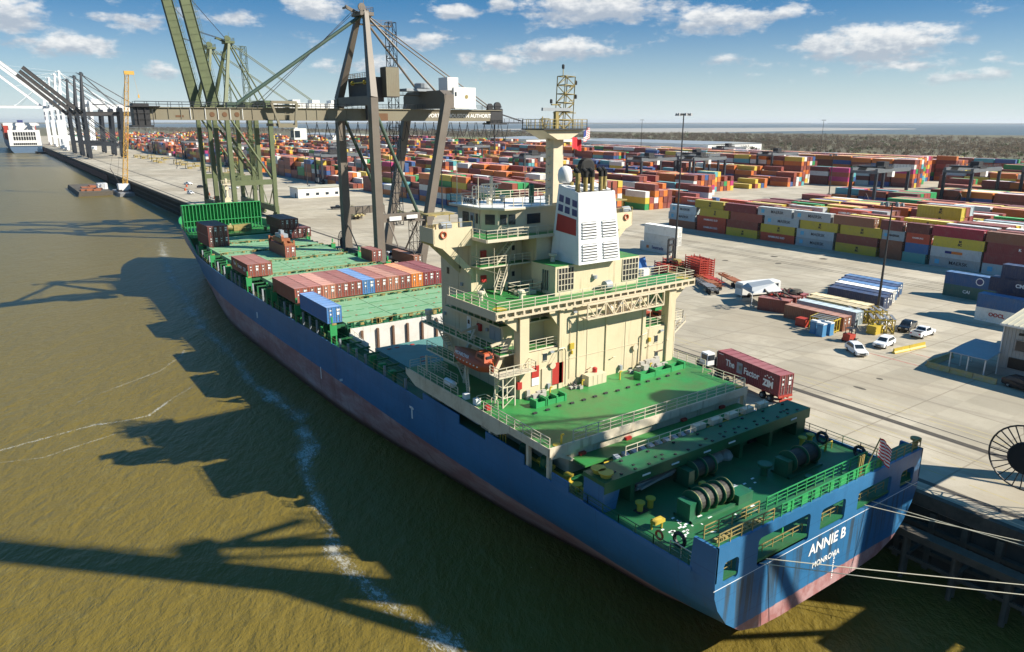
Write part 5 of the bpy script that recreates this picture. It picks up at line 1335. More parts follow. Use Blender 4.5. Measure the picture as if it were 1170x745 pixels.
    # apex, stays
    part('apex_frame', lambda a: (a.box(apex[0]-1.6, apex[0]+1.8, Yc-2.6, Yc+2.6, apex[1]-1.0, apex[1]-.2), a.rail([(apex[0]-1.5,Yc-2.5,apex[1]-.2),(apex[0]+1.7,Yc-2.5,apex[1]-.2),(apex[0]+1.7,Yc+2.5,apex[1]-.2),(apex[0]-1.5,Yc+2.5,apex[1]-.2)], r=.06, step=1.4),
              a.lathe((apex[0]-.6,Yc-1.2,apex[1]+.9), [(.9,-.2),(.9,.2)], 14, 'y'), a.lathe((apex[0]+.6,Yc+1.0,apex[1]+.9), [(.8,-.2),(.8,.2)], 14, 'y'),
              a.beam((apex[0]-1.2,Yc,apex[1]-.4),(apex[0]-4.2,Yc,apex[1]+.9), .5, .7), a.beam((apex[0]-4.2,Yc-1.2,apex[1]+.6),(apex[0]-4.2,Yc+1.2,apex[1]+.6), .4), a.beam((apex[0]+.5,Yc,apex[1]),(apex[0]+.5,Yc,apex[1]+3), .1)))
    sy = 1.0 if not twin else twin
    for k in (-1, 1):
        part('backstay', lambda a: a.tube((apex[0]+.5,Yc+k*1.2,apex[1]-.8),(xl+lean,Yc+k*half*.45,zg+7.0), .28, 8), mat)
        if stays > 1 and back > xl+lean+8: part('backstay', lambda a: a.tube((apex[0]+.5,Yc+k*1.2,apex[1]-.6),(min(back-2, xl+lean+26),Yc+k*sy,zt), .15 if detail > 1 else .25, 6), mat)
    if raise_deg is None:
        part('forestay', lambda a: (a.tube((apex[0],Yc-.5,apex[1]-.6),(46,Yc-.5,zt+.2), .38, 10), a.tube((apex[0],Yc+.6,apex[1]-.6),(46,Yc+.6,zt+.2), .30, 8), a.box(44.8,46.8,Yc-.8,Yc+.8,zt+.1,zt+1.2)), 'brace_green' if mat == 'crane_brown' else mat)
        part('boom_rope', lambda a: (a.tube((apex[0]-2,Yc-1.2,apex[1]),(50,Yc-1.2,zt+.3), .07, 5), a.tube((apex[0]-2,Yc+1.5,apex[1]),(52,Yc+1.5,zt+.3), .07, 5)), 'dark_metal')
    else:
        q = .62; px, pz = hx+dx*L*q+ux*gd/2, hz+dz*L*q+uz*gd/2
        part('forestay', lambda a: [a.tube((apex[0],Yc+k*.7,apex[1]),(px,Yc+k*sy,pz), .1, 5) for k in (-1, 1)], 'dark_metal' if mat != 'crane_white' else mat)
        part('boom_rope', lambda a: [a.tube((apex[0]-.5,Yc+k*.3,apex[1]+.5),(hx+dx*L*.93,Yc+k*.3,hz+dz*L*.93), .06, 5) for k in (-1, 1)], 'dark_metal' if mat != 'crane_white' else mat)
    if detail > 1:
        # stairs tower, lattice hoist shaft
        part('lattice_shaft', lambda a: a.truss((xs+11.5,Yc+2.5,g0+10),(xs+11.5,Yc+2.5,apex[1]-1.5), 2.0, 18, r=.10), 'crane_black' if mat != 'crane_green' else mat)
        part('shaft_bridge', lambda a: (a.box(apex[0],xs+11.5,Yc+1.8,Yc+3.0,apex[1]-2.6,apex[1]-2.3), a.rail([(apex[0],Yc+1.8,apex[1]-2.3),(xs+11.5,Yc+1.8,apex[1]-2.3)], r=.05), a.box(xs+9,xl+lean,Yc+1.5,Yc+3.0,zg+6.2,zg+6.4), a.rail([(xs+9,Yc+1.5,zg+6.4),(xl+lean,Yc+1.5,zg+6.4)], r=.05)))
        part('crossbrace', lambda a: (a.beam((xs,Yc-half,18),(xs+.2,Yc-half+7,9.8+g0-7.8), .22), a.beam((xs,Yc+half,19),(xs+.2,Yc+half-8,11), .22), a.beam((xl,Yc-half,21),(xl,Yc-half+8,12), .3), a.beam((xl,Yc+half,21),(xl,Yc+half-8,12), .3)))
    if reel:
        rx, ry, rz = xs+1.3, Yc-half+2.4, 12.6
        if mat == 'crane_brown' and Yc > 100: rx, ry = xs-.2, Yc+half+2.6
        if Yc < 50: rx, ry, rz = 77.2, 23.6, 12.9
        w_ = part('cable_reel', lambda a: a.ring((rx,ry,rz), 3.25, .09, 'x', 32, 5), 'dark_metal')
        part('reel_spoke', lambda a: [a.beam((rx,ry+1.1*math.cos(t_),rz+1.1*math.sin(t_)),(rx,ry+3.25*math.cos(t_),rz+3.25*math.sin(t_)), .09) for t_ in [k*math.pi/14 for k in range(28)]], 'dark_metal', w_)
        part('reel_hub', lambda a: a.lathe((rx,ry,rz), [(1.5,-.28),(1.6,-.2),(1.6,.2),(1.5,.28)], 22, 'x'), 'rubber', w_)
        part('reel_bracket', lambda a: a.beam((rx+.3,ry,rz),(xs,Yc-half if ry < Yc else Yc+half,rz), .4))
    return r, part
br, part = quay_crane('weathered brown quay crane with its boom lowered over the ship', 172, 10, 'crane_brown', 'girder_olive', (78, 69.0), tipx=26.5, bracemat='brace_green', back=117, xg=11.0, lean=9.0)
# brown crane: winch house between the A-frame legs, machinery house, trolley, cab, festoons, lettering, rust
mh = part('winch_house', lambda a: (a.box(76.5,79.8,166.0,179.0,48.6,54.2), a.box(79.5,82.7,163.6,166.6,49.6,56.4)), 'crane_dark')
part('winch_rib', lambda a: [a.box(79.42,82.78,163.6+k*.43-.05,163.6+k*.43+.05,49.8,56.3) for k in range(8)]+[a.box(79.5+k*.44,79.6+k*.44,163.53,163.6,49.8,56.3) for k in range(8)], 'girder_olive', mh)
part('winch_rail', lambda a: a.rail([(76.5,166,54.2),(76.5,179,54.2),(79.8,179,54.2)], r=.07), 'crane_brown', mh)
part('sheave_beam', lambda a: (a.beam((75.9,167,53),(75.9,175,53), .25), a.lathe((75.9,175,53), [(.5,-.2),(.5,.2)], 12, 'y'), a.lathe((75.9,168,53), [(.5,-.2),(.5,.2)], 12, 'y')), 'yellow', mh)
part('hoist_gear', lambda a: [a.tube((77+k*1.1,170+k*1.3,44.5),(77+k*1.1,170+k*1.3,51), .35, 8) for k in range(5)]+[a.lathe((78,172+k*2,49.2), [(.9,-.6),(.9,.6)], 12, 'y') for k in range(3)], 'dark_metal', mh)
mc = part('machinery_house', lambda a: (a.box(101.0,107.6,169.0,176.5,47.6,52.6), a.box(99.4,102.6,169.4,174,51.8,55.0), a.box(101,107.6,168.6,176.9,47.3,47.6)), 'house_white')
part('roof_vent', lambda a: (a.lathe((93.5,172,52.1),[(1.9,0),(2,.2),(2,1.2),(1.5,1.4)],14), a.box(88,96,170,174.5,51.4,52.0)), 'canopy_grey', mc)
part('wall_emblem', lambda a: a.lathe((104.8,168.95,50.3), [(.5,-.03),(.5,.03)], 12, 'y'), 'ochre', mc)
part('house_window', lambda a: (a.box(101.3,101.8,168.95,169.0,50.4,51.4),), 'glass', mc)
part('rust_patch', lambda a: (a.box(78.2,83.0,170.86,170.88,44.2,46.0),), 'rust')
part('stiffener', lambda a: [a.box(x-.06,x+.06,170.72,170.9,44.3,46.8) for x in (37.0,40.0,42.6,45.2,47.8)], 'house_white')
part('rust_patch', lambda a: [a.lathe((x,170.86,45.5), [(.5,-.02),(.55,0)], 11, 'y') for x in (41.4,44.0,46.6)]+[a.box(34.0,35.6,170.86,170.88,44.9,45.3)], 'rust')
part('boom_tip', lambda a: (a.box(25.4,29.5,170.0,174.2,42.9,43.3), a.box(26,29,170.2,174,43.3,47.6), a.rail([(25.4,170,43.3),(29.5,170,43.3)], r=.08, h=3.6, bars=3, step=1.4), a.box(25.2,31,169.6,174.4,46.9,47.1)), 'dark_metal')
text('PORT OF HOUSTON AUTHORITY', (104.4, 170.84, 45.5), RY, 1.32, 'letter_white', br, 'girder_lettering', bold=0.03)
tr_ = part('trolley', lambda a: (a.box(54.0,59.5,169.4,174.6,43.0,43.6), a.beam((53.8,169.3,48.2),(55.4,169.3,43.0),.5), a.beam((59.6,169.3,48.2),(59.0,169.3,43.0),.5), a.beam((53.8,169.3,48.2),(59.6,169.3,48.2),.6), a.beam((55.0,169.3,43.0),(59.2,169.3,43.0),.6), a.beam((54.5,169.3,45.6),(59.2,169.3,45.6),.25), a.box(54.5,60.5,169.6,174.2,47.2,47.7)), 'girder_olive')
cb_ = part('operator_cab', lambda a: (a.box(58.8,61.8,170.2,172.6,40.0,42.5), a.beam((60,171.4,42.5),(59,171.4,43.2),.4)), 'house_white', tr_)
part('cab_window', lambda a: (a.box(58.74,58.8,170.4,172.4,40.5,42.0), a.box(59.0,60.2,170.14,170.2,40.5,42.0)), 'glass', cb_)
def fest(a):
    for k in range(22):
        x0 = 62+k*2.6; pts = [(x0+2.6*j/6, 170.6+.3*(k%3), 43.9-4.6*math.sin(math.pi*j/6)*(1 if k % 2 else .8)) for j in range(7)]; a.path(pts, .09, 4)
part('cable_festoon', fest, 'dark_metal')
part('girder_sheaves', lambda a: (a.box(112.8,118.5,170.2,173.8,43.3,43.7), a.lathe((113.4,171,47.9),[(.9,-.3),(.9,.3)],14,'y'), a.lathe((115.8,171,48.1),[(1.1,-.3),(1.1,.3)],14,'y'), a.box(113.6,117.5,170.8,173.2,43.7,47.4), a.beam((117,171,46),(124,171,44.2),.3), a.box(117,124.5,170.6,171.6,43.6,43.9), a.rail([(113,170.3,43.7),(124,170.3,43.9)], r=.06), a.beam((115.2,171.5,43.5),(115.2,171.5,36.5),.3)), 'dark_metal')
part('sign_board', lambda a: (a.box(77.4,80.6,160.85,160.95,20.9,21.9), a.box(82.0,85.0,160.85,160.95,21.1,22.0)), 'house_white')
part('cab_platform', lambda a: (a.truss((85,162.5,12),(85,162.5,20.6), 2.2, 3, r=.1), a.box(83.4,87,160.8,164.4,20.3,20.6)), 'crane_brown')
for (yc, lab) in ((298, 'olive green quay crane with raised boom, the nearer of the two green ones'), (325, 'olive green quay crane with raised boom, the farther of the two green ones')):
    g_, part = quay_crane(lab, yc, 9, 'crane_green', 'crane_green', (80.5, 73.0), raise_deg=80.5, boom_len=47, back=140 if yc == 298 else 132, legw=1.7, zg=44.5, gd=3.9, reel=False, lean=0.6)
    for k in range(3 if yc == 298 else 1):
        part('machinery_house', lambda a: (a.box(101+k*8,107.5+k*8,yc-3,yc+3,48,51.2), a.box(102.5+k*8,105.5+k*8,yc-2.6,yc+2.6,51.2,52.4)), 'house_white')
# crane standing to the right, outside the frame: its cable reel and its long shadow are in view
gq_, part = quay_crane('quay crane with raised boom beside the stern whose big cable reel stands on the apron', 8.5, 10, 'crane_brown', 'girder_olive', (78.0, 68.0), raise_deg=89.0, boom_len=52, back=112, legw=1.7, xs=76)
part('machinery_house', lambda a: (a.box(93,106,4.5,13.5,47.4,53.5), a.box(92.6,106.4,4.2,13.8,47.1,47.4)), 'house_white')  # unseen house added for the shade it throws on the poop edge
tq = part('trolley', lambda a: (a.box(86,95,4.6,13.4,42.2,43.6), a.box(87,94,5.4,12.6,43.6,44.1)), 'crane_brown')  # unseen trolley, cab, headblock and spreader, added to shade the mooring deck
part('operator_cab', lambda a: a.box(95.2,98,5,7.4,39.6,42.2), 'house_white', tq)
part('headblock', lambda a: (a.box(88.5,92.5,6.5,11.5,36.2,37.6), a.tube((89,7,37.6),(89,7,42.2),.06), a.tube((92,7,37.6),(92,7,42.2),.06), a.tube((89,11,37.6),(89,11,42.2),.06), a.tube((92,11,37.6),(92,11,42.2),.06)), 'yellow', tq)
part('spreader', lambda a: (a.box(89.3,91.7,2.9,15.1,35.2,35.7), a.box(89.3,89.7,2.9,15.1,35.7,36.2), a.box(91.3,91.7,2.9,15.1,35.7,36.2)), 'machine_red', tq)
part('added_electrical_house', lambda a: a.box(79,88,-.5,3,22.6,26.6), 'house_white')  # unseen box added to the crane for its shade over the stern
# distant dark and white cranes
for i, (yc, lab, rd) in enumerate(((860,'near black quay crane with boom half raised, tallest of the black ones',44),(925,'middle black quay crane with boom half raised',44),(1005,'black quay crane standing behind the other two beside the white cranes',44.5))):
    g_, part = quay_crane(lab, yc, 11, 'crane_black', 'boom_grey', (89, 89), raise_deg=rd, boom_len=60, back=150, xs=86, xg=30.5, detail=1, twin=3.2, legw=3.0, zg=50, gd=3.2, lean=2, reel=False, group='black cranes far along the quay')
    part('machinery_house', lambda a: a.box(118,132,yc-5,yc+5,54,59), 'crane_white')
for i, (yc, lab, rd) in enumerate(((1120,'white quay crane with raised boom just behind the black cranes',42),(1190,'second white quay crane with raised boom beside the docked ship',42),(1290,'white quay crane with its boom lowered level over the distant ship',None),(1400,'farthest white quay crane beyond the distant ship',43))):
    g_, part = quay_crane(lab, yc, 13, 'crane_white', 'crane_white', (92, 104), tipx=8 if rd is None else None, raise_deg=rd, boom_len=74, back=160, xs=88, xg=30.5, detail=1, twin=3.5, legw=3.4, zg=62, gd=3.6, lean=2, reel=False, group='white cranes far along the quay')
    part('machinery_house', lambda a: a.box(122,138,yc-6,yc+6,66,72), 'crane_white')

# ================================================================ CONTAINERS
CH = 2.59
def cont_proto(L, waves, frame=True):
    r = MB(); W = 2.44; H = CH; d = 0.045; x0, x1 = -W/2, W/2; y0, y1 = 0, L; p = .12
    # corner posts and rails
    for x in (x0, x1-p):
        for y in (y0, y1-p): r.box(x, x+p, y, y+p, 0, H)
        r.box(x, x+p, y0+p, y1-p, 0, .16); r.box(x, x+p, y0+p, y1-p, H-.12, H)
    for y in (y0, y1-p): r.box(x0+p, x1-p, y, y+p, 0, .16); r.box(x0+p, x1-p, y, y+p, H-.12, H)
    # corrugated long sides
    for sx in (-1, 1):
        xo, xi = sx*(W/2-.02), sx*(W/2-.02-d); n = waves; st = (L-2*p)/n
        for k in range(n):
            y = p+k*st; q = [(y,xo),(y+st*.3,xo),(y+st*.5,xi),(y+st*.8,xi),(y+st,xo)]
            for (ya, xa), (yb, xb) in zip(q, q[1:]):
                P = [(xa,ya,.16),(xb,yb,.16),(xb,yb,H-.12),(xa,ya,H-.12)]; r.face(P if sx > 0 else P[::-1])
    r.face([(x0+p,y1-.05,.16),(x1-p,y1-.05,.16),(x1-p,y1-.05,H-.12),(x0+p,y1-.05,H-.12)][::-1])
    n = max(4, waves//2); st = (L-2*p)/n
    for k in range(n):   # roof
        y = p+k*st; r.face([(x0+p,y,H-.03),(x1-p,y,H-.03),(x1-p,y+st*.5,H-.03),(x0+p,y+st*.5,H-.03)]); r.face([(x0+p,y+st*.5,H-.03),(x1-p,y+st*.5,H-.03),(x1-p,y+st,H-.03-.03*(k%2)),(x0+p,y+st,H-.03-.03*(k%2))])
    r.box(x0+.1, x1-.1, y0+.1, y1-.1, .1, H-.13)
    return r
def door_mesh():
    a = MB()
    for sx in (-1, 1):
        a.box(sx*.02 if sx > 0 else -1.09, 1.09 if sx > 0 else -.02, .03, .08, .17, CH-.13)
        for k in range(4): a.box((.04 if sx > 0 else -1.07), (1.07 if sx > 0 else -.04), .015, .03, .42+k*.5, .50+k*.5)
    return a
def rods_mesh():
    a = MB()
    for x in (-.82, -.36, .36, .82): a.box(x-.028, x+.028, -.035, .0, .12, CH-.08); a.box(x-.09, x+.09, -.03, .02, .95, 1.05); a.box(x-.06,x+.06,-.04,0,.3,.36); a.box(x-.06,x+.06,-.04,0,2.2,2.26)
    return a
def placard_mesh():
    a = MB(); a.box(.42, .95, .0, .012, 1.9, 2.2); a.box(.42, .9, .0, .012, 1.25, 1.7); a.box(-.75, -.45, .0, .012, 1.95, 2.1); a.box(-.7,-.5,.0,.012,1.3,1.55); return a
protos = {}
for L, nm, wv in ((12.19,'c40',30),(6.06,'c20',15)):
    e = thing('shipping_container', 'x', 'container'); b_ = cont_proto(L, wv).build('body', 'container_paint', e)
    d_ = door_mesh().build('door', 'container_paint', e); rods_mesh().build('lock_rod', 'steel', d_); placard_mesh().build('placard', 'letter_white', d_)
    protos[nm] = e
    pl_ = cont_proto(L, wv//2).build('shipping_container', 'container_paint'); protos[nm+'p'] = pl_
COL = dict(rust=(0.22,0.055,0.04), rust2=(0.27,0.075,0.05), dark=(0.14,0.035,0.03), maroon=(0.20,0.03,0.035), orange=(0.58,0.17,0.025), blue=(0.055,0.18,0.42), navy=(0.02,0.04,0.10), yellow=(0.50,0.39,0.045), grey=(0.40,0.42,0.42), lgrey=(0.36,0.44,0.47), red=(0.45,0.065,0.03), white=(0.68,0.67,0.62), teal=(0.10,0.33,0.30), green=(0.02,0.17,0.06), bgreen=(0.03,0.42,0.09), dgreen=(0.05,0.14,0.11), brown=(0.25,0.10,0.055), tan=(0.42,0.33,0.16), salmon=(0.42,0.16,0.10), midblue=(0.03,0.12,0.28), crimson=(0.30,0.02,0.04))
CN = dict(rust='rust red', rust2='faded rust red', dark='dark brown red', maroon='maroon', orange='orange', blue='bright blue', navy='dark navy blue', yellow='mustard yellow', grey='grey', lgrey='pale blue grey', red='red', white='white', teal='teal', green='dark green', bgreen='bright green', dgreen='grey green', brown='brown', tan='tan', salmon='salmon red', midblue='medium blue', crimson='crimson')
def jc(c, rng=random): f = rng.uniform(.88, 1.12); return (c[0]*f, c[1]*f, c[2]*f, 1)
def container(x, y, z, col, label, kind='c40', rz=0, group=None, doors=True):
    """x: centre, y: door end"""
    src = protos[kind if doors else kind+'p']
    if doors:
        o = dup(src, (x, y, z), rz, label, group, jc(COL[col]))
    else:
        o = src.copy(); C.objects.link(o); o.location = (x, y, z); o.rotation_euler = (0,0,rz); o.color = jc(COL[col]); o['label'] = label; o['category'] = 'container'
        if group: o['group'] = group
    return o
def clabel(o, body, size, mat, dy=6.1, dz=1.4, L=12.19, bold=.01, **kw):
    """lettering on the -X side (local x = -1.22)"""
    t_ = bpy.data.objects.new('lettering', text_mesh(body, size, mat, bold=bold, **kw)); C.objects.link(t_); t_.parent = o; t_.location = (-1.235, dy, dz); t_.rotation_euler = RX; return t_
def patch(o, name, mat, pts):
    a = MB()
    for (y0, y1, z0, z1) in pts: a.box(-1.25, -1.225, y0, y1, z0, z1)
    k = (name, mat, tuple(pts))
    if k not in _txt: q = a.build(name, mat); me = q.data; bpy.data.objects.remove(q); _txt[k] = me
    q = bpy.data.objects.new(name, _txt[k]); C.objects.link(q); q.parent = o; return q
# --- on the ship
GD = 'containers left on the ship deck'
rowc = ['rust2','rust2','salmon','rust','rust','blue','rust2','salmon','rust','orange','maroon','maroon']
ordn = ['first','second','third','fourth','fifth','sixth','seventh','eighth','ninth','tenth','eleventh','twelfth']
for i, c_ in enumerate(rowc):
    container(41.05+2.5*i, 121.2, 13.72, c_, f'{CN[c_]} container, {ordn[i]} from the port side in the full row across the hatch', group=GD)
o_ = container(40.75, 105.8, 13.62, 'blue', 'single bright blue container standing outboard on the port side ahead of the deckhouse', group=GD)
for k in range(2):
    o_ = container(40.75+2.46*k, 148.0, 13.75, 'rust2', ['rust red container with white lettering, outboard one of a pair on the forward hatch','plain rust red container beside the lettered one on the forward hatch'][k], group=GD)
    if k == 0: clabel(o_, 'The', 1.1, 'letter_white', 9.6, 1.5); clabel(o_, 'Factor', 1.1, 'letter_white', 5.8, 1.4); clabel(o_, 'ZIM', 1.1, 'letter_white', 2.4, 1.2); patch(o_, 'picture_panel', 'yellow', ((7.9,8.6,.9,2.1),))
sp_ = container(54.5, 166.4, 13.62, 'rust2', 'rust red container on the middle of the hatch carrying an orange lifting spreader', group=GD)
for k in range(2):
    for z_ in range(2): container(43.6+2.48*k, 191.5, 13.62+z_*2.62, 'dark', f"dark maroon container, {['lower','upper'][z_]} {['outboard','inboard'][k]} one of the block of four near the port bow", group=GD)
for k in range(3):
    container(63.6+2.48*k, 194.5, 13.62, 'dark', f"dark maroon container, {['inboard','middle','outboard'][k]} one in the lower tier near the starboard bow", group=GD)
for k in range(2): container(62.9+2.48*k, 194.8, 16.24, 'dark', f"dark maroon container, {['inboard','outboard'][k]} one of the two on the upper tier near the starboard bow", group=GD)
container(68.7, 150.0, 13.62, 'rust', 'short rust red container alone at the starboard edge of the hatch', 'c20', group=GD)
# spreader on top of the single container
s_ = thing('lifting_spreader', 'rusty orange container lifting spreader with white headblock resting on a container', 'spreader', (54.5, 166.6, 16.25))
o = MB(); o.box(53.3,55.7,166.6,167.0,16.25,16.8); o.box(53.3,55.7,178.0,178.4,16.25,16.8)
for x in (53.9,55.1): o.box(x-.22,x+.22,167,178,16.5,17.1)
o.box(53.5,55.5,169,175.5,16.7,17.6); 
for (x, y) in ((53.4,166.9),(55.6,166.9),(53.4,178.1),(55.6,178.1)): o.box(x-.2,x+.2,y-.2,y+.2,15.6,17.4)
o.lathe((54.0,170.5,17.9),[(.7,-.3),(.7,.3)],12,'x'); o.lathe((55.0,173.5,17.9),[(.7,-.3),(.7,.3)],12,'x'); o.build('spreader_frame', 'spreader_rust', s_)
o = MB(); o.box(53.6,55.4,170,174,17.7,18.5); o.box(54.1,54.9,171.2,172.8,18.5,19.3); o.build('headblock', 'canopy_grey', s_)
# ================================================================ CONTAINER YARD
GY = 'containers stacked in the yard'
def maersk(o, L=12.19):
    patch(o, 'star_logo', 'logo_blue', ((L*.80, L*.80+1.15, .75, 1.9),)); clabel(o, 'MAERSK', 1.25 if L > 8 else .8, 'letter_black', L*.42, 1.3, bold=.008)
def hsud(o): clabel(o, 'HAMBURG SUD', .85, 'letter_white', 6.3, 1.4, bold=.02)
def msc(o): clabel(o, 'M\nSC', .8, 'letter_black', 5.6, 1.35, bold=.05)
def hapag(o): patch(o, 'logo_panel', 'letter_blue', ((8.6,9.6,.9,1.8),)); clabel(o, 'Hapag-Lloyd', 1.0, 'letter_blue', 5.2, 1.35, bold=.02)
def factor(o): clabel(o, 'The', .95, 'letter_white', 9.4, 1.4, bold=.02); clabel(o, 'Factor', .95, 'letter_white', 5.9, 1.35, bold=.02); clabel(o, 'ZIM', .9, 'letter_white', 2.6, 1.35, bold=.02)
LOGO = {'lgrey': maersk, 'grey': maersk, 'yellow': msc, 'red': hsud, 'orange': hapag}
fr = [ # front row beside the apron: (y0, length, [bottom..top])
 (170.6,12.19,['brown','lgrey','lgrey']), (157.5,12.19,['red','red','yellow','yellow']), (144.6,12.19,['yellow','rust','rust','maroon']),
 (131.6,12.19,['red','yellow','lgrey','grey']), (118.6,12.19,['lgrey','lgrey','yellow','grey']), (105.6,12.19,['yellow','rust','yellow','brown']),
 (98.6,6.06,['brown','brown','lgrey','dark']), (91.8,6.06,['teal','midblue','red','dark']), (78.9,12.19,['grey','grey','yellow','crimson']), (66.0,12.19,['lgrey','maroon','maroon','brown']),(53,12.19,['rust','yellow','rust','rust'])]
tn = ['bottom','second','third','top']
for i, (y, L, cs) in enumerate(fr):
    for k, c_ in enumerate(cs):
        yo = random.uniform(-.25,.25)+(0,0,-1.1,1.3)[k]*(1 if 0 < i < 6 else .3)
        o_ = container(199.8+random.uniform(-.16,.16), y+yo, ground_z+.02+k*2.6, c_, f'{CN[c_]} container, {tn[k]} tier, {ordn[i]} front row stack from far end', 'c40' if L > 8 else 'c20', group='containers in the front row beside the apron')
        if c_ in LOGO and not (i == 8 and k == 1) and L > 8: LOGO[c_](o_)
        if L < 8 and c_ == 'lgrey': clabel(o_, 'MAERSK', .8, 'letter_black', 2.8, 1.3, bold=.02); patch(o_, 'star_logo', 'logo_blue', ((4.7,5.5,.9,1.7),))
        if L < 8 and c_ == 'red': clabel(o_, 'HAMBURG', .6, 'letter_white', 3, 1.4)
        if i == 8 and k == 1: patch(o_, 'label_panel', 'letter_blue', ((7.0,8.6,1.1,1.75),)); patch(o_, 'label_panel', 'logo_orange', ((4.4,7.0,1.1,1.75),)); clabel(o_, 'TRANSAMERICA', .45, 'letter_white', 6.5, 1.42)
        if c_ == 'maroon' and i == 9 and k == 2: clabel(o_, 'K', .8, 'letter_white', 5, 1.5, bold=.05)
# generated blocks
rng = random.Random(42)
blocks = []   # (x0, rows, y0, slots, palette weights, hmin, hmax, ydir-length)
P_mix = ['rust']*4+['rust2']*4+['dark']*2+['maroon']*3+['orange']*7+['yellow']*4+['grey']*2+['lgrey']*2+['brown']*3+['green','bgreen','midblue','red','salmon','teal','white','navy']
P_yel = ['yellow']*6+['rust']*4+['maroon']*3+['lgrey']*3+['brown']*2+['red','grey','dark','white']
P_or = ['orange']*6+['rust']*4+['dark']*3+['bgreen','navy','brown']
P_dk = ['maroon']*4+['dark']*5+['rust']*3+['brown']*2+['orange']*1
blocks.append((202.6, 5, 53.0, 10, P_yel, 3, 4, 0))
blocks += [(221,3,56.0,9,P_yel,2,3,5),(233,6,60.0,9,P_yel,2,4,5),(256,6,62.0,8,P_mix,2,3,5),(282,6,60.0,7,P_yel,1,3,5),(309,6,150.0,3,P_yel,2,3,5),(340,6,96.0,5,P_dk,3,3,5),(322,3,186.0,2,['lgrey','yellow'],1,1,5),(372,6,90.0,5,P_mix,2,4,5),(404,6,110,6,P_mix,2,4,5),(436,6,60,11,P_mix,2,4,5),(470,6,70,10,P_or,3,5,5),(505,6,60,11,P_mix,2,4,5),(545,6,90,14,P_or,2,5,5),(580,6,60,16,P_mix,2,4,5)]
for j, x0 in enumerate((166, 196, 226)): blocks.append((x0, 6, 222.0, 78, P_mix, 2, 5, 2))
for j, (x0, y0_) in enumerate(((258,222),(288,250),(318,262),(348,262),(378,258))): blocks.append((x0, 6, y0_, 76, P_yel if j < 3 else P_mix, 1, 4, 3))
blocks += [(410,3,240,2,['lgrey','grey'],4,4,5),(430,4,213,3,['bgreen','bgreen','bgreen','green'],6,6,5),(446,6,222,24,P_dk,6,6,5),(408,6,270,50,P_or,5,6,3),(474,6,232,24,P_or,6,6,5),(500,6,222,3,['white'],5,6,5)]
for j, x0 in enumerate((440, 470, 500, 540)): blocks.append((x0, 6, 560.0+j*30, 40, P_or if j < 2 else P_mix, 3, 6, 3))
for j, x0 in enumerate((166, 196, 226, 256, 290, 330, 370, 420, 470)): blocks.append((x0, 6, 1240, 60, P_mix, 2, 5, 4))
cands = []
camv = Vector((0, 0, 44))
for bi, (x0, rows, y0, slots, pal, h0, h1, typ) in enumerate(blocks):
    H = {}; step = 12.9
    for r_ in range(rows):
        for s_ in range(slots):
            v_ = .5+.5*math.sin(s_*.35+bi*1.7)+rng.uniform(-.4,.4); H[r_,s_] = max(0, min(h1, round(h0+(h1-h0)*v_)))
            if rng.random() < (.05 if typ in (0,) else .10): H[r_,s_] = max(0, H[r_,s_]-2)
            if typ == 0: H[r_,s_] = 3 if rng.random() < .6 else 4
            if typ == 5 and h0 == h1: H[r_,s_] = h1
            if bi == 1 and s_ == 3: H[r_,s_] = 5
            if typ == 1 and s_ > 7 and rng.random() < .5: H[r_,s_] = min(H[r_,s_], 1)
            if typ == 4 and s_ % 7 == 6: H[r_,s_] = 0
            if typ in (2,3) and s_ % 13 == 12: H[r_,s_] = 0
    base = {}
    for r_ in range(rows):
        for s_ in range(slots):
            stackcol = rng.choice(pal)
            for t_ in range(H[r_,s_]):
                y = y0+s_*step+rng.uniform(-.15,.15); x = x0+r_*2.78+1.22
                col_ = stackcol if rng.random() < .35 else rng.choice(pal)
                exp = t_ == H[r_,s_]-1 or t_ >= H.get((r_-1,s_),0) or t_ >= H.get((r_,s_-1),0)
                d = (Vector((x, y+6, ground_z+t_*2.6))-camv).length
                cands.append((d, exp, x, y, ground_z+.02+t_*2.6, col_, bi, r_, s_, t_, H[r_,s_]))
cands.sort(key=lambda c: c[0])
NIND = 225
ind = [c for c in cands if c[1]][:NIND]; iset = set(id(c) for c in ind); rest = [c for c in cands if id(c) not in iset]
tiers = ['bottom','second','third','fourth','fifth','sixth']
bn_ = {0:'block just behind the front row',1:'narrow block behind the front block',2:'wide yellow block behind it',3:'mixed third block',4:'low fourth block',5:'block under the nearest gantry',6:'maroon block by the gantries',7:'pale row between gantries',8:'block farther right'}
bn_old = {1:'yellow block second from apron',2:'small mixed third block',3:'low fourth block',4:'block under the nearest gantry',5:'maroon block by the gantries',6:'pale cluster between gantries',7:'low block farthest right',8:'low row behind front block',9:'far block nearest the quay',10:'far block second from the quay',11:'far block third from the quay',12:'far block fourth from the quay',13:'far block fifth from the quay',14:'far block sixth from the quay'}
for (d, exp, x, y, z, col_, bi, r_, s_, t_, hh) in ind:
    tw = 'top' if t_ == hh-1 and hh > 1 else tiers[t_]
    o_ = container(x, y, z, col_, f"{CN[col_]} box {tw} of row {r_+1} stack {s_+1}, {bn_.get(bi,'farthest yard block')}", 'c40', group=GY, doors=False)
    if (r_ == 0 or t_ >= hh-1) and col_ in LOGO and d < 420: LOGO[col_](o_)
    if (r_ == 0 or t_ >= hh-1) and col_ in ('maroon','dark') and d < 420 and rng.random() < .5: factor(o_)
    if col_ == 'green': clabel(o_, 'EVERGREEN', .8, 'letter_white', 6.1, 1.4)
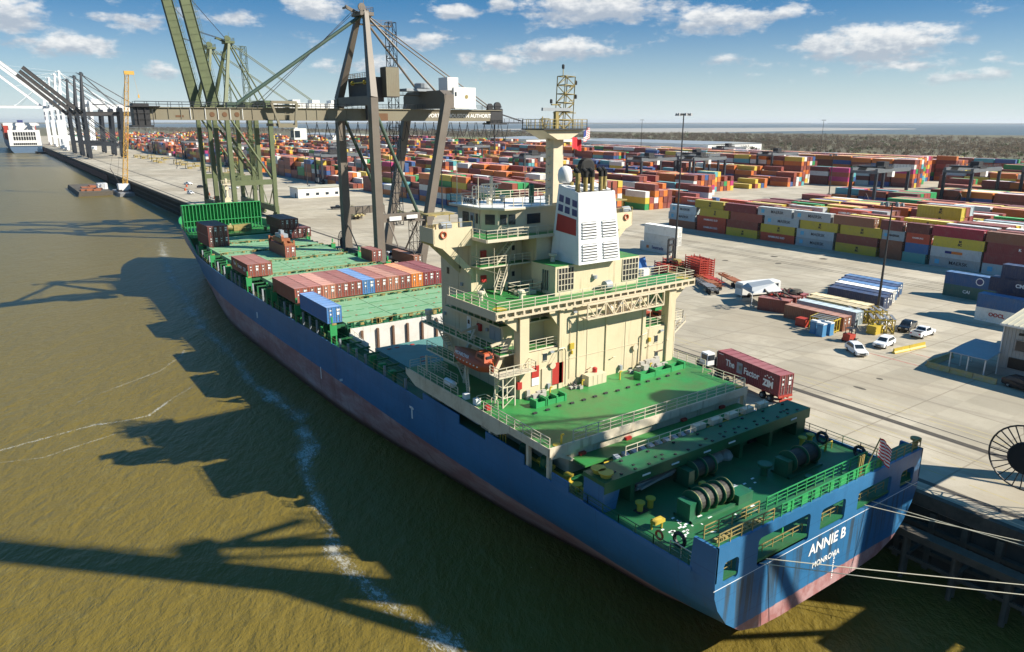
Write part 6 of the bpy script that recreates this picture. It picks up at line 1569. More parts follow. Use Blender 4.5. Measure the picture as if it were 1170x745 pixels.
# everything farther off: one mass per palette
def mass(items, mat, name='container_stacks'):
    a = MB()
    for c in items:
        _, exp, x, y, z, col_, *_r = c
        k = len(a.v); x0, x1, y0, y1, z0, z1 = x-1.22, x+1.22, y, y+12.19, z, z+2.585
        a.v += [(x0,y0,z0),(x1,y0,z0),(x1,y1,z0),(x0,y1,z0),(x0,y0,z1),(x1,y0,z1),(x1,y1,z1),(x0,y1,z1)]
        for q in ((4,5,6,7),(0,1,5,4),(3,0,4,7),(1,2,6,5)): a.f.append(tuple(k+i for i in q)); a.mi.append(0)
    o = a.build(name, mat); o['kind'] = 'stuff'; return o
near_yel = [c for c in rest if c[6] < 13 and c[1]]
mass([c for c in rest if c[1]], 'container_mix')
protos_kill = True

# --- boxes standing on the apron
GA = 'containers standing on the apron'
# stack with the lettered white reefers
for k, (dx, c_) in enumerate(((-4.8,'white'),(0,'white'),(0,'white'))):
    o_ = container(155.0, 138.6+dx*-.3, ground_z+.02+k*2.6, c_, ['white container with a blue name, bottom of the three high white stack','plain white container, middle of the three high white stack','plain white container, top of the three high white stack'][k], group=GA)
    if k == 0: clabel(o_, 'Seatrade', 1.3, 'letter_blue', 5.2, 1.3, bold=.02); patch(o_, 'logo_panel', 'logo_orange', ((8.6,9.6,.9,1.7),))
# navy group across the apron
for k, c_ in enumerate(('navy','navy','white','midblue','navy','midblue')):
    container(143.2+k*2.9, 72.4+k*1.0, ground_z+.02, c_, f"{CN[c_]} container, {ordn[k]} from the front of the low navy row on the apron", group=GA)
o_ = container(167.2, 60.0, ground_z+.02, 'dgreen', 'grey green container under the medium blue one at the apron corner', group=GA); clabel(o_, 'CAI', .9, 'letter_white', 7.5, 1.4, bold=.03)
o_ = container(167.2, 60.0, ground_z+2.62, 'midblue', 'medium blue container with an oval emblem on top of the grey green one', group=GA)
a = MB(); a.lathe((-1.235,5.2,1.4),[(.8,-.01),(.8,.01)],20,'x')
q = a.build('emblem','letter_white'); q.parent = o_; a = MB(); a.lathe((-1.25,5.2,1.4),[(.62,-.01),(.62,.01)],20,'x'); q2 = a.build('emblem_ring','navy'); q2.parent = q; q2.location = (0,0,0)
for (x, y, k, c_, lab, w_) in ((150.5,46.4,0,'white','rusty white container with a red name at the bottom of the right hand stack','OOCL'),(150.5,46.4,1,'midblue','worn blue container second in the right hand stack',None),(155.0,46.6,2,'navy','dark navy container third in the right hand stack','CMA CGM'),(155.3,45.0,3,'navy','dark navy container on top of the right hand stack','CMA CGM'),(158.4,46.4,0,'navy','dark navy container hidden at the back of the right hand stack bottom',None),(158.4,46.4,1,'navy','dark navy container hidden at the back of the right hand stack middle',None),(155.6,46.4,0,'rust','rust container in the middle bottom of the right hand stack',None),(153.3,46.4,1,'navy','dark navy container inside the right hand stack',None)):
    if lab.startswith('dark navy container inside') : continue
    o_ = container(x, y, ground_z+.02+k*2.6, c_, lab, group=GA)
    if w_: clabel(o_, w_, .95, 'letter_red' if w_ == 'OOCL' else 'letter_white', 8.5 if w_ == 'OOCL' else 5.5, 1.5, bold=.04)
# clutter row: tan, brown, white/grey boxes by the pole
for (x, y, c_, lab, rz_, kd) in ((122.0,68.2,'brown','long brown container with a pale number behind the portable toilets',0,'c40'),(127.2,68.9,'lgrey','pale blue roofed container behind the brown one',0,'c40'),(131.2,69.6,'tan','tan container closest to the tall light pole',0,'c40'),(124.6,81.6,'rust','open ended rust container beside the canopy tent',.3,'c20'),(128.4,82.4,'rust','short rust red container standing behind the open one',.15,'c20'),(131.6,83.0,'maroon','short maroon container under the scrap timber',.1,'c20')):
    container(x, y, ground_z+.02, c_, lab, kd, rz=rz_, group=GA)
container(133.9, 70.6, ground_z+.02, 'tan', 'second tan container standing behind the first by the pole', group=GA)
container(84.6, 160.5, 9.25, 'brown', 'brown container on a trailer on the quay beside the brown crane', group=GA)
for e in list(protos.values()):
    for ch in list(e.children):
        for c2 in list(ch.children): bpy.data.objects.remove(c2)
        bpy.data.objects.remove(ch)
    bpy.data.objects.remove(e)
G = ground_z
# ================================================================ TRUCK with the lettered container
a_ = 0.18; ax = Vector((math.sin(a_), math.cos(a_), 0)); bx_ = Vector((math.cos(a_), -math.sin(a_), 0))
def local_thing(name, label, cat, loc, rz, group=None): return thing(name, label, cat, (0,0,0), group), Vector(loc), rz
tr, tl, tz = local_thing('container_trailer', 'dark skeletal trailer carrying the large maroon container beside the ship stern', 'trailer', (81.83,52.95,G), -a_)
o = MB()
for x in (-.45,.45): o.box(x-.09, x+.09, -.1, 12.6, .85, 1.25)
for y in (0,3,6,9,12.2): o.box(-1.2,1.2,y-.1,y+.1,1.05,1.3)
o.box(-1.1,1.1,-.25,-.1,.5,.8); o.build('trailer_frame', 'machine_red', tr)
def wheels(par, pts, r=.5, w=.5, name='wheel', rimc='steel'):
    for (x, y) in pts:
        a = MB(); a.lathe((x,y,r), [(r*.75,-w/2),(r,-w/2*.8),(r,w/2*.8),(r*.75,w/2)], 16, 'x'); wl = a.build(name, 'rubber', par)
        a = MB(); a.lathe((x,y,r), [(r*.5,-w/2-.02),(r*.55,0),(r*.5,w/2+.02)], 12, 'x'); a.build('rim', rimc, wl)
wheels(tr, [(-.95,1.6),(.95,1.6),(-.95,3.0),(.95,3.0)]); wheels(tr, [(-.6,10.4),(.6,10.4)], .3, .15, 'landing_leg')
tr.location = tl; tr.rotation_euler = (0,0,tz)
tk, tl, tz = local_thing('yard_tractor', 'white cabbed yard tractor standing ahead of the large maroon container', 'truck', (81.83+ax.x*12.8,52.95+ax.y*12.8,G), -a_)
o = MB()
for x in (-.45,.45): o.box(x-.1, x+.1, -1.5, 3.9, .7, 1.05)
o.box(-1.1,1.1,2.6,4.2,.6,1.3); o.build('chassis', 'dark_metal', tk)
o = MB(); o.hexa([(-1.1,1.6,1.1),(.25,1.6,1.1),(.25,3.5,1.1),(-1.1,3.5,1.1),(-1.1,1.65,2.95),(.25,1.65,2.95),(.25,3.1,2.95),(-1.1,3.1,2.95)]); cb2 = o.build('cab', 'car_white', tk)
o = MB(); o.box(-1.13,-1.1,1.8,3.0,1.9,2.7); o.box(-1.0,.15,1.56,1.6,1.9,2.7); o.hexa([(-1.0,3.42,1.8),(.15,3.42,1.8),(.15,3.46,1.8),(-1.0,3.46,1.8),(-1.0,3.16,2.75),(.15,3.16,2.75),(.15,3.2,2.75),(-1.0,3.2,2.75)]); o.build('cab_window', 'glass', cb2)
o = MB(); o.box(.35,1.1,2.0,4.0,1.1,1.9); o.tube((.8,1.8,1.1),(.8,1.8,3.1),.09); o.box(.45,.9,1.4,1.9,1.1,2.2); o.build('engine_hood', 'dark_metal', tk)
wheels(tk, [(-.95,-.6),(.95,-.6),(-.95,3.4),(.95,3.4)]); tk.location = tl; tk.rotation_euler = (0,0,tz)
# rebuild container prototypes for the truck load only
e = thing('shipping_container', 'maroon container with large white lettering and coloured square on the trailer beside the ship', 'container')
cont_proto(12.19, 34).build('body', 'container_paint', e); d_ = door_mesh().build('door', 'container_paint', e); rods_mesh().build('lock_rod', 'steel', d_); placard_mesh().build('placard', 'letter_white', d_)
setcol(e, jc(COL['maroon'])); e.location = (81.83,52.95,G+1.3); e.rotation_euler = (0,0,-a_); e.scale = (1,1,1.12)
clabel(e, 'The', 1.15, 'letter_white', 9.5, 1.45, bold=.03); clabel(e, 'Factor', 1.15, 'letter_white', 5.2, 1.35, bold=.03); clabel(e, 'ZIM', 1.1, 'letter_white', 2.0, 1.0, bold=.06)
patch(e, 'picture_panel', 'canopy_grey', ((7.0,8.1,.75,2.15),)); patch(e, 'picture_panel', 'yellow', ((7.1,7.6,1.2,1.8),)); patch(e, 'lettering_dots', 'letter_white', tuple((1.1+.35*k,1.3+.35*k,1.75+.18*(k%2),1.9+.18*(k%2)) for k in range(5))); patch(e, 'lettering_small', 'letter_white', ((11.0,11.9,2.25,2.33),))
tz_ = thing('container_trailer', 'trailer on the quay under the brown container beside the brown crane', 'trailer', (84.6,160.5,G))
o = MB(); o.box(84.1,84.3,160.3,173,8.7,9.2); o.box(84.9,85.1,160.3,173,8.7,9.2)
for y in (160.6,166,172.6): o.box(83.4,85.8,y-.1,y+.1,9.0,9.24)
o.build('trailer_frame', 'dark_metal', tz_)
for (x, y) in ((83.7,162),(85.5,162),(83.7,163.4),(85.5,163.4)):
    o = MB(); o.lathe((x,y,G+.5),[(.5,-.25),(.5,.25)],14,'x'); o.build('wheel', 'rubber', tz_)
tk2 = dup(tk, (84.6, 173.4, G), 0, 'white cabbed yard tractor pulling the trailer beside the brown crane')

# ================================================================ CARS
def car(label, loc, rz, kind='suv', col='car_white', cat='car', group='cars parked on the apron'):
    """front towards local -Y; length ~4.8"""
    r = thing('parked_car' if kind == 'suv' else 'pickup_truck', label, cat, (0,0,0), group)
    L, W = (4.8, 1.86) if kind == 'suv' else (5.7, 1.95)
    hw = W/2; y0, y1 = -L/2, L/2
    if kind == 'suv': prof = [(y0,.45),(y0,.75),(y0+.15,.92),(y0+1.15,1.05),(y0+1.95,1.62),(y0+2.6,1.72),(y1-.9,1.70),(y1-.35,1.25),(y1-.05,1.05),(y1,.5),(y1-.2,.35),(y0+.2,.35)]
    else: prof = [(y0,.5),(y0,.85),(y0+.15,1.02),(y0+1.3,1.15),(y0+2.0,1.72),(y0+2.5,1.82),(y0+3.45,1.80),(y0+3.75,1.22),(y1,1.20),(y1,.55),(y1-.2,.42),(y0+.2,.42)]
    # body: outline lofted across with tumblehome
    a = MB(); secs = [(-hw*.86,.0),(-hw,.12),(-hw*.98,.5),(0,.5),(hw*.98,.5),(hw,.12),(hw*.86,0)]
    n = len(prof); cols = [(-1,.93),(-.97,1.0),(0,1.0),(.97,1.0),(1,.93)]
    def pt(u, y, z):
        s_ = 1.0 if z < 1.1 else 1.0-.22*(z-1.1)/.6
        return (u*hw*s_, y*(.985 if abs(u) >= .99 else 1), z if abs(u) < .99 else (.35+(z-.35)*.97))
    us = (-1,-.94,0,.94,1); k = len(a.v)
    for u in us: a.v += [pt(u, y, z) for y, z in prof]
    for j in range(len(us)-1):
        for i in range(n):
            i2 = (i+1) % n; a.f.append((k+j*n+i, k+(j+1)*n+i, k+(j+1)*n+i2, k+j*n+i2)); a.mi.append(0)
    a.f.append(tuple(k+i for i in range(n))); a.f.append(tuple(k+4*n+i for i in reversed(range(n)))); a.mi += [0,0]
    if kind == 'pickup': pass
    body = a.build('body', col, r)
    # glass
    a = MB()
    if kind == 'suv':
        A, B, Cc, D = y0+1.25, y0+1.93, y1-.95, y1-.40
        a.hexa([(-.70,A,1.13),(.70,A,1.13),(.70,A+.02,1.10),(-.70,A+.02,1.10),(-.62,B,1.62),(.62,B,1.62),(.62,B+.03,1.58),(-.62,B+.03,1.58)])
        for s in (-1,1): a.hexa([(s*.90,A+.35,1.12),(s*.93,A+.35,1.12),(s*.93,D-.15,1.12),(s*.90,D-.15,1.12),(s*.80,B+.1,1.58),(s*.83,B+.1,1.58),(s*.83,Cc,1.58),(s*.80,Cc,1.58)])
        a.hexa([(-.66,D,1.30),(.66,D,1.30),(.66,D+.03,1.30),(-.66,D+.03,1.30),(-.60,Cc+.04,1.64),(.60,Cc+.04,1.64),(.60,Cc+.09,1.64),(-.60,Cc+.09,1.64)])
    else:
        A, B, Cc, D = y0+1.4, y0+1.98, y0+3.48, y0+3.72
        a.hexa([(-.76,A,1.22),(.76,A,1.22),(.76,A+.03,1.2),(-.76,A+.03,1.2),(-.68,B,1.72),(.68,B,1.72),(.68,B+.03,1.68),(-.68,B+.03,1.68)])
        for s in (-1,1): a.hexa([(s*.95,A+.4,1.2),(s*.975,A+.4,1.2),(s*.975,D-.2,1.2),(s*.95,D-.2,1.2),(s*.84,B+.1,1.66),(s*.87,B+.1,1.66),(s*.87,Cc-.1,1.66),(s*.84,Cc-.1,1.66)])
        a.hexa([(-.7,D-.02,1.3),(.7,D-.02,1.3),(.7,D+.03,1.3),(-.7,D+.03,1.3),(-.62,Cc+.03,1.7),(.62,Cc+.03,1.7),(.62,Cc+.08,1.7),(-.62,Cc+.08,1.7)])
    a.build('window', 'glass', body)
    if kind == 'pickup':
        a = MB(); a.box(-.78,.78,y0+3.9,y1-.12,1.205,1.215); a.build('load_bed', 'black', body)
    for s in (-1, 1):
        a = MB(); a.box(s*.55-.2, s*.55+.2, y0-.015, y0+.1, .70, .86); a.build('headlight', 'lamp_glass', body)
        a = MB(); a.box(s*.72-.12, s*.72+.12, y1-.06, y1+.02, .85, 1.05); a.build('tail_light', 'flag_red', body)
    a = MB(); a.box(-.45,.45,y0-.02,y0+.05,.5,.72); a.build('grille', 'black', body)
    rr = .35 if kind == 'suv' else .38
    wheels(r, [(-hw+.1,y0+.95),(hw-.1,y0+.95),(-hw+.1,y1-1.0),(hw-.1,y1-1.0)], rr, .26, rimc='chrome')
    r.location = loc; r.rotation_euler = (0,0,rz); return r
car('white estate car parked nearest the ship on the open concrete', (110.8,59.8,G), -.63)
car('white estate car beside the end of the yellow barrier', (118.4,59.3,G), -1.47)
car('white pickup truck nearest the yellow wooden crate', (129.6,65.6,G), -1.4, 'pickup', cat='pickup')
car('black pickup truck parked between the two white pickups', (131.8,62.3,G), -1.35, 'pickup', 'car_black', cat='pickup')
car('white pickup truck with its open black bed towards the ship', (129.8,58.6,G), 1.6, 'pickup', cat='pickup')
car('white car half hidden behind the corner of the grey shed', (136.6,47.0,G), 2.0)
car('black car parked at the foot of the grey shed', (114.2,37.2,G), -.2, 'suv', 'car_black')
for i, (x, y, z_, c_, k_) in enumerate(((362,214,.3,'car_black','suv'),(352,205,1.2,'car_white','pickup'),(343,210,2.,'car_black','suv'),(96,470,.4,'car_white','pickup'),(84,408,.2,'car_white','suv'),(97,442,1.4,'car_black','suv'),(110,425,1.1,'car_white','pickup'),(128,520,.5,'car_white','pickup'),(120,300,1.3,'car_black','pickup'))):
    car(['small black car in the gap between the yard blocks','white pickup in the gap between the yard blocks','second black car in the gap between the yard blocks, to the left','white pickup far along the bright quay','white car close to the quay edge beyond the bow','black car far along the bright quay beyond the bow','white pickup by the traffic cones beyond the bow','white pickup at the foot of the far light pole','black pickup beside the low cream office'][i], (x,y,G), z_, k_, c_, group='vehicles far off in the port', cat='car' if k_ == 'suv' else 'pickup')

# ================================================================ SHED, canopy, barriers
sh = thing('metal_shed', 'grey ribbed metal shed with pale roof at the right edge', 'shed', (118.3,42.4,G))
o = MB(); o.box(118.5, 141, 4, 42.3, G, 15.4)
for k in range(80): o.box(118.42, 118.5, 42.1-k*.48, 42.22-k*.48, G+1.3, 15.4)
for k in range(46): o.box(118.7+k*.48, 118.82+k*.48, 42.3, 42.38, G, 15.4)
o.build('wall', 'shed_wall', sh)
o = MB(); o.box(118.36, 118.5, 4, 42.3, G, G+1.2); o.build('plinth', 'concrete_grey', sh)
o = MB(); o.prism([(118.0,15.4),(129.7,17.2),(141.4,15.4),(141.4,15.6),(129.7,17.45),(118.0,15.65)], 'y', 3.8, 42.7)
for k in range(50):
    y = 42.5-k*.78; o.hexa([(118.0,y,15.66),(118.0,y+.09,15.66),(129.7,y+.09,17.46),(129.7,y,17.46),(118.0,y,15.74),(118.0,y+.09,15.74),(129.7,y+.09,17.54),(129.7,y,17.54)])
o.prism([(118.5,15.4),(141,15.4),(129.7,17.15)], 'y', 42.0, 42.3); rf2 = o.build('roof', 'shed_roof', sh)
o = MB(); o.box(117.86, 118.0, 3.8, 42.7, 15.35, 15.6); o.tube((118.35,42.2,15.4),(118.35,42.2,G),.09); o.build('gutter', 'house_white', rf2)
o = MB(); o.box(118.36, 118.44, 34.0, 40.4, 12.0, 13.5); wn = o.build('window', 'glass', sh)
o = MB(); 
for y in (34,36.1,38.3,40.4): o.box(118.3,118.46,y-.06,y+.06,11.95,13.55)
o.box(118.3,118.46,33.95,40.45,11.9,12.0); o.box(118.3,118.46,33.95,40.45,13.5,13.6); o.build('window_frame', 'steel', wn)
o = MB(); o.box(118.3, 118.44, 38.4, 40.9, G+1.4, G+3.0); o.build('window', 'black', sh)
o = MB(); o.box(118.3, 118.44, 36.2, 37.6, G, G+2.8); dd = o.build('door', 'door_red', sh); o = MB(); o.box(118.26,118.3,36.6,37.2,G+1.4,G+2.4); o.build('door_window', 'glass', dd)
o = MB(); o.beam((118.4,39.6,14.6),(117.6,39.6,14.8),.12); o.box(117.4,117.8,39.3,39.9,14.5,14.8); o.build('wall_lamp', 'black', sh)
o = MB(); o.box(118.2,118.4,36.9,37.5,11.0,11.3); o.build('wall_lamp', 'yellow', sh)
cn = thing('canopy', 'grey lean-to canopy on posts against the metal shed', 'canopy', (114.6,46.9,G))
o = MB(); o.prism([(113.9,10.75),(118.0,11.15),(122.5,11.3),(122.5,11.38),(118.0,11.25),(113.9,10.87)], 'y', 42.0, 47.3) ; o.build('canopy_roof', 'canopy_grey', cn)
for (x, y) in ((114.3,47.1),(114.3,44.6),(114.3,42.3),(121.8,47.1),(118,47.1)): o = MB(); o.beam((x,y,G),(x,y,10.75),.16); o.build('post', 'house_white', cn)
def barrier(label, p, q, grp='yellow barriers', mat='yellow'):
    p = Vector((p[0],p[1],G)); q = Vector((q[0],q[1],G)); r = thing('barrier', label, 'barrier', p, grp); d = (q-p).normalized(); n = Vector((-d.y,d.x,0)); a = MB()
    for u, v, in ((p, q),):
        prof = [(-.32,0),(-.32,.15),(-.14,.4),(-.1,.85),(.1,.85),(.14,.4),(.32,.15),(.32,0)]; m_ = len(prof); k = len(a.v)
        a.v += [tuple(u+n*x+Vector((0,0,z))) for x, z in prof]+[tuple(v+n*x+Vector((0,0,z))) for x, z in prof]
        for i in range(m_): j = (i+1) % m_; a.f.append((k+i,k+j,k+m_+j,k+m_+i)); a.mi.append(0)
        a.f.append(tuple(k+i for i in reversed(range(m_)))); a.f.append(tuple(k+m_+i for i in range(m_))); a.mi += [0,0]
    a.build('barrier_block', mat, r); return r
barrier('yellow concrete barrier nearest the white estate car', (115.6,56.2), (119.4,55.7)); barrier('yellow concrete barrier continuing the first one towards the pickups', (119.5,55.7), (123.6,55.2))
for k in range(3): barrier(f"worn yellow barrier {['farthest from','in the middle of the row beside','closest to'][k]} the shed wall below the canopy", (113.4,49.6-k*3.2), (113.4,46.5-k*3.2), mat='worn_yellow')
barrier('worn yellow barrier turning inward at the far end of the canopy', (113.6,49.9), (121.5,49.9), mat='worn_yellow')
# ================================================================ LIGHT POLES
def pole(x, y, top, label, arms=6, r=.28, mid=None):
    p_ = thing('light_pole', label, 'light pole', (x,y,G), 'tall light poles')
    o = MB(); o.tube((x,y,G),(x,y,top), r, 8, r2=r*.45); o.build('shaft', 'dark_metal', p_)
    o = MB(); o.lathe((x,y,G), [(.8,0),(.8,.9),(.6,1.0)], 10); o.build('base', 'concrete_grey', p_)
    o = MB(); o.ring((x,y,top-.2), 1.5, .08, 'z', 14, 5)
    for k in range(arms): o.beam((x,y,top),(x+1.6*math.cos(k*6.283/arms),y+1.6*math.sin(k*6.283/arms),top-.1), .12)
    hd = o.build('lamp_ring', 'dark_metal', p_)
    for k in range(arms):
        cx, cy = x+1.7*math.cos(k*6.283/arms), y+1.7*math.sin(k*6.283/arms); o = MB(); o.hexa([(cx-.3,cy-.3,top-.5),(cx+.3,cy-.3,top-.5),(cx+.3,cy+.3,top-.5),(cx-.3,cy+.3,top-.5),(cx-.2,cy-.2,top+.1),(cx+.2,cy-.2,top+.1),(cx+.2,cy+.2,top+.1),(cx-.2,cy+.2,top+.1)]); o.build('lamp', 'steel', hd)
    return p_
pole(141.3,127.2,46.0,'tall dark light pole standing on the apron just behind the white container stack')
pole(138.7,71.7,29.3,'light pole with white lamps beside the yellow lifting frames')
far_poles = [(470,470,46,'distant light pole just right of the funnel'),(600,380,46,'distant light pole above the orange container stacks'),(420,520,46,'distant light pole just right of the radar mast'),(380,560,46,'distant light pole left of the radar mast'),(335,205,29,'light pole standing in the gap between the yard blocks'),(455,160,30,'pale headed light pole behind the right hand gantries'),(122,545,30,'light pole among the yellow frames far along the quay, nearest'),(124,640,30,'light pole far along the quay, middle one'),(126,760,30,'light pole far along the quay, farthest one'),(140,390,29,'light pole behind the green cranes'),(150,262,29,'light pole on the apron behind the bridge wing')]
for (x, y, tz_2, lb) in far_poles: pole(x, y, tz_2, lb, 4, .30)
# ================================================================ YARD GANTRIES
def rtg(x, y, label, span=26, h=16.0, light='rtg_grey'):
    r = thing('yard_gantry', label, 'gantry crane', (x,y,G), 'rubber tyred gantries over the container blocks')
    for sx in (0, span):
        for sy in (0, 11): o = MB(); o.beam((x+sx,y+sy,G+1.5),(x+sx,y+sy,G+h),1.0,1.1); o.build('leg', 'rtg_blue', r)
        o = MB(); o.box(x+sx-.5,x+sx+.5,y-2,y+13,G+1.1,G+1.9); o.build('sill_beam', 'rtg_blue', r)
        o = MB(); o.box(x+sx-.6,x+sx+.6,y-.3,y+11.3,G+h-.6,G+h+.5); o.build('end_beam', 'rtg_grey', r)
        for sy in (-1.2,.6,10.4,12.2): o = MB(); o.lathe((x+sx,y+sy,G+.8),[(.8,-.35),(.8,.35)],12,'x'); o.build('wheel','rubber',r)
    for sy in (0, 11):
        o = MB(); o.box(x-.5,x+span+.5,y+sy-.55,y+sy+.55,G+h-.2,G+h+1.5); o.rail([(x,y+sy,G+h+1.5),(x+span,y+sy,G+h+1.5)],r=.05,step=2.5); o.build('girder', light, r)
    o = MB(); tx = x+span*.3; o.box(tx-3,tx+3.5,y-.8,y+11.8,G+h+1.5,G+h+2.1); o.box(tx-2,tx+2,y+.5,y+4,G+h+2.1,G+h+4.2); o.lathe((tx+2.6,y+3,G+h+3),[(1,-1.2),(1,1.2)],12,'y'); o.rail([(tx-3,y-.8,G+h+2.1),(tx+3.5,y-.8,G+h+2.1),(tx+3.5,y+11.8,G+h+2.1)],r=.06); o.build('trolley', 'dark_metal', r)
    o = MB(); o.box(tx+3.5,tx+5.5,y-.6,y+1.6,G+h-2.2,G+h+.1); o.build('operator_cab', 'house_white', r)
    o = MB(); o.box(x-2.6,x-.6,y+1,y+5,G+1.2,G+3.6); o.build('power_unit', 'rtg_grey', r)
    o = MB(); o.tube((x,y+.5,G+2),(x,y+3.4,G+7),.14); o.tube((x,y+6.5,G+2),(x,y+3.6,G+7),.14); o.build('leg_brace', 'rtg_blue', r)
RT = [(303,165,'dark gantry crane astride the yard block just behind the front rows'),(338,143,'dark gantry crane to the right, astride the maroon stacks'),(370,125,'dark gantry crane at the far right edge'),(286,285,'gantry crane right of the exhaust stacks, over the yellow boxes'),(316,275,'gantry crane close behind the previous, over mixed boxes'),(347,305,'gantry crane in front of the tall orange stacks'),(406,290,'gantry crane before the tallest orange and green stacks'),(256,350,'gantry crane just right of the ship mast'),(164,430,'gantry crane over the block nearest the quay behind the brown crane'),(256,640,'small looking gantry crane below the brown girder end'),(164,640,'gantry crane behind the green cranes, first'),(164,800,'gantry crane behind the green cranes, second'),(164,960,'gantry crane behind the green cranes, farthest'),(226,560,'gantry crane between the brown crane and the ship mast'),(470,380,'gantry crane far back beside the white warehouse'),(318,520,'gantry crane far back in the middle of the yard')]
for (x, y, lb) in RT: rtg(x, y, lb)
# ================================================================ APRON CLUTTER
def frame_rack(x, y, nx, ny, rz, label, mat='yellow', h=2.4, grp='yellow lifting frames'):
    r = thing('equipment_rack', label, 'rack', (0,0,0), grp)
    a = MB(); L = 4.4
    for k in range(nx):
        xx = k*1.15
        for yy in (0, L/2, L): a.beam((xx,yy,0),(xx,yy,h),.14)
        a.beam((xx,0,h),(xx,L,h),.18); a.beam((xx,0,h*.5),(xx,L,h*.5),.12); a.beam((xx,0,.15),(xx,L,.15),.14)
        a.beam((xx,0,.15),(xx,L/2,h),.1); a.beam((xx,L,.15),(xx,L/2,h),.1)
    a.beam((0,0,h),(1.15*(nx-1),0,h),.16); a.beam((0,L,h),(1.15*(nx-1),L,h),.16); a.beam((0,0,.3),(1.15*(nx-1),0,.3),.14)
    a.build('frame_bars', mat, r); a = MB()
    for k in range(nx): a.box(k*1.15-.25,k*1.15+.25,.2,L-.2,h+.1,h+.16)
    a.build('top_plate', 'steel', r); r.location = (x,y,G); r.rotation_euler = (0,0,rz); return r
frame_rack(118.0,68.3,5,1,.15,'yellow lifting frames nearest the portable toilets'); frame_rack(124.6,64.8,4,1,-.9,'yellow lifting frames between the toilets and the white pickups')
frame_rack(127.6,70.2,6,1,-.75,'yellow lifting frames at the foot of the light pole')
cr = thing('wooden_crate', 'yellow wooden crate beside the white pickup', 'crate', (124.4,64.9,G))
o = MB(); o.box(123.4,125.9,63.6,65.2,G,G+1.5); 
for z in (.1,.6,1.1): o.box(123.34,123.4,63.5,65.3,G+z,G+z+.3)
o.build('crate_boards', 'yellow', cr)
fl = thing('forklift', 'small red forklift in front of the yellow frames', 'forklift', (116.4,64.2,G))
o = MB(); o.box(115.2,117.0,63.6,64.9,G+.3,G+1.3); o.box(115.2,115.9,63.6,64.9,G+1.3,G+1.5); o.build('body', 'machine_red', fl)
o = MB()
for (x, y) in ((115.8,63.7),(115.8,64.8),(117.0,63.7),(117.0,64.8)): o.beam((x,y,G+1.2),(x,y,G+2.3),.08)
o.box(115.7,117.1,63.6,64.9,G+2.3,G+2.36); o.beam((117.4,63.9,G+.1),(117.4,63.9,G+2.9),.14); o.beam((117.4,64.6,G+.1),(117.4,64.6,G+2.9),.14); o.box(117.4,118.6,63.9,64.0,G+.15,G+.22); o.box(117.4,118.6,64.5,64.6,G+.15,G+.22); o.build('mast', 'dark_metal', fl)
for (x, y) in ((115.6,63.5),(115.6,65.0),(116.8,63.5),(116.8,65.0)): o = MB(); o.lathe((x,y,G+.32),[(.32,-.12),(.32,.12)],12,'y'); o.build('wheel','rubber',fl)
for k, (x, y) in enumerate(((115.9,70.6),(115.2,68.9),(117.6,70.2),(117.0,68.6))):
    t_ = thing('portable_toilet', f"blue portable toilet, {['left front','right front','left rear','right rear'][k]} one of the four", 'toilet', (x,y,G), 'blue portable toilets')
    o = MB(); o.box(x-.6,x+.6,y-.6,y+.6,G+.12,G+2.15); o.box(x-.66,x+.66,y-.66,y+.66,G,G+.12); o.build('cabin', 'loo_blue', t_)
    o = MB(); o.prism([(x-.66,G+2.15),(x+.66,G+2.15),(x+.45,G+2.38),(x-.45,G+2.38)], 'y', y-.66, y+.66); o.build('roof', 'house_white', t_)
    o = MB(); o.box(x-.64,x-.6,y-.42,y+.42,G+.2,G+2.0); o.build('door', 'loo_blue', t_)
bs = thing('bus', 'old white bus parked beside the canopy tent and trailers', 'bus', (130.4,98,G))
o = MB(); P = [(126.9,95.9),(136.6,92.6)]
c0 = Vector((127.6,96.3,0)); d = Vector((8.6,-2.2,0)).normalized(); n = Vector((-d.y,d.x,0)); 
def bb(a, l0, l1, w0, w1, z0, z1): a.hexa([tuple(c0+d*l+n*w+Vector((0,0,z))) for z in (z0, z1) for (l, w) in ((l0,w0),(l1,w0),(l1,w1),(l0,w1))])
o = MB(); bb(o,0,10,-1.25,1.25,G+.5,G+3.0); bb(o,.15,9.8,-1.1,1.1,G+3.0,G+3.15); o.build('body', 'house_white', bs)
o = MB(); bb(o,2.2,9.4,-1.28,-1.251,G+1.75,G+2.6); o.build('window', 'glass', bs)
o = MB(); 
for l in (3.6,5,6.4,7.8): bb(o,l-.05,l+.05,-1.3,-1.281,G+1.75,G+2.6)
bb(o,3.0,3.6,-1.27,-1.251,G+1.0,G+1.5); o.build('window_post', 'house_white', bs)
o = MB(); bb(o,-.03,0,-1.0,1.0,G+1.9,G+2.7); o.build('rear_panel', 'canopy_grey', bs)
for (l, w_) in ((1.8,-1.15),(1.8,1.15),(8.0,-1.15),(8.0,1.15)):
    p = c0+d*l+n*w_; o = MB(); o.tube(p-n*.15+Vector((0,0,G+.5)), p+n*.15+Vector((0,0,G+.5)), .5, 14); o.build('wheel', 'rubber', bs)
tt = thing('canopy_tent', 'pale grey canvas canopy tent between the bus and the rust container', 'tent', (127,91,G))
o = MB(); o.hexa([(122.5,89.2,10.6),(129.5,87.0,10.6),(132.5,92.0,10.6),(125.5,94.4,10.6),(123.5,90.0,11.6),(128.9,88.6,12.1),(130.9,91.4,12.1),(126.5,93.4,11.6)]); o.build('tent_roof', 'canopy_grey', tt)
for (x, y) in ((122.8,89.3),(129.2,87.3),(132.2,91.9),(125.7,94.1)): o = MB(); o.beam((x,y,G),(x,y,10.6),.12); o.build('post', 'house_white', tt)
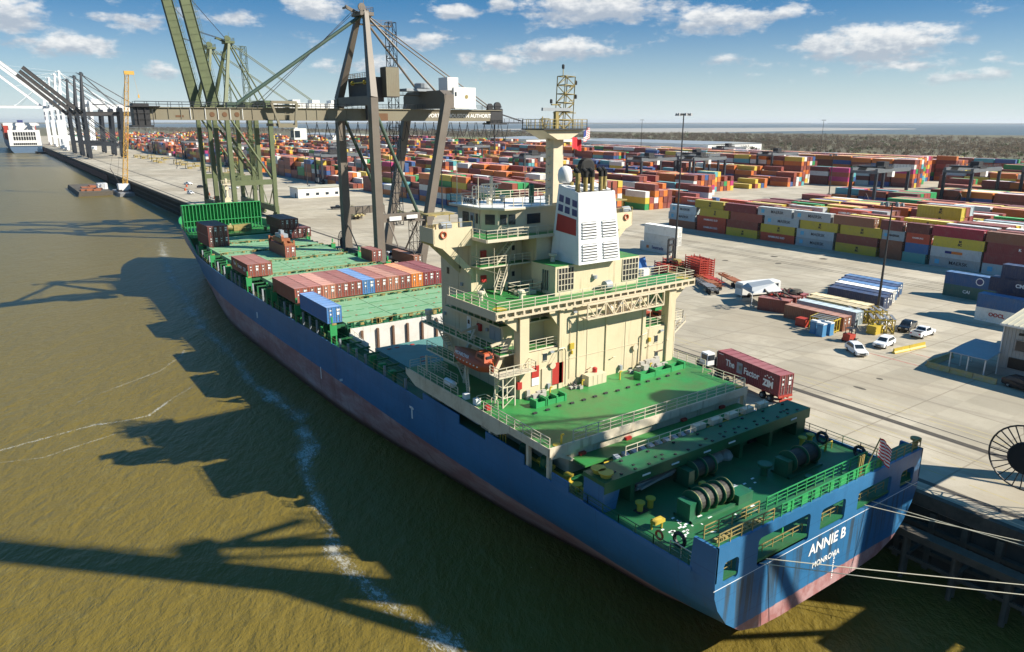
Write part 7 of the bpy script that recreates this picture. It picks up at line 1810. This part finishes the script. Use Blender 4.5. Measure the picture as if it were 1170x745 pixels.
# red stacked flat racks, trailers and dark lifting mast
def flat_rack(x, y, n_, rz, label, mat='machine_red', L=6.1, W=2.44, grp='stacked red flat racks'):
    r = thing('flat_rack', label, 'flat rack', (0,0,0), grp); a = MB()
    for k in range(n_):
        z = .2+k*.55
        for xx in (0, W): a.beam((xx,0,z),(xx,L,z),.16,.3)
        for q in range(6): a.beam((0,L*q/5,z),(W,L*q/5,z),.12,.2)
    for xx in (0, W):
        for yy in (0, L): a.beam((xx,yy,0),(xx,yy,.2+n_*.55),.16)
    a.build('rack_frame', mat, r); r.location = (x,y,G); r.rotation_euler = (0,0,rz); return r
flat_rack(134.4,113.0,9,-.25,'tall stack of red flat racks closest to the bus'); flat_rack(137.2,113.6,8,-.25,'tall stack of red flat racks just behind the closest one'); flat_rack(134.6,120.2,6,-.2,'lower stack of red flat racks behind the wing deck end')
flat_rack(131.5,120.0,5,-.2,'lowest stack of red flat racks beside the dark mast')
def trailer(x, y, rz, label, mat, L=12.4):
    r = thing('flat_trailer', label, 'trailer', (0,0,0), 'empty trailers on the apron'); a = MB()
    for xx in (.75, 1.65): a.beam((xx,0,1.1),(xx,L,1.1),.18,.4)
    for q in range(9): a.box(0,2.4,L*q/8-.1,L*q/8+.1,1.2,1.34)
    a.box(.1,2.3,L*.2,L*.55,1.34,1.4); a.build('trailer_frame', mat, r)
    for (xx, yy) in ((.3,1.5),(2.1,1.5),(.3,2.8),(2.1,2.8)): w_ = MB(); w_.lathe((xx,yy,.5),[(.5,-.25),(.5,.25)],12,'x'); w_.build('wheel','rubber',r)
    for xx in (.5,1.9): w_ = MB(); w_.beam((xx,L-2.6,0),(xx,L-2.6,1.1),.14); w_.build('landing_leg','steel',r)
    r.location = (x,y,G); r.rotation_euler = (0,0,rz); return r
trailer(123.5,100.5,-.55,'pale decked empty trailer in front of the bus','steel'); trailer(127.0,102.5,-.5,'rusty empty trailer behind the pale one','spreader_rust'); trailer(130.2,105.0,-.45,'second rusty trailer beside the red racks','machine_red'); trailer(133.2,101.2,-.5,'rust coloured trailer closest to the bus nose','spreader_rust')
trailer(128.5,112,-.3,'yellow framed trailer under the red racks','ochre')
ml = thing('container_lifter', 'dark tall masted container lifter beside the white container stack', 'forklift', (135.6,123,G))
o = MB()
for x in (134.7,136.6): o.beam((x,123.6,G+.4),(x,123.6,G+8.2),.4)
for z in (1.2,3,4.8,6.6,8.0): o.box(134.7,136.6,123.4,123.8,G+z,G+z+.5)
o.box(134.2,137.2,123.0,123.3,G+2.5,G+3.1); ms = o.build('mast', 'dark_metal', ml)
o = MB(); o.box(134.5,136.8,119.6,123.2,G+.8,G+2.2); o.box(134.9,136.4,120.6,122.2,G+2.2,G+3.6); o.build('body', 'ochre', ml)
for (x, y) in ((134.4,122.4),(137,122.4),(134.4,120),(137,120)): o = MB(); o.lathe((x,y,G+.7),[(.7,-.25),(.7,.25)],14,'x'); o.build('wheel','rubber',ml)
tp = thing('tarpaulin_pile', 'blue tarpaulin covered load behind the deckhouse roof', 'load', (130,129,G))
o = MB(); o.hexa([(128.4,128,G),(131.5,127,G),(133,131,G),(129.5,132,G),(129,128.6,G+3.2),(131.2,127.9,G+3.8),(132,130.6,G+2.6),(129.9,131.4,G+2.9)]); o.build('tarpaulin', 'tarp_blue', tp)
o = MB(); o.box(130.5,134.5,126.0,127.6,G,G+1.2); o.box(127.0,129.0,124,126,G,G+1.5); o.build('crates', 'house_white', tp)
# junk on the rust containers, small box, pump
jk = thing('scrap_heap', 'heap of timber and scrap lying on top of the rust containers', 'scrap', (128,84,G+2.6))
random.seed(21); o = MB()
for k in range(16):
    x, y = random.uniform(124.4,132.4), random.uniform(82.5,88); s_ = random.uniform(.3,1.0); o.beam((x-s_,y-.8,G+2.7+random.random()*.5),(x+s_,y+1.0,G+2.8+random.random()*.7),.25,.2)
o.lathe((130.5,84.5,G+2.9),[(1.3,0),(1.4,.2),(.9,.6)],14); o.build('planks', 'timber', jk)
o = MB()
for k in range(7):
    x, y = random.uniform(123.5,131), random.uniform(82.5,87); o.box(x,x+random.uniform(1,2.5),y,y+.3,G+2.7,G+2.95)
o.build('steel_bars', 'machine_red', jk)
bx2 = thing('metal_box', 'small rust red steel box at the end of the brown container', 'box', (118.4,74.6,G))
o = MB(); o.box(117.6,119.2,73.7,75.7,G,G+1.5); o.box(117.54,117.6,73.8,75.6,G+1.2,G+1.35); o.build('box_shell', 'machine_red', bx2)
cn_ = thing('traffic_cone', 'orange traffic cone on the open concrete beyond the ship rail', 'cone', (104,100,G)); o = MB(); o.lathe((104,100,G),[(.3,0),(.3,.04),(.16,.05),(.05,.75)],10); o.build('cone_body','boat_orange',cn_)
for k, (x, y) in enumerate(((90,395),(93,412),(88,375),(97,430),(86,430),(92,455))):
    c_ = MB(); c_.lathe((x,y,G),[(.6,0),(.5,1.1),(.2,1.4)],8); tag(c_.build('traffic_barrel','boat_orange'), f"orange safety barrel beyond the ship bow, number {['one','two','three','four','five','six'][k]} from the green crane", 'barrel', 'orange barrels on the far quay')
# low cream office on the apron and pipes on trailers
of = thing('site_office', 'low cream office hut with flat tan roof behind the green crane', 'hut', (131,358,G))
o = MB(); o.box(122,146,354,366,G,G+4.8); o.build('wall', 'house_white', of); o = MB(); o.box(121.6,146.4,353.6,366.4,G+4.8,G+5.1); rf3 = o.build('roof', 'shed_roof', of)
for x in (126,131,136,141): o = MB(); o.box(x,x+1.6,353.9,354,G+1.2,G+2.4); o.build('window','glass',of)
o = MB(); o.box(121.9,122,357,358.2,G,G+2.2); o.build('door', 'dark_metal', of); o = MB(); o.box(130,133,359,361,G+5.1,G+5.9); o.build('roof_unit', 'steel', rf3)
for k, (x, y) in enumerate(((112,262),(118,272),(127,250),(133,243))):
    r = thing('pipe_trailer', ['tan pipe load on a trailer nearest the brown crane','tan pipe load lying behind the nearest one','long tan pipe stack beyond the brown crane leg','tan pipe stack beside the landward crane leg'][k], 'pipes', (x,y,G), 'loads of tan pipes on the apron')
    o = MB()
    for q in range(5): o.tube((x+q*.8,y,G+1.6+.5*(q%2)),(x+q*.8+2,y+18,G+1.6+.5*(q%2)),.4,8)
    o.build('pipe', 'pipe_tan', r); o = MB(); o.box(x,x+4,y+3,y+3.4,G,G+1.3); o.box(x+1,x+5,y+13,y+13.4,G,G+1.3); o.build('trestle','timber',r)
for k in range(14):
    x, y = 150+k*2.9, 226-k*1.9; o = MB(); o.hexa([(x,y,G),(x+1.8,y,G),(x+1.8,y+1.8,G),(x,y+1.8,G),(x+.4,y+.4,G+2.3),(x+1.4,y+.4,G+2.3),(x+1.4,y+1.4,G+2.3),(x+.4,y+1.4,G+2.3)])
    tag(o.build('steel_drum_rack','machine_red'), 'red steel rack in the long row behind the bridge wing', 'rack', 'row of red racks')
yb = MB(); yb.box(146,190,213.2,213.8,G,G+.9); tag(yb.build('kerb_barrier','yellow'), 'long yellow kerb barrier behind the bridge wing along the yard road', 'barrier')
# yellow machinery frames far along the quay
for k in range(16):
    x, y = 132+random.uniform(-6,10), 470+k*26+random.uniform(-6,6); h_ = random.uniform(2.5,4.5)
    o = MB(); o.box(x,x+6,y,y+7,G+h_-.6,G+h_)
    for (dx, dy) in ((.2,.2),(5.8,.2),(.2,6.8),(5.8,6.8)): o.beam((x+dx,y+dy,G),(x+dx,y+dy,G+h_),.4)
    o.box(x+1,x+4,y+1,y+4,G,G+1.6); tag(o.build('machinery_frame','ochre'), 'yellow machinery frame in the row far along the quay beside the stacks', 'frame', 'yellow frames far along the quay')
# bow foremast of the ship
o = MB(); o.tube((58.0,232,13.7),(58.0,232,27.5),.55,10,r2=.35); o.box(57,59,231,233,20.5,20.8); o.box(56.8,59.2,231,233,25.6,25.9); o.rail([(56.8,231,25.9),(59.2,231,25.9),(59.2,233,25.9),(56.8,233,25.9),(56.8,231,25.9)],r=.06,step=1); o.lathe((58,231.6,21.2),[(.9,-.3),(.9,.3)],12,'y'); o.lathe((58,231.6,24.6),[(.6,-.3),(.6,.3)],12,'y'); o.build('foremast','beige_clean',ship)

# ================================================================ BARGE AND CRAWLER CRANE
bg_ = thing('work_barge', 'grey flat work barge with timber on deck beside the yellow lattice crane', 'barge', (56,555,0))
o = MB(); o.prism([(42,-.5),(43,2.6),(61,2.6),(61,-.5)], 'y', 515, 585); bh = o.build('hull', 'timber', bg_)
o = MB()
for k in range(12): x = random.uniform(44,56); y = random.uniform(520,575); o.box(x,x+random.uniform(2,5),y,y+random.uniform(3,9),2.61,3+random.random()*.8)
o.build('deck_timber', 'spreader_rust', bh); o = MB(); o.box(55,60.5,531,538,2.61,6.2); o.build('deck_cabin', 'house_white', bh)
b2 = thing('crane_barge', 'small white work barge under the yellow lattice crane', 'barge', (66,520,0)); o = MB(); o.prism([(62.5,-.5),(63.2,2.0),(71,2.0),(71,-.5)], 'y', 500, 535); o.build('hull', 'steel', b2)
lc = thing('lattice_crane', 'tall yellow lattice boom crane standing on a small barge at the quay', 'crane', (68,518,2))
o = MB(); o.box(64.5,71,514,521,2.6,6.6); o.box(65.5,70,519,524,3,5.5); o.build('cab_house','house_white',lc)
o = MB(); o.box(64,66,512,523,2,3.2); o.box(69.6,71.6,512,523,2,3.2); o.build('crawler_track','dark_metal',lc)
o = MB(); o.truss((68.5,517,5),(78.0,517,72), 2.6, 26, r=.14, taper=.75); bm_ = o.build('lattice_boom','lattice_yellow',lc)
o = MB(); o.box(76.5,82,516,518,71.5,73.6); o.tube((81.5,517,72),(83,517,60),.06); o.box(82.6,83.4,516.6,517.4,58,60); o.build('boom_head','lattice_yellow',bm_)
o = MB(); o.tube((64.5,519,6.5),(76,517,66),.07,5); o.tube((66,520,6.5),(62,520,16),.2); o.tube((62,520,16),(77.5,517,71),.06,5); o.build('boom_rope','dark_metal',lc)
# ================================================================ DISTANT SHIP
ds = thing('distant_ship', 'distant container ship with pale blue hull and cream stern at the far berth', 'ship', (50,1290,0))
o = MB(); o.prism([(36,-2),(32,4),(30.5,10),(30.5,17),(70.5,17),(70.5,10),(69,4),(65,-2)], 'y', 1290, 1560); o.build('hull', 'ship_steelblue', ds)
o = MB(); o.prism([(31,10),(31,32),(70,32),(70,10)], 'y', 1289, 1291); 
stn = o.build('stern_wall', 'house_white', ds); o = MB()
for r_ in range(2):
    for k in range(9): o.box(37+k*3.1,39.2+k*3.1,1288.7,1289,18+r_*6.2,23+r_*6.2)
for k in range(12): o.box(36+k*2.4,37.8+k*2.4,1288.6,1289,11.5,14)
o.build('stern_opening','black',stn)
o = MB(); o.box(31,70,1291,1560,17,18); o.build('deck','rust',ds)
o = MB(); o.box(34,67,1330,1350,18,38); o.box(28,73,1332,1340,38,42); o.build('deckhouse','house_white',ds)
o = MB(); o.box(47,54,1352,1362,18,46); o.build('funnel','navy',ds)
for k in range(26):
    x, y = 29+(k%7)*6, 1380+(k//7)*30; o = MB(); o.box(x,x+5.6,y,y+24,18,18+random.choice((8,13,18,22))); o.build('cargo_stack','spreader_rust' if k%3 else 'machine_red',ds)
tg = thing('tugboat', 'small dark tug lying between the distant ship stern and the quay', 'boat', (66,1260,0)); o = MB(); o.prism([(60,-.5),(59,2.5),(71,2.5),(70,-.5)],'y',1245,1275); o.build('hull','dark_metal',tg); o = MB(); o.box(62,68,1255,1266,2.5,7); o.box(63,67,1257,1262,7,9.5); o.build('deckhouse','house_white',tg)
# ================================================================ WAREHOUSES, LAND BEYOND
WH = [(735,900,1000,1120,11,'long white warehouse left of the mast behind the yard'),(640,740,1250,1400,10,'white warehouse far behind the brown crane'),(760,870,640,900,11,'long pale warehouse roof right of the mast'),(520,600,1010,1160,10,'white shed row behind the far stacks'),(600,690,1500,1700,12,'far pale warehouse at the left end of the yard'),(840,900,250,300,8,'pale low building at the right edge among the trees')]
for (x0,x1,y0,y1,h_,lb) in WH:
    r = thing('warehouse', lb, 'warehouse', (x0,y0,7)); o = MB(); o.box(x0,x1,y0,y1,7,7+h_-1.5); wl = o.build('wall','house_white',r)
    o = MB(); o.prism([(x0-1,7+h_-1.5),((x0+x1)/2,7+h_+1),(x1+1,7+h_-1.5)],'y',y0-1,y1+1); o.build('roof','canopy_grey',r)
    for k in range(6): o = MB(); yy = y0+(y1-y0)*(k+.3)/6; o.box(x0-.1,x0,yy,yy+(y1-y0)/14,7,7+h_*.5); o.build('dock_door','steel',r)
o = MB(); o.face([(545,980,7.02),(720,900,7.02),(800,1500,7.02),(600,1650,7.02)]); o.face([(900,1250,7.02),(1050,1200,7.02),(1100,1500,7.02),(920,1600,7.02)])
paint('grass_green',(0.13,0.18,0.05),0.95,dirt=0.6,dcol=(0.13,0.12,0.05),dscale=0.01); o = o.build('grass_field','grass_green'); o['kind']='structure'
# trailers and cars parked behind the yard, seen as a pale mass
o = MB(); r9 = random.Random(9)
for k in range(900):
    x = r9.uniform(500,760); y = r9.uniform(620,980)
    if x < 560 and y < 700: continue
    L = r9.choice((5,12,14)); o.box(x,x+2.5,y,y+L,7.0,r9.uniform(8.6,11.2))
o = o.build('parked_trailers','house_white'); o['kind']='stuff'
# woods
def leafmat(name, c1, c2):
    m, t, b = newmat(name); g = t.add('ShaderNodeNewGeometry'); t.link(t.mix(g.outputs['Random Per Island'], c4(c1), c4(c2)), b.inputs['Base Color']); b.inputs['Roughness'].default_value = .9
    tb = t.add('ShaderNodeBsdfTranslucent'); mx = t.add('ShaderNodeMixShader'); mx.inputs[0].default_value = .5; g3 = t.mix(g.outputs['Random Per Island'], c4(c1), c4(c2)); t.link(g3, tb.inputs['Color']); out = [n for n in t.n if n.type == 'OUTPUT_MATERIAL'][0]; t.link(b.outputs[0], mx.inputs[1]); t.link(tb.outputs[0], mx.inputs[2]); t.link(mx.outputs[0], out.inputs['Surface']); M[name] = m
leafmat('wood_brown',(0.135,0.105,0.075),(0.17,0.135,0.10)); leafmat('wood_green',(0.035,0.055,0.022),(0.07,0.095,0.035))
def crowns(name, pts, mat, leaf=1.0, per=46):
    a = MB(); rr = random.Random(len(pts))
    for (x, y, h_) in pts:
        cr_ = h_*.42
        for k in range(per):
            u = Vector((rr.gauss(0,1), rr.gauss(0,1), rr.gauss(0,.8))).normalized()*cr_*rr.uniform(.45,1.0); c = Vector((x, y, 7+h_*.62))+Vector((u.x,u.y,u.z*.8)); s_ = leaf*rr.uniform(.6,1.5)
            p = [c+Vector((rr.uniform(-s_,s_), rr.uniform(-s_,s_), rr.uniform(-s_,s_))) for _ in range(3)]; a.face(p)
        a.face([(x-.2,y,7),(x+.2,y,7),(x+.1,y,7+h_*.6)]); a.face([(x,y-.2,7),(x,y+.2,7),(x,y+.1,7+h_*.6)])
    o = a.build(name, mat); o['kind'] = 'stuff'; return o
rr = random.Random(77); brown = []; green = []
def belt(x0, x1, y0, y1, n_, hmin=7, hmax=13):
    for _ in range(n_):
        (green if rr.random() < .07 else brown).append((rr.uniform(x0,x1), rr.uniform(y0,y1), rr.uniform(hmin,hmax)))
belt(900,1250,-50,900,1500); belt(1250,1700,100,1500,1100,8,14); belt(900,1300,900,1900,900); belt(1000,1600,1800,3000,700,9,15); belt(500,1100,2400,4200,800,10,16); belt(820,900,150,650,160,5,9)
crowns('far_woodland', brown, 'wood_brown'); crowns('far_evergreens', green, 'wood_green')
# far shore of the bay
o = MB(); o.prism([(-3000,17000),(26000,17000),(26000,17800),(-3000,17800)],'z',-1,22); struct(o.build('far_shore','scrub'))
o = MB(); o.prism([(15500,-2000),(17000,-2000),(27000,16000),(25500,16000)],'z',-1,20); struct(o.build('far_shore','scrub'))
o = MB(); o.prism([(2300,2200),(5200,2600),(5600,3600),(2300,3900)],'z',-1,2.4); struct(o.build('sand_spit','concrete_grey'))
o = MB(); o.prism([(-6000,12000),(60,12000),(60,13000),(-6000,13000)],'z',-1,30); struct(o.build('far_shore','scrub'))
# the air over the port
m = bpy.data.materials.new('haze'); m.use_nodes = True; nt = m.node_tree; nt.nodes.clear()
ou = nt.nodes.new('ShaderNodeOutputMaterial'); pv = nt.nodes.new('ShaderNodeVolumePrincipled')
pv.inputs['Color'].default_value = (0.86, 0.92, 1.0, 1); pv.inputs['Density'].default_value = 0.00003; pv.inputs['Anisotropy'].default_value = 0.2
nt.links.new(pv.outputs[0], ou.inputs['Volume']); M['haze'] = m
o = MB(); o.box(-31000, 41000, -3100, 46000, -4.5, 125); o = o.build('haze', 'haze'); o['kind'] = 'stuff'
